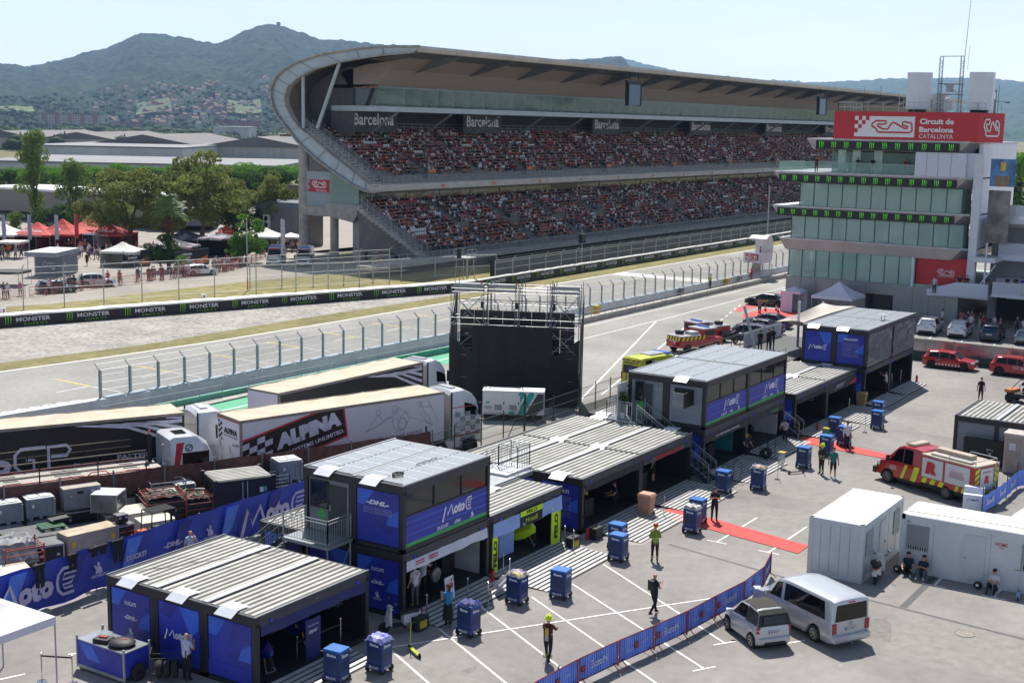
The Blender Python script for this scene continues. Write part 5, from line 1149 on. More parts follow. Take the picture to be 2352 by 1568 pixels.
def shell(t,X0,X1,Y0,Y1,z0,z1,nd,left=None,header=None,openf=True,nx=1,boxno=''):
 O_=t.location;mb=MB(O_);p=.19;W_=(Y1-Y0)/nd
 for x in(X0,X1-p):
  for d in range(nd+1):
   ys=[Y0]if d==0 else[Y1-p]if d==nd else[Y0+W_*d-p/2-.1,Y0+W_*d+.1-p/2]
   for y in ys:
    if(x==X0 or d in(0,nd)):mb.bx(x,x+p,y,y+p,z0,z1-.3,FRM)
 for i in range(1,nx):x=X0+(X1-X0)*i/nx;mb.bx(x-.19,x+.19,Y0,Y0+p,z0,z1-.32,FRM)
 mb.bx(X0-.01,X0+p,Y0,Y1,z1-.36,z1-.02,FRM);mb.bx(X1-p,X1+.01,Y0,Y1,z1-.36,z1-.02,FRM);mb.bx(X0+p,X1-p,Y1-p,Y1+.01,z1-.36,z1-.02,FRM)
 mb.bx(X0,X1,Y0,Y1,z0,z0+.16,FRM);mb.mk('frame',t)
 mb=MB(O_);mb.bx(X0+p,X1-p,Y0-.01,Y0+p,z1-.38,z1-.02,BEAM);
 if nx>1:mb.bx((X0+X1)/2-.02,(X0+X1)/2+.02,Y0-.015,Y0,z1-.38,z1-.02,BLACK)
 hb=mb.mk('header_beam',t)
 mb=MB()
 for i in range(nx):
  xa=X0+(X1-X0)*i/nx;
  if boxno:text(mb,'BOX %d'%(boxno-i),V3((xa+(X1-X0)/nx*.55,Y0-.018,z1-.2))-O_,(1,0,0),(0,0,1),.09,M('label_grey','77787c'),w=.5,bold=0)
 if boxno:mb.bn('box_number',hb)
 for i in range(nx*2 if boxno else 0):
  xa=X0+(X1-X0)*(i+.5)/(nx*2)+(-.8 if i%2==0 else .8);mb=MB(O_);mb.ell((xa,Y0-.05,z1-.28),(.05,.04,.065),BLAMP,8,5);mb.mk('beacon',t)
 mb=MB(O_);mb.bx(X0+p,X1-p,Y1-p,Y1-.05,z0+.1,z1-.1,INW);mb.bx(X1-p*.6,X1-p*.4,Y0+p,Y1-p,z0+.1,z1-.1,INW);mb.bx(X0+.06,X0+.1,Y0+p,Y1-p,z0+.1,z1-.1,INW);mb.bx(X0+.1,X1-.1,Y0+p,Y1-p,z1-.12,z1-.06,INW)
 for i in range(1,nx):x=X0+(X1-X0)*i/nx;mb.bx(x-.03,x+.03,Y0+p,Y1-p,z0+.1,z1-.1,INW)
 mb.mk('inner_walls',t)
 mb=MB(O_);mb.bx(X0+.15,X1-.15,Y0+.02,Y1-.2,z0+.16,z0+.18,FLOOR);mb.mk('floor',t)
 if left:
  for d,a in enumerate(left):
   if a:blue_panel(t,X0+.05,Y0+W_*d+p+.04,Y0+W_*(d+1)-p-.04,z0+.2,z1-.4,a,d)
def ramp(t,X0,X1,Y0,dep):
 O_=t.location;mb=MB(O_);n=max(5,int(dep/.24));
 mb.add([(X0,Y0,.13),(X1,Y0,.13),(X1,Y0-dep,.0),(X0,Y0-dep,.0)],[(0,1,2,3)],RAMPD);mb.add([(X0,Y0,.13),(X0,Y0-dep,.0),(X0,Y0,0)],[(0,1,2)],RAMPD);mb.add([(X1,Y0,.13),(X1,Y0-dep,.0),(X1,Y0,0)],[(0,1,2)],RAMPD)
 for k in range(n):
  a=k/n;b=a+.6/n;za,zb=.13*(1-a)+.03,.13*(1-b)+.03;y0,y1=Y0-dep*a,Y0-dep*b
  mb.add([(X0,y0,za),(X1,y0,za),(X1,y1,zb),(X0,y1,zb),(X0,y0,za-.03),(X1,y0,za-.03),(X1,y1,zb-.03),(X0,y1,zb-.03)],[(0,1,2,3),(0,4,5,1),(2,6,7,3),(0,3,7,4),(1,5,6,2)],RAMPM)
 mb.mk('ramp',t)
def valance(t,x0,x1,y,z0,z1,m,nm='valance'):
 mb=MB(t.location);N=14;P=[]
 for i in range(N+1):
  x=x0+(x1-x0)*i/N;P.append([V3((x,y-.02+.02*sin(i*2.3),z1)),V3((x,y-.05+.03*sin(i*1.7+1),z0+.02*sin(i*1.3)))])
 mb.grid(P,m);return mb.bn(nm,t)
FX=(1,0,0);UZ=(0,0,1)
def upper_front(t,X0,X1,Y0,z0,z1,nx,wins,logo=True):
 for i in range(nx):
  a=X0+(X1-X0)*i/nx+.17;b=X0+(X1-X0)*(i+1)/nx-.17;zb=z0+.16;zm=z0+1.42;zt=z1-.38;O_=t.location
  mb=MB(O_);mb.bx(a,b,Y0+.03,Y0+.07,zb,zm,BLUE);pn=mb.mk('printed_front',t)
  mb=MB();xd,yd=FX,UZ;c=V3(((a+b)/2,Y0+.022,(zb+zm)/2))-O_;w_,h_=b-a,zm-zb
  shape(mb,[(-.5,-.5),(.5,-.5),(.5,-.36),(-.5,-.36)],c,xd,yd,w_,h_,GRN)
  for q in range(7):y=.42-.1*q;shape(mb,[(-.5,y),(.5,y+.0),(.5,y-.04),(-.5,y-.03)],c+V3((0,.003,0)),xd,yd,w_,h_,(BLUD,BLUL,BLUD,M('print_violet','3a3fc4',.45))[q%4])
  moto_logo(mb,c+V3((w_*.12,-.006,.24)),xd,yd,w_*.38,PW_);sponsors(mb,c+V3((w_*.12,-.007,-.34)),xd,yd,w_*.46,PW_,.4);mb.bn('print',pn)
  n=wins
  for k in range(n):
   u=a+(b-a)*k/n+.04;v=a+(b-a)*(k+1)/n-.04
   mb=MB(O_);mb.bx(u,v,Y0+.06,Y0+.08,zm+.06,zt-.02,M('clear_dark','2a3133',.05,spec=.8,alpha=.55));wn=mb.mk('window',t)
   mb=MB(O_);mb.bx(u-.04,v+.04,Y0+.03,Y0+.09,zm,zm+.06,FRM);mb.bx(v,v+.05,Y0+.03,Y0+.09,zm+.06,zt,FRM);mb.bx(u-.05,u,Y0+.03,Y0+.09,zm+.06,zt,FRM);fr=mb.mk('window_frame',t)
def room(t,X0,X1,Y0,Y1,z0,z1,nx=1):
 O_=t.location
 mb=MB(O_);mb.bx(X0+.3,X1-.3,Y1-.5,Y1-.4,z0+.2,z1-.4,M('room_wall','6f6558',.9,ns=.7,na=.2));mb.mk('room_wall',t)
def add_door(t,x,y0,y1,z0,z1,bolt=True):
 O_=t.location;mb=MB(O_);ym=y0+(y1-y0)*.50;mb.bx(x+.02,x+.05,y0,y1,z0+.15,z1-.38,M('door_surround','6f7479',.5,ns=2,na=.06));pn=mb.mk('door_surround',t)
 mb=MB(O_);mb.bx(x-.02,x+.02,y0+.12,ym,z0+.2,z1-.55,M('door_slate','2b3037',.45,ns=2));mb.bx(x-.04,x-.02,ym-.12,ym-.08,z0+1.1,z0+1.35,GALV);mb.mk('door',t)
 mb=MB(O_);mb.bx(x-.03,x+.01,ym+.03,y1-.12,z0+1.2,z1-.5,WING);mb.mk('window',t);mb=MB(O_);
 for(a,b,c,d)in((ym,ym+.06,z0+1.15,z1-.45),(y1-.15,y1-.09,z0+1.15,z1-.45),(ym,y1-.1,z0+1.14,z0+1.2),(ym,y1-.1,z1-.5,z1-.44)):mb.bx(x-.045,x+.01,a,b,c,d,FRM)
 mb.mk('window_frame',t)
 if bolt:mb=MB();shape(mb,[(.1,.5),(-.3,.05),(.0,.05),(-.15,-.2),(.02,-.2),(-.35,-.55),(.3,-.08),(.1,-.08),(.4,.18),(.12,.18),(.4,.5)],V3((x+.01,(ym+y1)/2-.1,z0+.75))-O_,(0,-1,0),UZ,.75,.85,M('bolt_green','35b04c',.5));mb.bn('bolt_sign',pn)
def cage(t,pts,z,h=1.05,m=None,step=.14):
 m=m or GALV;O_=t.location;mb=MB(O_)
 for a,b in zip(pts[:-1],pts[1:]):
  a=V3(a);b=V3(b);n=max(1,int((b-a).length/step));up_=V3((0,0,h))
  mb.tube(a+up_,b+up_,.025,m,5);mb.tube(a+up_*.88,b+up_*.88,.014,m,4);mb.tube(a+V3((0,0,.1)),b+V3((0,0,.1)),.018,m,4)
  for i in range(n+1):p=a.lerp(b,i/n);mb.tube(p+V3((0,0,.1)),p+up_*(.88 if 0<i<n else 1),.026 if i in(0,n)else .009,m,4)
 return mb.mk('guard_rail',t)
def landing(t,x0,x1,y0,y1,z,legs=True):
 O_=t.location;mb=MB(O_);mb.bx(x0,x1,y0,y1,z-.05,z,M('grating','8d9296',.4,.5,ns=14,na=.2));mb.bx(x0,x1,y0-.03,y0,z-.12,z,GALV);mb.bx(x0-.03,x0,y0,y1,z-.12,z,GALV)
 if legs:
  for x in(x0+.05,x1-.05):
   for y in(y0+.05,y1-.05):mb.tube((x,y,0),(x,y,z),.035,GALV,5)
  mb.tube((x0+.05,y0+.05,.5),(x1-.05,y0+.05,z-.3),.02,GALV,4)
 mb.mk('landing',t)
def flight(t,a,b,wd,axis,n=11,m=None):
 m=m or M('step_steel','4a4f57',.45,.4,ns=3);a=V3(a);b=V3(b);mb=MB(t.location);w2=V3((wd/2,0,0))if axis=='y' else V3((0,wd/2,0));d=(b-a)
 for k in range(n):
  p=a.lerp(b,(k+.5)/n);q=V3((0,d.y/n*.8,0))if axis=='y' else V3((d.x/n*.8,0,0));mb.boxc(p,(wd,abs(q.y),.03)if axis=='y' else(abs(q.x),wd,.03),m)
 for s_ in(-1,1):mb.add([a+w2*s_+V3((0,0,.05)),b+w2*s_+V3((0,0,.05)),b+w2*s_-V3((0,0,.2)),a+w2*s_-V3((0,0,.2))],[(0,1,2,3)],m)
 mb.mk('steps',t);
 for s_ in(-1,1):
  mb=MB(t.location);A=a+w2*s_;B_=b+w2*s_;up_=V3((0,0,1.0));mb.tube(A+up_,B_+up_,.024,GALV,5);mb.tube(A+up_*.2,B_+up_*.2,.018,GALV,4);mb.tube(A+up_*.85,B_+up_*.85,.012,GALV,4)
  for k in range(15):p=A.lerp(B_,k/14);mb.tube(p+up_*.2,p+up_*(.85 if 0<k<14 else 1),.022 if k in(0,14)else .009,GALV,4)
  mb.tube(A,A+up_,.024,GALV,5);mb.tube(B_,B_+up_,.024,GALV,5);mb.mk('handrail',t)
H1=2.75;H2=5.5
g=thing('team_garage','one-storey dark container garage nearest the camera with three blue printed side panels','garage',(31.5,30.5,0))
shell(g,31.5,37.6,30.5,38.05,0,H1,3,['none','moto','sponsors'],boxno=9);
for ch in list(KIDS[g.name]):pass
roof(g,31.5,37.6,30.5,38.05,H1,3,'rib');
for y in(31.8,34.2,36.8):flashing(g,31.5,y,H1)
ramp(g,31.7,36.2,30.5,1.6)
mb=MB(g.location);mb.bx(31.5-.0,31.52,30.72,32.8,.22,.75,BLUE);mb.add([(31.505,30.75,.25),(31.505,32.75,.25),(31.505,32.75,.62),(31.505,30.75,.45)],[(0,1,2,3)],GRN);mb.bn('green_wave',g)
valance(g,31.75,37.4,30.52,1.98,2.38,M('valance_navy','23265f',.7,ns=2))
mb=MB();wn=V3((0,0,0));xx=37.5-.13;text(mb,'POWER ELECTRONICS',V3((xx,32.9,1.55))-g.location,(0,-1,0),UZ,.22,M('grey_print','6d6f75'),w=3.2,bold=.03);text(mb,'aspar',V3((xx,32.3,1.1))-g.location,(0,-1,0),UZ,.34,M('grey_print'),w=1.5,bold=.02,shear=.4);rect(mb,V3((xx,31.6,2.15))-g.location,(0,-1,0),UZ,1.9,.35,M('pale_banner','8c8f92'));text(mb,'inde',V3((xx-.01,31.2,2.15))-g.location,(0,-1,0),UZ,.2,BLACK,w=.5,shear=.3);mb.bn('wall_print',g)
mb=MB(g.location)
pv=V3((32.2,37.9,H1+.06));
for k in range(16):q=V3((32.2+.35*k,37.4-.30*k*.6+.1*sin(k*1.3),H1+.03));mb.tube(pv if k else q,q,.012,BLACK,3);pv=q
mb.mk('cable',g)
g7=thing('team_garage','two-storey garage with solar roof, wide window band and bolt door beside the cage landing','garage',(39.85,30.6,0));X0,X1,Y0,Y1=39.85,45.95,30.6,35.75
shell(g7,X0,X1,Y0,Y1,0,H1-.02,2,['sponsors','moto'],boxno=7);shell(g7,X0,X1,Y0,Y1,H1,H2,2,['dhl',None]);roof(g7,X0,X1,Y0,Y1,H2,2,'solar')
add_door(g7,X0+.02,33.4,35.5,H1,H2);upper_front(g7,X0,X1,Y0,H1,H2,1,3);room(g7,X0,X1,Y0,Y1,H1,H2)
for y in(32.2,34.6):flashing(g7,X0,y,H2)
ramp(g7,40.1,45.8,Y0,1.65);vl=valance(g7,X0+.2,X1-.2,Y0-.01,1.95,2.36,M('valance_white','c9c8d0',.7,ns=2,na=.05))
mb=MB()
for c_ in(40.9,41.8):
 for z in(2.13,2.24):rect(mb,V3((c_,Y0-.075,z))-g7.location,FX,UZ,.6,.055,RED)
mb.bn('red_bars',vl)
mb=MB(g7.location);mb.bx(X1-.16,X1-.13,31,34.5,.2,2.35,M('pale_wall','b9bbbd',.6,ns=1));wp=mb.mk('lined_wall',g7);mb=MB();c=V3((X1-.17,32.2,1.75))-g7.location
mb.lathe([(0,-.001),(.33,-.001),(.33,.0)],c+V3((0,.7,.3)),RED,18,'x');rect(mb,c+V3((-.005,-.2,-.1)),(0,-1,0),UZ,1.4,.26,M('dark_green','1c4a34'));text(mb,'BETTA',c+V3((-.01,-.2,-.1)),(0,-1,0),UZ,.16,WH,w=.9);text(mb,'SIC58',c+V3((-.01,.2,.2)),(0,-1,0),UZ,.09,M('dark_green'),w=.9);text(mb,'cocco',c+V3((-.01,-.2,-.5)),(0,-1,0),UZ,.1,BLACK,w=.5);mb.bn('wall_print',wp)
mb=MB(g7.location)
for k in range(7):z=.42;
for k in range(40):a=k*.55;mb.tube((40.75+.22*cos(a)+.004*k,31.6+.2*sin(a),H2+.06+.003*k),(40.75+.22*cos(a+.55),31.6+.2*sin(a+.55),H2+.06+.003*k),.016,BLACK,4)
for k in range(9):mb.tube((42.6+.16*k,32.05+.03*sin(k*2),H2+.08),(42.76+.16*k,32.05+.03*sin(k*2+2),H2+.09),.02,M('cloth_grey','57504a'),4)
mb.mk('cable_coil',g7)
landing(g7,38.35,39.85,33.2,35.6,2.9);cage(g7,[(39.8,33.22,2.9),(38.38,33.22,2.9),(38.38,35.55,2.9)],2.9);flight(g7,(39.1,35.6,2.9),(39.1,39.0,.25),1.4,'y')
gb=thing('team_garage','low container with ribbed roof behind the landing of the two-storey garage, man standing beside it','garage',(39.8,35.8,0));shell(gb,39.8,45.9,35.85,38.2,0,H1,1,['moto']);roof(gb,39.8,45.9,35.85,38.2,H1,1,'rib')
gg=thing('team_garage','small one-storey garage with lime green banners and pale blue valance','garage',(46.05,30.65,0));shell(gg,46.1,52.2,30.65,33.1,0,H1,1,None,boxno=6);roof(gg,46.1,52.2,30.65,33.1,H1,1,'rib');ramp(gg,46.0,51.9,30.65,3.1);flashing(gg,49.5,33.1,H1)
LIME=M('lime','c4e21c',.5);PBL=M('pale_blue_cloth','8ea6d8',.7,ns=2,na=.08);vl=valance(gg,46.25,52.05,30.6,1.72,2.37,PBL)
mb=MB();c=V3((49.3,30.53,2.05))-gg.location;rect(mb,c,FX,UZ,1.9,.75,BLACK);shape(mb,[(-.5,0),(.5,0),(.5,.5),(-.5,.5)],c+V3((0,-.01,.12)),FX,UZ,1.9,.5,LIME);text(mb,'FELO',c+V3((0,-.02,.25)),FX,UZ,.16,BLACK,w=.9,bold=.04);text(mb,'MotoE',c+V3((0,-.02,-.12)),FX,UZ,.2,LIME,w=1.0,bold=.0);mb.bn('team_print',vl)
for xa in(46.2,51.15):
 mb=MB(gg.location);mb.bx(xa,xa+.42 if xa<50 else xa+.8,30.57,30.6,.15,1.75 if xa<50 else 2.0,LIME);o_=mb.mk('lime_banner',gg);mb=MB();text(mb,'FELO',V3((xa+(.21 if xa<50 else .4),30.56,1.0))-gg.location,(0,0,1),(-1,0,0),.3,BLACK,w=1.2,bold=.05);mb.bn('lettering',o_)
mb=MB(gg.location);mb.bx(48.0,49.2,31.4,32.2,.2,1.5,PBL);mb.bx(48.0,49.2,31.39,32.2,1.5,2.3,LIME);mb.mk('team_cabinet',gg)
gd=thing('team_garage','wide double garage with long ribbed roof in the middle of the row','garage',(53.85,30.5,0));shell(gd,53.85,66.1,30.5,38.1,0,H1,3,['ducati','moto','sponsors'],nx=2,boxno=5)
for i in range(2):roof(gd,53.85+6.13*i,53.85+6.12+6.13*i,30.5,38.1,H1,3,'rib')
mb=MB(gd.location);mb.bx(59.9,60.06,30.6,38,H1-.05,H1+.01,FRM);mb.mk('roof_valley',gd)
for x,ys in((53.85,(31.8,)),(60.0,(33.1,35.6)),(66.1,(31.8,34.3,36.6))):
 for y in ys:flashing(gd,x-.1,y,H1)
ramp(gd,54.3,59.6,30.5,3.1);ramp(gd,60.3,65.6,30.5,3.15)
valance(gd,54.1,59.8,30.5,2.05,2.38,M('valance_black','2a2727',.8,ns=3));vl=valance(gd,60.2,65.9,30.5,2.08,2.38,M('valance_grey','3d3f42',.8,ns=3));mb=MB();
for k in range(38):shape(mb,[(-.5,-.5),(.1,-.5),(.5,.5),(-.1,.5)],V3((61+.105*k,30.42,2.23))-gd.location,FX,UZ,.09,.24,RED if 4<k<34 else M('grey_print'))
mb.bn('red_stripes',vl)
mb=MB();text(mb,'TRACKERS',V3((59.75,33.0,1.85))-gd.location,(0,-1,0),UZ,.32,M('pale_grey_print','8f9194'),w=2.6,bold=.05);text(mb,'RACING TEAM',V3((59.75,32.6,1.5))-gd.location,(0,-1,0),UZ,.12,M('grey_print'),w=1.4);text(mb,'Moto',V3((65.95,32,1.5))-gd.location,(0,-1,0),UZ,.2,M('grey_print'),w=.8,shear=.2);text(mb,'LIQUI MOLY',V3((65.95,31.8,2.0))-gd.location,(0,-1,0),UZ,.12,M('pale_grey_print'),w=1.0);mb.bn('wall_print',gd)
cs=thing('roof_stair','small galvanised cage stair standing on a white deck between the ribbed roofs','stair',(52.6,34.5,2.75));mb=MB((52.6,34.5,2.75));mb.bx(46.1,53.8,33.3,35.6,2.55,2.75,M('deck_pale','9b9da1',.5,.2,ns=1));mb.mk('deck',cs);mb=MB(cs.location);mb.bx(51.9,54.2,33.6,34.9,2.76,2.86,STRIP);mb.mk('plate',cs)
cage(cs,[(54.1,34.8,2.86),(54.1,33.7,2.86),(53.0,33.7,2.86),(53.0,34.8,2.86),(54.1,34.8,2.86)],2.86,1.15);flight(cs,(52.6,34.9,2.86),(52.6,37.2,1.0),1.0,'y',8)
g2=thing('team_garage','two-storey double garage with open window flap and bolt door, middle of the row','garage',(67.2,30.28,0));X0,X1,Y0,Y1=67.2,79.45,30.28,35.2
shell(g2,X0,X1,Y0,Y1,0,H1-.02,2,['none','moto'],nx=2,boxno=3);shell(g2,X0,X1,Y0,Y1,H1,H2,2,['grey','grey'],nx=2)
for i in range(2):roof(g2,X0+6.13*i,X0+6.12+6.13*i,Y0,Y1,H2,2,'solar')
upper_front(g2,X0,X1,Y0,H1,H2,2,3);room(g2,X0,X1,Y0,Y1,H1,H2)
add_door(g2,X0-.02,33.5,34.8,H1,H2)
mb=MB(g2.location);mb.bx(X0-.05,X0+.0,31.0,32.2,H1+1.3,H1+2.2,DARK);mb.bx(X0-.95,X0-.9,31.2,31.9,H1+1.25,H1+2.1,M('flap_grey','7a7f84',.5,ns=3));mb.bx(X0-.95,X0-.05,31.15,31.2,H1+1.25,H1+2.1,FRM);mb.mk('window_flap',g2)
mb=MB(g2.location);mb.bx(X0-1.15,X0-.02,35.25,35.3,H1+.15,H1+2.2,M('door_white','c5c8cb',.5,ns=2));mb.mk('open_door',g2)
flashing(g2,X0,31.8,H2)
ramp(g2,67.5,73.0,Y0,2.9);ramp(g2,73.7,79.2,Y0,2.1);valance(g2,67.4,73.1,Y0,1.9,2.36,M('valance_brown','3a3130',.8,ns=3));vl=valance(g2,73.6,79.3,Y0,1.9,2.36,M('valance_grey2','37383b',.8,ns=3))
mb=MB();text(mb,'JUST KEEP MOVING FORWARD',V3((70.3,Y0-.1,2.12))-g2.location,FX,UZ,.13,PW_,w=3.4,bold=.02);mb.bn('slogan',vl);mb=MB();text(mb,'E-TEAM',V3((77.5,Y0-.1,2.12))-g2.location,FX,UZ,.16,M('bolt_green'),w=1.2,bold=.03);mb.bn('team_name',vl)
mb=MB(g2.location);mb.bx(73.0,73.06,31,34.5,.2,2.35,M('teal_wall','23777a',.5,ns=1));mb.bx(79.1,79.15,30.6,34.5,.2,2.35,M('pale_wall'));mb.bx(79.05,79.1,30.6,34.5,1.5,2.0,RED);mb.mk('lined_wall',g2)
mb=MB();text(mb,'GIVI',V3((79.03,31.6,1.75))-g2.location,(0,-1,0),UZ,.35,WH,w=1.3,bold=.06);mb.bn('wall_print',g2)
flight(g2,(66.55,34.0,2.9),(66.55,29.4,.1),1.0,'y',13)
landing(g2,65.9,67.15,34.0,35.9,2.9,False);cage(g2,[(66.0,34.3,2.9),(65.95,35.9,2.9),(67.1,35.9,2.9)],2.9)
g2b=thing('team_garage','low ribbed container behind the two-storey double garage, beside the potted palm','garage',(67.1,35.25,0));shell(g2b,67.1,73.2,35.35,37.75,0,H1,1,['moto']);roof(g2b,67.1,73.2,35.35,37.75,H1,1,'rib');flashing(g2b,67.1,36.8,H1)
gs2=thing('team_garage','one-storey double garage with ribbed roof between the two farther solar roofed garages','garage',(80.1,29.8,0));shell(gs2,80.1,92.1,29.8,34.95,0,H1,2,['moto','none'],nx=2,boxno=2)
for i in range(2):roof(gs2,80.1+6.0*i,86.08+6.0*i,29.8,34.95,H1,2,'rib');
for x,y in((86.0,32.4),(91.9,32.0)):flashing(gs2,x,y,H1)
ramp(gs2,80.4,85.7,29.8,2.6);ramp(gs2,86.4,91.7,29.8,2.9);valance(gs2,80.4,85.8,29.8,2.05,2.36,M('valance_black'));vl=valance(gs2,86.3,91.9,29.8,1.75,2.36,M('valance_grey2'));mb=MB();text(mb,'aruba',V3((85.95-.0,31.9,1.9))-gs2.location,(0,-1,0),UZ,.3,M('orange_print','b4532a'),w=1.0);text(mb,'CLOUD',V3((85.95,31.6,1.4))-gs2.location,(0,-1,0),UZ,.34,M('pale_grey_print'),w=1.8);mb.bn('wall_print',gs2)
mb=MB();shape(mb,[(-.5,-.5),(.3,-.5),(.5,.5),(-.3,.5)],V3((88.3,29.7,2.1))-gs2.location,FX,UZ,2.2,.3,M('grey_print'));shape(mb,[(-.5,-.5),(.5,-.5),(.5,.3),(-.5,-.3)],V3((91,29.7,2.1))-gs2.location,FX,UZ,1.5,.5,M('dark_red'));mb.bn('print',vl)
flight(gs2,(79.75,33.8,2.9),(79.75,29.2,.1),.8,'y',13)
g3=thing('team_garage','farthest two-storey double garage with clear plastic front sheets, next to the control tower','garage',(92.15,29.2,0));X0,X1,Y0,Y1=92.15,103.9,29.2,34.05
shell(g3,X0,X1,Y0,Y1,0,H1-.02,2,['none','none'],nx=2,boxno=1);shell(g3,X0,X1,Y0,Y1,H1,H2,2,['ducati','moto'],nx=2)
for i in range(2):roof(g3,X0+5.88*i,X0+5.87+5.88*i,Y0,Y1,H2,2,'solar')
for y in(31.0,33.2):flashing(g3,X0,y,H2)
PLAS=M('clear_plastic','a9b0b8',.12,alpha=.38,spec=.8)
for i in range(2):
 a=X0+5.9*i+.25;mb=MB(g3.location);P=[]
 for u in range(13):P.append([V3((a+5.4*u/12,Y0-.03+.05*noise.noise(V3((a+u*1.3,v*1.1,0))),H1+.1+2.3*v/8))for v in range(9)])
 mb.grid(P,PLAS);mb.bn('plastic_sheet',g3)
ramp(g3,92.5,97.6,Y0,1.5);ramp(g3,98.3,103.5,Y0,1.4)
mb=MB(g3.location)
for q in((94.5,31,1),(97,32,1.1),(100,31.5,1.0),(102,32.5,1.2)):mb.boxc((q[0],q[1],H1+.6),(1.4,.7,q[2]),M('red_furniture','9c2f2b',.6));mb.boxc((q[0]+.8,q[1]-.3,H1+1.2),(.4,.4,.9),M('navy_item','2c3d63',.6))
mb.mk('lounge_furniture',g3)
rx=V3((97.7,30.0,H2));t=thing('dish_antenna','flat white satellite panel antenna on the farthest solar roof','antenna',rx);mb=MB();mb.boxc((0,.0,.45),(.5,.35,.03),WH,rx=.5,rz=.4);mb.boxc((.55,-.1,.42),(.5,.35,.03),WH,rx=.5,rz=.4);mb.mk('panel',t);mb=MB();mb.tube((0,0,0),(0,0,.43),.02,BLACK);mb.tube((.5,-.1,0),(.5,-.1,.4),.02,BLACK);mb.tube((-.2,.1,0.02),(.6,-.25,.02),.015,BLACK);mb.mk('stand',t)
ts=thing('shade_sail','pale shade sail stretched between leaning steel poles behind the farthest garage','shade sail',(100,38,0))
mb=MB(ts.location);k_=2352/3840;A=[V3((92.4,34.1,5.6)),V3((104.0,34.1,5.6)),G((2560+968/1.8375)*k_,(700+800/1.8375)*k_,5.2),G((2560+640/1.8375)*k_,(700+930/1.8375)*k_,4.9)];P=[]
for i in range(13):
 u=i/12;r_=[]
 for j in range(13):
  v=j/12;p=A[0].lerp(A[1],u).lerp(A[3].lerp(A[2],u),v);s_=4*u*(1-u)*.5+4*v*(1-v)*.5;c_=(A[0]+A[1]+A[2]+A[3])/4;p=p.lerp(c_,.0);p.z-=.9*(16*u*(1-u)*v*(1-v));e_=min(u,1-u,v,1-v);p=p+(c_-p)*(.14*(4*u*(1-u))*(1-min(1,min(v,1-v)*6))+.14*(4*v*(1-v))*(1-min(1,min(u,1-u)*6)));r_.append(p)
 P.append(r_)
mb.grid(P,M('sail_cloth','b9b1a8',.8,ns=1,na=.05));mb.bn('sail',ts,smooth=True)
for p,q in(((89.6,36.2,2.4),(89.0,37.4,6.9)),((A[2].x,A[2].y,0),(A[2].x,A[2].y,5.3)),((A[3].x+3.5,A[3].y-.6,0),(A[3].x+3.3,A[3].y-.6,6.2))):mb=MB(ts.location);mb.tube(p,q,.11,GALV,8);mb.mk('pole',ts)
tr=thing('terrace','raised terrace with glass and tube rails behind the farther garages','terrace',(92,38,0));mb=MB(tr.location);mb.bx(80.5,104,35.1,40.5,2.3,2.6,M('deck_dark','47484a',.7,ns=1));mb.bx(84,104,40.3,40.5,0,2.3,FRM);mb.mk('deck',tr);
mb=MB(tr.location);rail(mb,(80.6,35.2,2.6),(92,35.2,2.6),1.05,8,(.5,.75,1),.03);rail(mb,(80.6,35.2,2.6),(80.6,40.4,2.6),1.05,4,(.5,.75,1),.03);mb.mk('tube_rail',tr)
mb=MB(tr.location);rail(mb,(84,40.4,2.6),(104,40.4,2.6),1.1,12,(1,),.03,M('dark_green_rail','2a4038'));mb.bx(96,103.8,40.2,40.25,2.6,3.7,M('frosted'));mb.mk('glass_rail',tr)
flight(tr,(85.5,35.0,2.6),(80.8,35.0,.3),.0+.9,'x',9)
# dark box at right
gr_=thing('team_garage','dark grey container garage with shutters behind the fire truck','garage',(80.2,10,0));mb=MB(gr_.location);O_=gr_.location
X0,X1,Y0,Y1=80.25,86.0,5.0,19.8
mb.bx(X0,X0+.2,Y1-.2,Y1,0,2.45,FRM);mb.bx(X0,X0+.2,17.2,17.45,0,2.45,FRM);mb.bx(X0-.01,X0+.2,Y0,Y1,2.4,2.73,FRM);mb.bx(X0,X1,Y1-.2,Y1,2.4,2.73,FRM);mb.bx(X0+.2,X1,Y1-.15,Y1-.1,0,2.4,FRM);mb.mk('frame',gr_)
for y0,y1 in((17.45,19.6),(12.5,17.2)):mb=MB(O_);mb.bx(X0+.08,X0+.12,y0,y1,0,2.42,M('grey_shutter','6c6d73',.5,ns=2,stretch=(.1,.1,9),na=.15));mb.mk('shutter',gr_)
roof(gr_,X0,X1,Y0+.2,Y1,H1,6,'rib')
t=thing('display_case','large black flat case leaning on the grey shutter of the dark container','case',(80.0,17.9,0));mb=MB();mb.boxc((-.1,0,.85),(.3,2.3,1.5),BLACK);mb.mk('case',t,bevel=.03);mb=MB();stroke(mb,[(-.5,-.5),(0,0),(-.5,.5),(-.2,.2),(.2,.2),(.5,.5),(0,0),(.5,-.5),(.2,-.2),(-.2,-.2),(-.5,-.5)],(-.27,-.4,.75),(0,-1,0),UZ,.35,.35,.04,WH);text(mb,'MOTO X',(-.27,-.4,1.02),(0,-1,0),UZ,.07,WH);mb.bn('emblem',t)
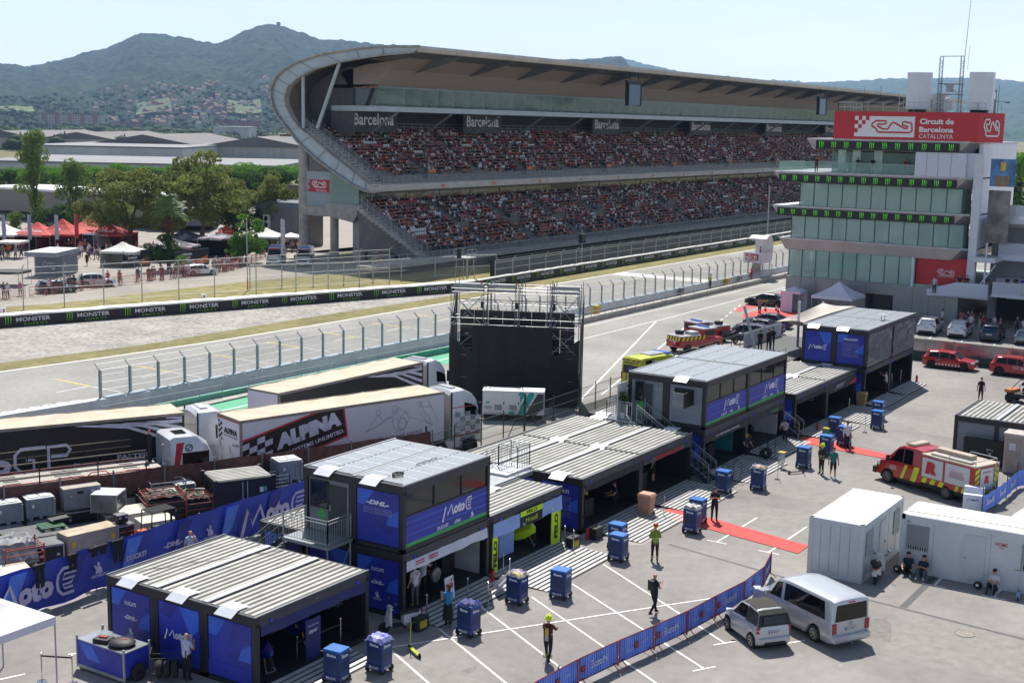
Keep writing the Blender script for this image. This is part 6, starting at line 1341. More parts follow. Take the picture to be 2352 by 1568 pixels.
t=thing('cabin','beige portable toilet cabin beside the dark container','cabin',(79.3,15.9,0));mb=MB();mb.bx(-.6,.6,-.6,.6,.08,2.3,M('beige_wall','a3978b',.6,ns=1,na=.08));mb.bx(-.66,.66,-.66,.66,2.3,2.42,M('beige_roof','b5aca3',.6));mb.bx(-.62,-.6,-.62,-.5,.05,2.3,GREYP);mb.mk('walls',t);mb=MB();mb.bx(-.63,-.6,-.35,.45,.15,2.1,M('beige_door','968a7f',.6));mb.mk('door',t);mb=MB();mb.bx(-.65,-.63,-.05,.3,1.45,1.85,M('vent_white','c9c9cc',.5));mb.mk('window',t)
# VEHICLES IN THE PADDOCK
def P4(o,x,y,z=0.):
 k=2352/3840;return G((o[0]+x/1.8375)*k,(o[1]+y/1.8375)*k,z)
OA=(1280,1900);OB=(2560,1900);OC=(2560,1300);OD=(2560,700);OE=(1280,1300);OF=(0,1900);OGL=(0,700)
SILV=M('silver_paint','b4b6ba',.3,.35,coat=.4);WHP=M('white_car','c9cacd',.28,.1,coat=.5);REDC=M('red_car','a3181b',.3,.05,coat=.6);BLKC=M('black_car','17191a',.25,.3,coat=.6);NAVC=M('navy_car','1a2c47',.3,.4,coat=.5);GRYC=M('grey_car','7d8790',.3,.5,coat=.4)
def van(label,loc,rz,paint,L=5.0,Wd=1.9,H=1.95,hr=None,glassm=True,name='parked_van',cat='van',plate='',steep=.55,windows='bus',rimm=None):
 t=thing(name,label,cat,loc,rz);h=L/2;w_=Wd/2;rw=.34;gc=.22;bl=H*.53
 st=[(-h,gc+.12,bl,H*.97-.12,w_*.95,w_*.95,w_*.88),(-h+.06,gc+.02,bl,H-.06,w_*.98,w_*.98,w_*.92),(-h+.25,gc,bl,H-.01,w_,w_,w_*.94),(-h+.6,gc,bl,H,w_,w_,w_*.95),(0,gc,bl,H+.01,w_,w_,w_*.95),(h-2.1,gc,bl,H-.02,w_,w_,w_*.94),(h-1.75,gc,bl,H-.1,w_,w_,w_*.87),(h-1.75+steep*1.5,gc,bl+.0,bl+.18,w_,w_*.98,w_*.84),(h-.5,gc,bl-.08,bl-.0,w_,w_*.94,w_*.8),(h-.12,gc,bl-.3,bl-.25,w_*.95,w_*.86,w_*.7),(h,gc+.1,bl-.45,bl-.42,w_*.85,w_*.76,w_*.6)]
 B=Body(st);wx=(-h+1.0,h-.95);car_body(t,B,paint,wx,rw)
 if windows=='bus':side_glass(t,B,[(-h+.42,h-2.18,-h+.5,h-2.22),(h-2.0,h-1.2,h-2.02,h-1.6)])
 else:side_glass(t,B,[(h-2.0,h-1.2,h-2.02,h-1.6)])
 screen_glass(t,B,h-1.75+steep*1.4,h-1.72,'windscreen')
 mb=MB();mb.add([(-h-.008,-w_*.84,bl+.06),(-h-.008,w_*.84,bl+.06),(-h-.008,w_*.78,H-.2),(-h-.008,-w_*.78,H-.2)],[(0,1,2,3)],CGL);mb.mk('rear_window',t)
 for s_ in(-1,1):
  mb=MB();mb.boxc((-h+.03,s_*w_*.86,bl-.2),(.12,.2,.42),LRED);mb.mk('tail_light',t);mb=MB();mb.boxc((h-.22,s_*w_*.72,bl-.2),(.35,.3,.2),LAMP,rz=-s_*.4);mb.mk('headlight',t)
  mb=MB();mb.boxc((h-1.3,s_*(w_+.13),bl+.12),(.14,.24,.2),paint);mb.mk('mirror',t,bevel=.03)
  mb=MB()
  for x in(h-2.12,h-1.02,-h+1.4):mb.bx(x,x+.012,(s_*w_-.005)if s_>0 else-w_-.01,(s_*w_+.01)if s_>0 else-w_+.005,gc+.1,bl+.02,PLB)
  for x in(h-1.95,h-2.3):mb.boxc((x,s_*(w_+.012),bl-.1),(.14,.03,.03),paint)
  mb.mk('door_seams',t)
 mb=MB();mb.boxc((-h-.04,0,gc+.2),(.22,Wd*.98,.26),paint);mb.boxc((-h-.0,0,gc+.05),(.2,Wd*.9,.08),PLB);mb.boxc((-h-.1,0,gc),(.2,.06,.06),PLB);mb.mk('rear_bumper',t,bevel=.04)
 mb=MB();mb.boxc((-h-.01,0,bl-.27),(.04,.54,.13),PLATE);po=mb.mk('number_plate',t);mb=MB();text(mb,plate or '5478',(-h-.035,0,bl-.27),(0,-1,0),UZ,.08,BLACK,w=.42);rect(mb,(-h-.034,.25,bl-.27),(0,-1,0),UZ,.04,.13,PLBLUE);mb.bn('lettering',po)
 mb=MB();mb.boxc((-h+.0,0,H-.14),(.04,.3,.04),LRED);mb.boxc((-h-.01,0,bl-.08),(.03,.16,.13),GALV);mb.mk('tailgate_trim',t)
 add_wheels(t,[(x,s_*(w_-.01))for x in wx for s_ in(-1,1)],rw,.24,rimm,8);return t,B
van('silver minibus van with dark side windows parked beside the blue barrier',(48.93,17.26,0),R(61),SILV,plate='CK-120-XV')
t=thing('parked_car','tiny silver two-seat car with dark fabric roof parked in front of the silver van','car',(46.57,18.43,0),R(52));h,w_=1.35,.78;rw=.29
st=[(-h,.35,.85,.9,w_*.82,w_*.8,w_*.62),(-h+.08,.2,.95,1.02,w_*.94,w_*.92,w_*.7),(-h+.2,.2,.98,1.36,w_,w_*.94,w_*.72),(-h+.4,.2,.99,1.5,w_,w_*.95,w_*.74),(-.35,.2,.97,1.55,w_,w_*.96,w_*.75),(.1,.2,.94,1.53,w_,w_*.96,w_*.74),(.35,.2,.92,1.42,w_,w_*.96,w_*.72),(.85,.2,.88,.96,w_,w_*.92,w_*.76),(1.15,.2,.74,.8,w_*.97,w_*.86,w_*.7),(1.32,.25,.55,.6,w_*.88,w_*.76,w_*.6),(h,.32,.5,.53,w_*.8,w_*.7,w_*.55)]
B=Body(st);bo=car_body(t,B,SILV,(-.93,.93),rw);side_glass(t,B,[(-.42,.62,-.4,.22)]);screen_glass(t,B,.8,.3,'windscreen')
mb=MB();P=[[V3((x,u*B.at(x)[5]*.93,B.at(x)[2]+.03-.05*u*u))for u in(-1,-.5,0,.5,1)]for x in np.linspace(-1.1,.28,7)];mb.grid(P,M('fabric_roof','3b3632',.9,ns=9,na=.15));mb.bn('fabric_roof',t)
mb=MB();mb.add([(-h-.03,-w_*.92,.96),(-h-.03,w_*.92,.96),(-h+.1,w_*.78,1.37),(-h+.1,-w_*.78,1.37),(-h+.3,w_*.72,1.5),(-h+.3,-w_*.72,1.5)],[(0,1,2,3),(3,2,4,5)],PLB);mb.mk('rear_surround',t);mb=MB();mb.add([(-h-.03,-w_*.66,1.04),(-h-.03,w_*.66,1.04),(-h+.06,w_*.58,1.33),(-h+.06,-w_*.58,1.33)],[(0,1,2,3)],CGL);mb.v=[(a-.02,b,c)for a,b,c in mb.v];mb.mk('rear_window',t)
for s_ in(-1,1):
 mb=MB();mb.add([(-.45,s_*(w_*.96),.96),(-.45,s_*w_*.75,1.5),(-h+.2,s_*w_*.74,1.42),(-h+.06,s_*w_*.94,.98)],[(0,1,2,3)],PLB);mb.v=[(a,b*1.02,c)for a,b,c in mb.v];mb.mk('quarter_panel',t)
 for z in(.86,.72):mb=MB();mb.ell((-h+.05,s_*w_*.84,z),(.06,.1,.065),LRED,8,6);mb.mk('tail_light',t)
 mb=MB();mb.boxc((.5,s_*(w_+.1),1.0),(.13,.2,.12),SILV);mb.mk('mirror',t,bevel=.03);mb=MB();mb.boxc((1.2,s_*w_*.7,.68),(.25,.25,.16),LAMP,rz=-s_*.5);mb.mk('headlight',t)
mb=MB();mb.boxc((-h-.01,0,.38),(.16,1.35,.26),SILV);mb.mk('rear_bumper',t,bevel=.04);mb=MB();mb.boxc((-h-.08,0,.3),(.05,.9,.1),PLB);mb.mk('bumper_grille',t)
mb=MB();mb.boxc((-h-.03,0,.72),(.04,.5,.12),PLATE);po=mb.mk('number_plate',t);mb=MB();text(mb,'5478 HGY',(-h-.055,-.02,.72),(0,-1,0),UZ,.075,BLACK,w=.38);rect(mb,(-h-.054,.23,.72),(0,-1,0),UZ,.04,.12,PLBLUE);mb.bn('lettering',po)
add_wheels(t,[(x,s_*(w_-.0))for x in(-.93,.93)for s_ in(-1,1)],rw,.2,None,6)
hatch('white sport utility car, first from the left in the row below the control tower',(131.2,35.4,0),R(6),WHP,'suv',4.7,1.88,1.66,plate='3417 MHW',roof_rack=True)
hatch('white compact utility car, second in the row below the control tower',(130.9,32.4,0),R(5),WHP,'suv',4.4,1.84,1.62,plate='6271 MKF',roof_rack=True)
hatch('dark blue coupe utility car, third in the row below the control tower',(130.8,29.3,0),R(5),NAVC,'suv',4.7,1.9,1.62,dark_roof=BLKC,plate='8014 MLG')
hatch('blue grey four-door car at the right edge of the row below the control tower',(131.0,26.2,0),R(5),GRYC,'hatch',4.7,1.86,1.42,plate='9155 MNB')
def rliv(t,B,h,w_,H,bl,gc):
 for s_ in(-1,1):
  mb=MB();xd=(s_*-1*-1 if 0 else(1 if s_<0 else-1),0,0);y=s_*(w_+.018)
  for k in range(8):rect(mb,(-.95+k*.27,y,gc+.2),xd,UZ,.12,.12,WH)
  mb.lathe([(0,0),(.15,0)],(-.75,y,bl-.12),PLB,12,'y');text(mb,'112',(-.75,y+s_*.003,bl-.12),xd,UZ,.11,WH,w=.2);mb.bn('livery',t)
hatch('red rescue hatchback with white squares along its side, by the silver wall',(112.15,28.35,0),R(-90),REDC,'hatch',4.3,1.8,1.47,rim=RIMB,livery=rliv)
def cliv(t,B,h,w_,H,bl,gc):
 mb=MB();text(mb,'Cap de',(h-2.1,-(w_+.02),bl-.08),(1,0,0),UZ,.13,WH,w=.5);text(mb,'pista',(h-2.1,-(w_+.02),bl-.24),(1,0,0),UZ,.12,WH,w=.4);track_logo(mb,(h-1.5,-(w_+.02),bl-.2),(1,0,0),UZ,.5,.2,WH,.03);mb.bn('livery',t)
 mb=MB();mb.boxc((.1,0,H+.03),(.14,.14,.08),LORG);mb.mk('beacon',t)
hatch('red crossover with black wheel arches at the right edge by the silver wall',(112.1,22.9,0),R(-90),REDC,'suv',4.2,1.8,1.58,dark_roof=REDC,rim=RIMB,livery=cliv)
def mliv(t,B,h,w_,H,bl,gc):
 for s_ in(-1,1):mb=MB();xd=((1 if s_<0 else-1),0,0);moto_logo(mb,(.2,s_*(w_+.03),gc+.42),xd,UZ,1.3,M('gold_print','b89a45',.5));mb.bn('livery',t)
hatch('black safety sedan with gold lettering parked on the pit lane beside the white gazebo',(139.6,55.9,0),R(95),BLKC,'sedan',4.9,1.9,1.42,rim=RIMB,livery=mliv)
CAMO=ramp_mat('dazzle_wrap',[(.0,'12151c'),(.38,'1b2d66'),(.45,'16181d'),(.5,'6f7486'),(.53,'701f2e'),(.57,'131519'),(.64,'3c2060'),(.72,'7b8093')],2.6,detail=1,rough=.3)
for i,(x,y,a,lb)in enumerate(((115.6,48.3,100,'dark dazzle patterned estate car in front, beside the motorcycles'),(119.6,48.6,100,'dazzle patterned saloon car, middle of the parked safety cars'),(124.0,49.5,100,'dazzle patterned car with pale roof, farthest of the parked safety cars'))):
 hatch(lb,(x,y,0),R(a),CAMO,'sedan' if i else 'hatch',4.8,1.9,1.45,rim=RIMB,roof_rack=(i==0))
def ambulance(label,loc,rz,paint,L,H,scheme):
 Wd=2.02;t=thing('ambulance',label,'ambulance',loc,rz);h=L/2;w_=Wd/2;rw=.36;gc=.28;bl=H*.47
 st=[(-h,gc+.1,bl,H-.15,w_*.94,w_*.94,w_*.84),(-h+.1,gc,bl,H-.04,w_,w_,w_*.9),(-h+.5,gc,bl,H,w_,w_,w_*.92),(h-2.6,gc,bl,H,w_,w_,w_*.92),(h-2.1,gc,bl,H-.12,w_,w_,w_*.9),(h-1.75,gc,bl,H-.38,w_,w_,w_*.87),(h-.95,gc,bl+.02,bl+.12,w_,w_*.97,w_*.84),(h-.35,gc,bl-.15,bl-.1,w_,w_*.9,w_*.78),(h-.05,gc,bl-.32,bl-.3,w_*.93,w_*.84,w_*.7),(h,gc+.1,bl-.4,bl-.38,w_*.85,w_*.78,w_*.6)]
 B=Body(st);wx=(-h+1.15,h-1.0);car_body(t,B,paint,wx,rw);side_glass(t,B,[(h-2.0,h-1.05,h-2.0,h-1.55)]);screen_glass(t,B,h-1.0,h-1.74,'windscreen',tw=.95)
 if scheme=='yellow':side_glass(t,B,[(-h+.6,-h+1.6,-h+.62,-h+1.6)])
 mb=MB();mb.add([(-h-.006,-w_*.78,bl+.12),(-h-.006,w_*.78,bl+.12),(-h-.0,w_*.74,H-.62),(-h-.0,-w_*.74,H-.62)],[(0,1,2,3)],CGL);mb.bx(-h-.012,-h,-.012,.012,gc+.1,H-.3,PLB);mb.mk('rear_windows',t)
 mb=MB();mb.boxc((h-2.5,0,H+.05),(.5,1.5,.14),M('light_bar_blue','3d6fc0',.2));mb.boxc((h-2.5,0,H+.0),(.7,1.6,.08),paint);mb.mk('light_bar',t,bevel=.03);mb=MB();mb.boxc((-.6,0,H+.05),(1.6,1.1,.12),WHP);mb.ell((-.6,0,H+.12),(.3,.3,.05),GREYP);mb.mk('roof_unit',t,bevel=.03)
 for s_ in(-1,1):
  mb=MB();mb.boxc((h-.3,s_*w_*.74,bl-.22),(.35,.34,.2),LAMP,rz=-s_*.4);mb.mk('headlight',t);mb=MB();mb.boxc((-h+.02,s_*w_*.88,bl-.1),(.08,.14,.5),LRED);mb.mk('tail_light',t);mb=MB();mb.boxc((h-1.15,s_*(w_+.16),bl+.2),(.12,.22,.36),BLACK);mb.mk('mirror',t,bevel=.03)
 mb=MB();mb.boxc((h-.02,0,gc+.14),(.22,Wd*.93,.3),PLB);mb.boxc((h-.1,0,bl-.3),(.3,1.2,.22),PLB);mb.boxc((-h-.03,0,gc+.1),(.15,Wd*.93,.25),PLB);mb.mk('bumpers',t,bevel=.03);mb=MB();mb.boxc((h+.1,0,gc+.18),(.03,.5,.11),PLATE);mb.mk('number_plate',t)
 mb=MB();xr=((0,-1,0),UZ)
 if scheme=='yellow':
  text(mb,'AMBULÀNCIA',(-h-.02,0,H-.45),(0,-1,0),UZ,.15,BLACK,w=1.5,bold=.03)
  for k in range(7):rect(mb,(-h-.0,-.75+.25*k,H-.27),(0,-1,0),UZ,.22,.14,LRED if k%2==0 else REFL)
  for a in range(3):th=a*PI/3;shape(mb,[(-.5,-.12),(.5,-.12),(.5,.12),(-.5,.12)],(-h-.02-.002*a,0,bl+.42),(0,cos(th),sin(th)),(0,-sin(th),cos(th)),.5,.5,M('star_blue','2f63c4',.4))
  for s_ in(-1,1):text(mb,'AMBULÀNCIA',(-h+1.4,s_*(w_*.96+.02),H-.4),((1 if s_<0 else-1),0,0),UZ,.16,BLACK,w=1.2)
 else:
  G2=M('block_green','7fae2c',.4)
  for s_ in(-1,1):
   xd=((1 if s_<0 else-1),0,0)
   for k in range(16):
    for j in range(2):
     if(k+j)%2:rect(mb,(-h+.4+.27*k,s_*(w_+.02),gc+.42+.13*j),xd,UZ,.26,.13,G2)
   shape(mb,[(-.5,-.5),(.5,-.5),(.3,.5),(-.4,.5)],(h-1.7,s_*(w_+.015),bl-.1),xd,UZ,.9,.9,REDC if scheme=='red' else M('pale_red','b2343a',.4));
   shape(mb,[(-.12,-.5),(.12,-.5),(.12,-.12),(.5,-.12),(.5,.12),(.12,.12),(.12,.5),(-.12,.5),(-.12,.12),(-.5,.12),(-.5,-.12),(-.12,-.12)],(-h+1.5,s_*(w_+.0),H-.8),xd,UZ,.5,.5,RED)
  shape(mb,[(-.5,-.5),(.5,-.5),(.45,.5),(-.45,.5)],(h-1.78,0,H-.27),(0,1,0),(-.75,0,.62),1.7,.26,REDC if scheme=='red' else M('pale_red'))
  text(mb,'CREU ROJA',(h-1.76,0,H-.26),(0,1,0),(-.75,0,.62),.12,WH,w=.9)if scheme=='red' else None
  shape(mb,[(-.5,-.2),(.5,-.2),(.45,.2),(-.45,.2)],(h-.7,0,bl+.04),(0,1,0),(-.95,0,.3),1.7,.5,G2);
 mb.bn('livery',t);add_wheels(t,[(x,s_*(w_-.01))for x in wx for s_ in(-1,1)],rw,.26,M('rim_steel','6d6f72',.4,.6),10);return t
YEL2=M('ambulance_yellow','c3c92a',.35,0,coat=.4)
ambulance('bright yellow ambulance with blue star on its rear window behind the solar roofed garage',(89.3,44.4,0),R(-14),YEL2,5.9,2.62,'yellow')
ambulance('white ambulance with green checks, left of the pair beside the grandstand end',(133.7,124.75,0),R(215),WHP,6.0,2.6,'white')
ambulance('white and red ambulance with headlights on, right of the pair beside the grandstand end',(135.9,121.5,0),R(215),WHP,5.9,2.55,'red')
t=thing('fire_truck','red and yellow fire truck with white shutter sides parked right of the red carpet','fire truck',(72.45,18.75,0),R(67.6));L=6.7;h=L/2;w_=1.0;gc=.42;rw=.39
st=[(.1,gc,1.3,2.28,w_,w_,w_*.9),(.6,gc,1.3,2.34,w_,w_,w_*.9),(h-1.9,gc,1.3,2.34,w_,w_,w_*.89),(h-1.55,gc,1.3,2.2,w_,w_,w_*.87),(h-.82,gc,1.32,1.44,w_,w_*.97,w_*.84),(h-.3,gc,1.15,1.2,w_,w_*.9,w_*.78),(h-.05,gc,.95,.98,w_*.93,w_*.84,w_*.7),(h,gc+.1,.86,.88,w_*.85,w_*.78,w_*.6)]
B=Body(st);bo=car_body(t,B,REDC,(h-.95,),rw,name='cab');side_glass(t,B,[(h-1.95,h-.95,h-1.95,h-1.4),(.75,1.35,.75,1.35)]);screen_glass(t,B,h-.85,h-1.52,'windscreen',tw=.95)
FY=M('fluo_yellow','cfd92a',.4);SH=M('shutter_white','c6c8cc',.45,.1,ns=1,na=.05,stretch=(.2,.2,14))
mb=MB();mb.bx(-h+.05,.12,-w_-.02,w_+.02,.62,2.12,REDC);mb.bx(-h+.2,.1,-w_+.1,w_-.1,.35,.62,PLB);mb.bx(-h,.12,-w_-.04,w_+.04,2.12,2.2,M('roof_beige','b5a998',.7,ns=3));mb.mk('equipment_body',t)
for s_ in(-1,1):
 xd=((1 if s_<0 else-1),0,0)
 for x0,x1 in((-3.0,-1.45),(-1.3,.05)):mb=MB();y=s_*(w_+.03);mb.bx(x0,x1,min(y,y-s_*.03),max(y,y-s_*.03),.95,2.02,SH);o_=mb.mk('roller_shutter',t);mb=MB();rx=x1-.5 if s_<0 else x0+.5;
 mb=MB();y=s_*(w_+.06)
 cx=-.55;text(mb,'R',(cx,y,1.5),xd,UZ,.68,RED,w=.75,bold=.12,shear=.15)
 for k in range(5):rect(mb,(-2.2,y,1.32+.08*k),xd,UZ,1.0-.06*k,.022,RED)
 mb.bn('livery',t)
 mb=MB();y=s_*(w_+.035)
 for k in range(3):shape(mb,[(-.5,-.5),(.2,-.5),(.5,.5),(-.2,.5)],(-.15-.55*k,y,.76),xd,UZ,.42,.3,FY)
 for k in range(3):shape(mb,[(-.5,-.5),(.2,-.5),(.5,.5),(-.2,.5)],(-3.1+.42*k,y,.76),xd,UZ,.3,.3,FY)
 shape(mb,[(-.5,-.5),(.1,-.5),(.5,.5),(-.1,.5)],(.5,s_*(w_+.03),.92),xd,UZ,.62,.85,FY);shape(mb,[(-.5,-.5),(-.1,-.5),(.5,.5),(.1,.5)],(1.25,s_*(w_+.03),.9),xd,UZ,.5,.8,FY)
 text(mb,'BOMBEROS',(-1.1,s_*(w_+.05),2.16),xd,UZ,.09,WH,w=1.1,bold=.03);text(mb,'SAFETY',(2.0,s_*(w_+.03),1.05),xd,UZ,.1,WH,w=.45);text(mb,'EVENTS',(2.0,s_*(w_+.03),.92),xd,UZ,.1,WH,w=.45);mb.bn('reflective_marks',t)
 mb=MB();mb.boxc((h-1.05,s_*(w_+.17),1.5),(.12,.22,.34),BLACK);mb.mk('mirror',t,bevel=.03);mb=MB();mb.boxc((h-.25,s_*w_*.76,1.0),(.3,.3,.2),LAMP,rz=-s_*.4);mb.mk('headlight',t)
mb=MB();x=-h+.04;xd=(0,-1,0)
mb.bx(x-.03,x,-.55,.55,.8,2.0,SH);mb.mk('rear_shutter',t)
mb=MB()
for s_ in(-1,1):
 for k in range(4):shape(mb,[(-.5,-.5),(.5,0),(.5,.5),(-.5,.0)],(x-.012,s_*.8,.95+.32*k),(0,-s_,0),UZ,.36,.42,FY)
text(mb,'R',(x-.04,0,1.4),xd,UZ,.42,RED,w=.45,bold=.12,shear=.15);text(mb,'BOMBEROS',(x-.04,0,1.8),xd,UZ,.09,RED,w=.7);rect(mb,(x-.012,0,.7),xd,UZ,1.9,.12,FY);mb.bn('rear_marks',t)
mb=MB();
for y in(-.62,-.86):
 mb.tube((x-.12,y,.5),(x-.12,y,2.3),.02,GALV,5)
for k in range(7):mb.tube((x-.12,-.62,.6+.27*k),(x-.12,-.86,.6+.27*k),.014,GALV,4)
for y in(-.9,.9):mb.path([(-h+.1,y,2.2),(-h+.1,y,2.42),(-1.6,y,2.42),(-1.5,y,2.2)],.022,GALV,5)
mb.path([(-h+.1,-.9,2.42),(-h+.1,.9,2.42)],.022,GALV,5);mb.mk('ladder_and_rails',t)
mb=MB();mb.bx(-2.3,.0,-.5,.0,2.2,2.42,M('roof_box','ab9d8c',.7,ns=3));mb.bx(-2.9,-.3,.45,.85,2.22,2.3,M('ladder_alu','a9a79f',.5,.3,ns=9));mb.mk('roof_box',t,bevel=.02)
mb=MB();mb.boxc((h-2.2,0,2.4),(.5,1.3,.16),M('beacon_beige','b8ad97',.4));mb.boxc((h-1.75,.1,2.38),(.12,.9,.1),PLB);mb.mk('light_bar',t,bevel=.04);mb=MB();mb.boxc((h-.0,0,gc+.16),(.25,1.9,.36),PLB);mb.boxc((h-.1,0,.95),(.2,1.1,.2),PLB);mb.boxc((1.0,0,gc+.02),(1.3,2.0,.2),PLB);mb.boxc((-h-.1,0,.5),(.3,1.9,.1),PLB);mb.mk('bumpers',t)
add_wheels(t,[(x,s_*(w_+.02))for x in(h-.95,-1.55)for s_ in(-1,1)],rw,.28,M('rim_steel','6d6f72',.4,.6),10)
for i,(x,y)in enumerate(((106.5,49.3),(111.2,50.6))):
 t=thing('fire_pickup',('nearer' if i==0 else 'farther')+' red and yellow fire pickup with white roof rack behind the solar roofed garage','fire truck',(x,y,0),R(-20 if i==0 else 160));mb=MB();mb.bx(-2.6,2.6,-.95,.95,.5,1.15,REDC);mb.bx(.2,1.7,-.92,.92,1.15,1.95,REDC);mb.bx(-2.55,-.1,-.95,.95,1.15,1.5,REDC);mb.mk('body',t,bevel=.05)
 mb=MB();mb.bx(.1,1.8,-.95,.95,1.97,2.05,WHP);mb.bx(-2.6,-.2,-.98,.98,1.5,1.56,WHP);mb.boxc((-.7,-.3,1.7),(.8,.9,.25),M('box_pale','a9adb2',.5));mb.mk('white_tops',t);mb=MB();mb.boxc((1.0,0,2.12),(.25,1.3,.12),M('light_bar_blue'));mb.mk('light_bar',t)
 mb=MB();
 for k in range(6):shape(mb,[(-.5,-.5),(.1,-.5),(.5,.5),(-.1,.5)],(-2.3+.5*k,-.962,1.3),(1,0,0),UZ,.42,.34,FY)
 for k in range(5):shape(mb,[(-.5,-.5),(.1,-.5),(.5,.5),(-.1,.5)],(-2.61,.7-.35*k,1.3),(0,-1,0),UZ,.3,.34,FY)
 text(mb,'BOMBEROS',(-2.62,0,1.1),(0,-1,0),UZ,.14,WH,w=1.0);mb.bn('livery',t)
 mb=MB();mb.bx(.35,1.55,-.94,.94,1.4,1.85,CGL);mb.bx(1.68,1.72,-.8,.8,1.35,1.85,CGL);mb.mk('windows',t);mb=MB();mb.lathe([(.12,-.12),(.4,-.12),(.42,0),(.4,.12),(.12,.12)],(-1.6,.3,1.75),TYRE,16);mb.mk('spare_wheel',t)
 mb=MB();mb.lathe([(0,-.15),(.2,-.15),(.2,.15),(0,.15)],(-2.75,-.4,.85),M('hose_red','a04a3a',.8,ns=9),12,'y');mb.mk('hose_reel',t);add_wheels(t,[(x_,s_*.97)for x_ in(-1.7,1.8)for s_ in(-1,1)],.42,.28,RIMB,6)
for i,(x,y,a)in enumerate(((100.8,19.9,75),(104.2,19.4,75))):
 t=thing('buggy',('nearer' if i==0 else 'farther')+' black and orange open buggy at the right edge behind the dark container','buggy',(x,y,0),R(a));mb=MB();mb.bx(-1.3,1.2,-.6,.6,.4,.75,PLB);mb.bx(-1.4,-.5,-.65,.65,.75,1.05,ORG if i==0 else PLB);mb.bx(.7,1.4,-.6,.6,.7,.95,ORG if i==0 else PLB);mb.mk('body',t,bevel=.05)
 mb=MB();
 for s_ in(-1,1):mb.path([(-1.0,s_*.6,.8),(-.9,s_*.6,1.75),(.2,s_*.6,1.8),(.85,s_*.6,1.0)],.03,BLACK,5)
 for x_,z_ in((-.9,1.75),(.2,1.8),(-1.0,.9)):mb.tube((x_,-.6,z_),(x_,.6,z_),.03,BLACK,5)
 mb.mk('roll_cage',t);mb=MB();mb.bx(-.4,.0,-.5,.5,.75,.9,BLACK);mb.bx(-.5,-.4,-.5,.5,.75,1.3,BLACK);mb.mk('seats',t);add_wheels(t,[(x_,s_*.7)for x_ in(-.95,.95)for s_ in(-1,1)],.34,.26,RIMB,5)
 # motorcycles
def motorbike(label,loc,rz,c1,c2,num='',stand=True,group=None,name='motorcycle'):
 t=thing(name,label,'motorcycle',loc,rz,group);z0=.0
 A=M('fair_'+c1,c1,.3,coat=.4);Bm=M('fair_'+c2,c2,.3,coat=.4)
 mb=MB();mb.loft([[(.98,y*.3,.62+z*.5)for y,z in((-.2,0),(.2,0),(.3,.3),(0,.5),(-.3,.3))],[(.78,y,.55+z)for y,z in((-.14,-.02),(.14,-.02),(.2,.3),(0,.56),(-.2,.3))],[(.5,y,.35+z)for y,z in((-.17,0),(.17,0),(.25,.4),(0,.72),(-.25,.4))],[(.1,y,.22+z)for y,z in((-.15,0),(.15,0),(.2,.35),(.12,.62),(-.2,.35))],[(-.15,y,.25+z)for y,z in((-.1,0),(.1,0),(.15,.3),(.08,.5),(-.15,.3))]],A);mb.mk('fairing',t,smooth=True)
 mb=MB();mb.ell((.12,0,.88),(.3,.16,.14),Bm,10,6);mb.mk('tank',t,smooth=True)
 mb=MB();mb.loft([[(-.15,y,.82+z)for y,z in((-.12,0),(.12,0),(.1,.06),(-.1,.06))],[(-.45,y,.85+z)for y,z in((-.13,0),(.13,0),(.1,.06),(-.1,.06))],[(-.85,y,1.02+z)for y,z in((-.06,0),(.06,0),(.05,.06),(-.05,.06))]],A);mb.mk('seat_unit',t)
 mb=MB();
 for s_ in(-1,1):mb.tube((.52,s_*.1,.95),(.74,s_*.1,.3),.028,M('fork_gold','a8762c',.3,.6),6);mb.tube((.45,s_*.1,.98),(.42,s_*.36,.95),.018,BLACK,5)
 mb.mk('fork',t);mb=MB();
 for s_ in(-1,1):mb.tube((-.05,s_*.1,.45),(-.68,s_*.12,.31),.035,M('arm_grey','4a4a4d',.4,.5),5)
 mb.ell((.1,0,.5),(.25,.14,.2),PLB,8,6);mb.mk('swingarm',t)
 for x_ in(.74,-.68):
  mb=MB();mb.lathe([(.2,-.05),(.28,-.07),(.31,0),(.28,.07),(.2,.05)],(x_,0,.31),TYRE,18,'y');w=mb.mk('wheel',t,smooth=True);mb=MB();mb.lathe([(.19,-.04),(.22,-.04),(.22,.04),(.19,.04)],(x_,0,.31),PLB,16,'y')
  for k in range(5):a=2*PI*k/5;mb.tube((x_,0,.31),(x_+.2*cos(a),0,.31+.2*sin(a)),.014,PLB,4)
  mb.mk('rim',w)
 if num:mb=MB();text(mb,num,(.93,-.0,.88),(0,-1,0),UZ,.12,RED if num=='21' else WH,w=.14);text(mb,num,(.55,-.27,.72),(1,0,0),UZ,.14,WH,w=.16);mb.bn('race_number',t)
 if stand:mb=MB();mb.tube((-.68,.14,.31),(-.9,.2,.0),.016,GALV,4);mb.tube((-.68,-.14,.31),(-.9,-.2,.0),.016,GALV,4);mb.tube((-.9,-.25,.02),(-.9,.25,.02),.016,GALV,4);mb.tube((.74,.12,.31),(.95,.2,.02),.016,GALV,4);mb.tube((.74,-.12,.31),(.95,-.2,.02),.016,GALV,4);mb.tube((.95,-.2,.02),(.95,.2,.02),.016,GALV,4);mb.mk('paddock_stand',t)
 return t
fz=.18
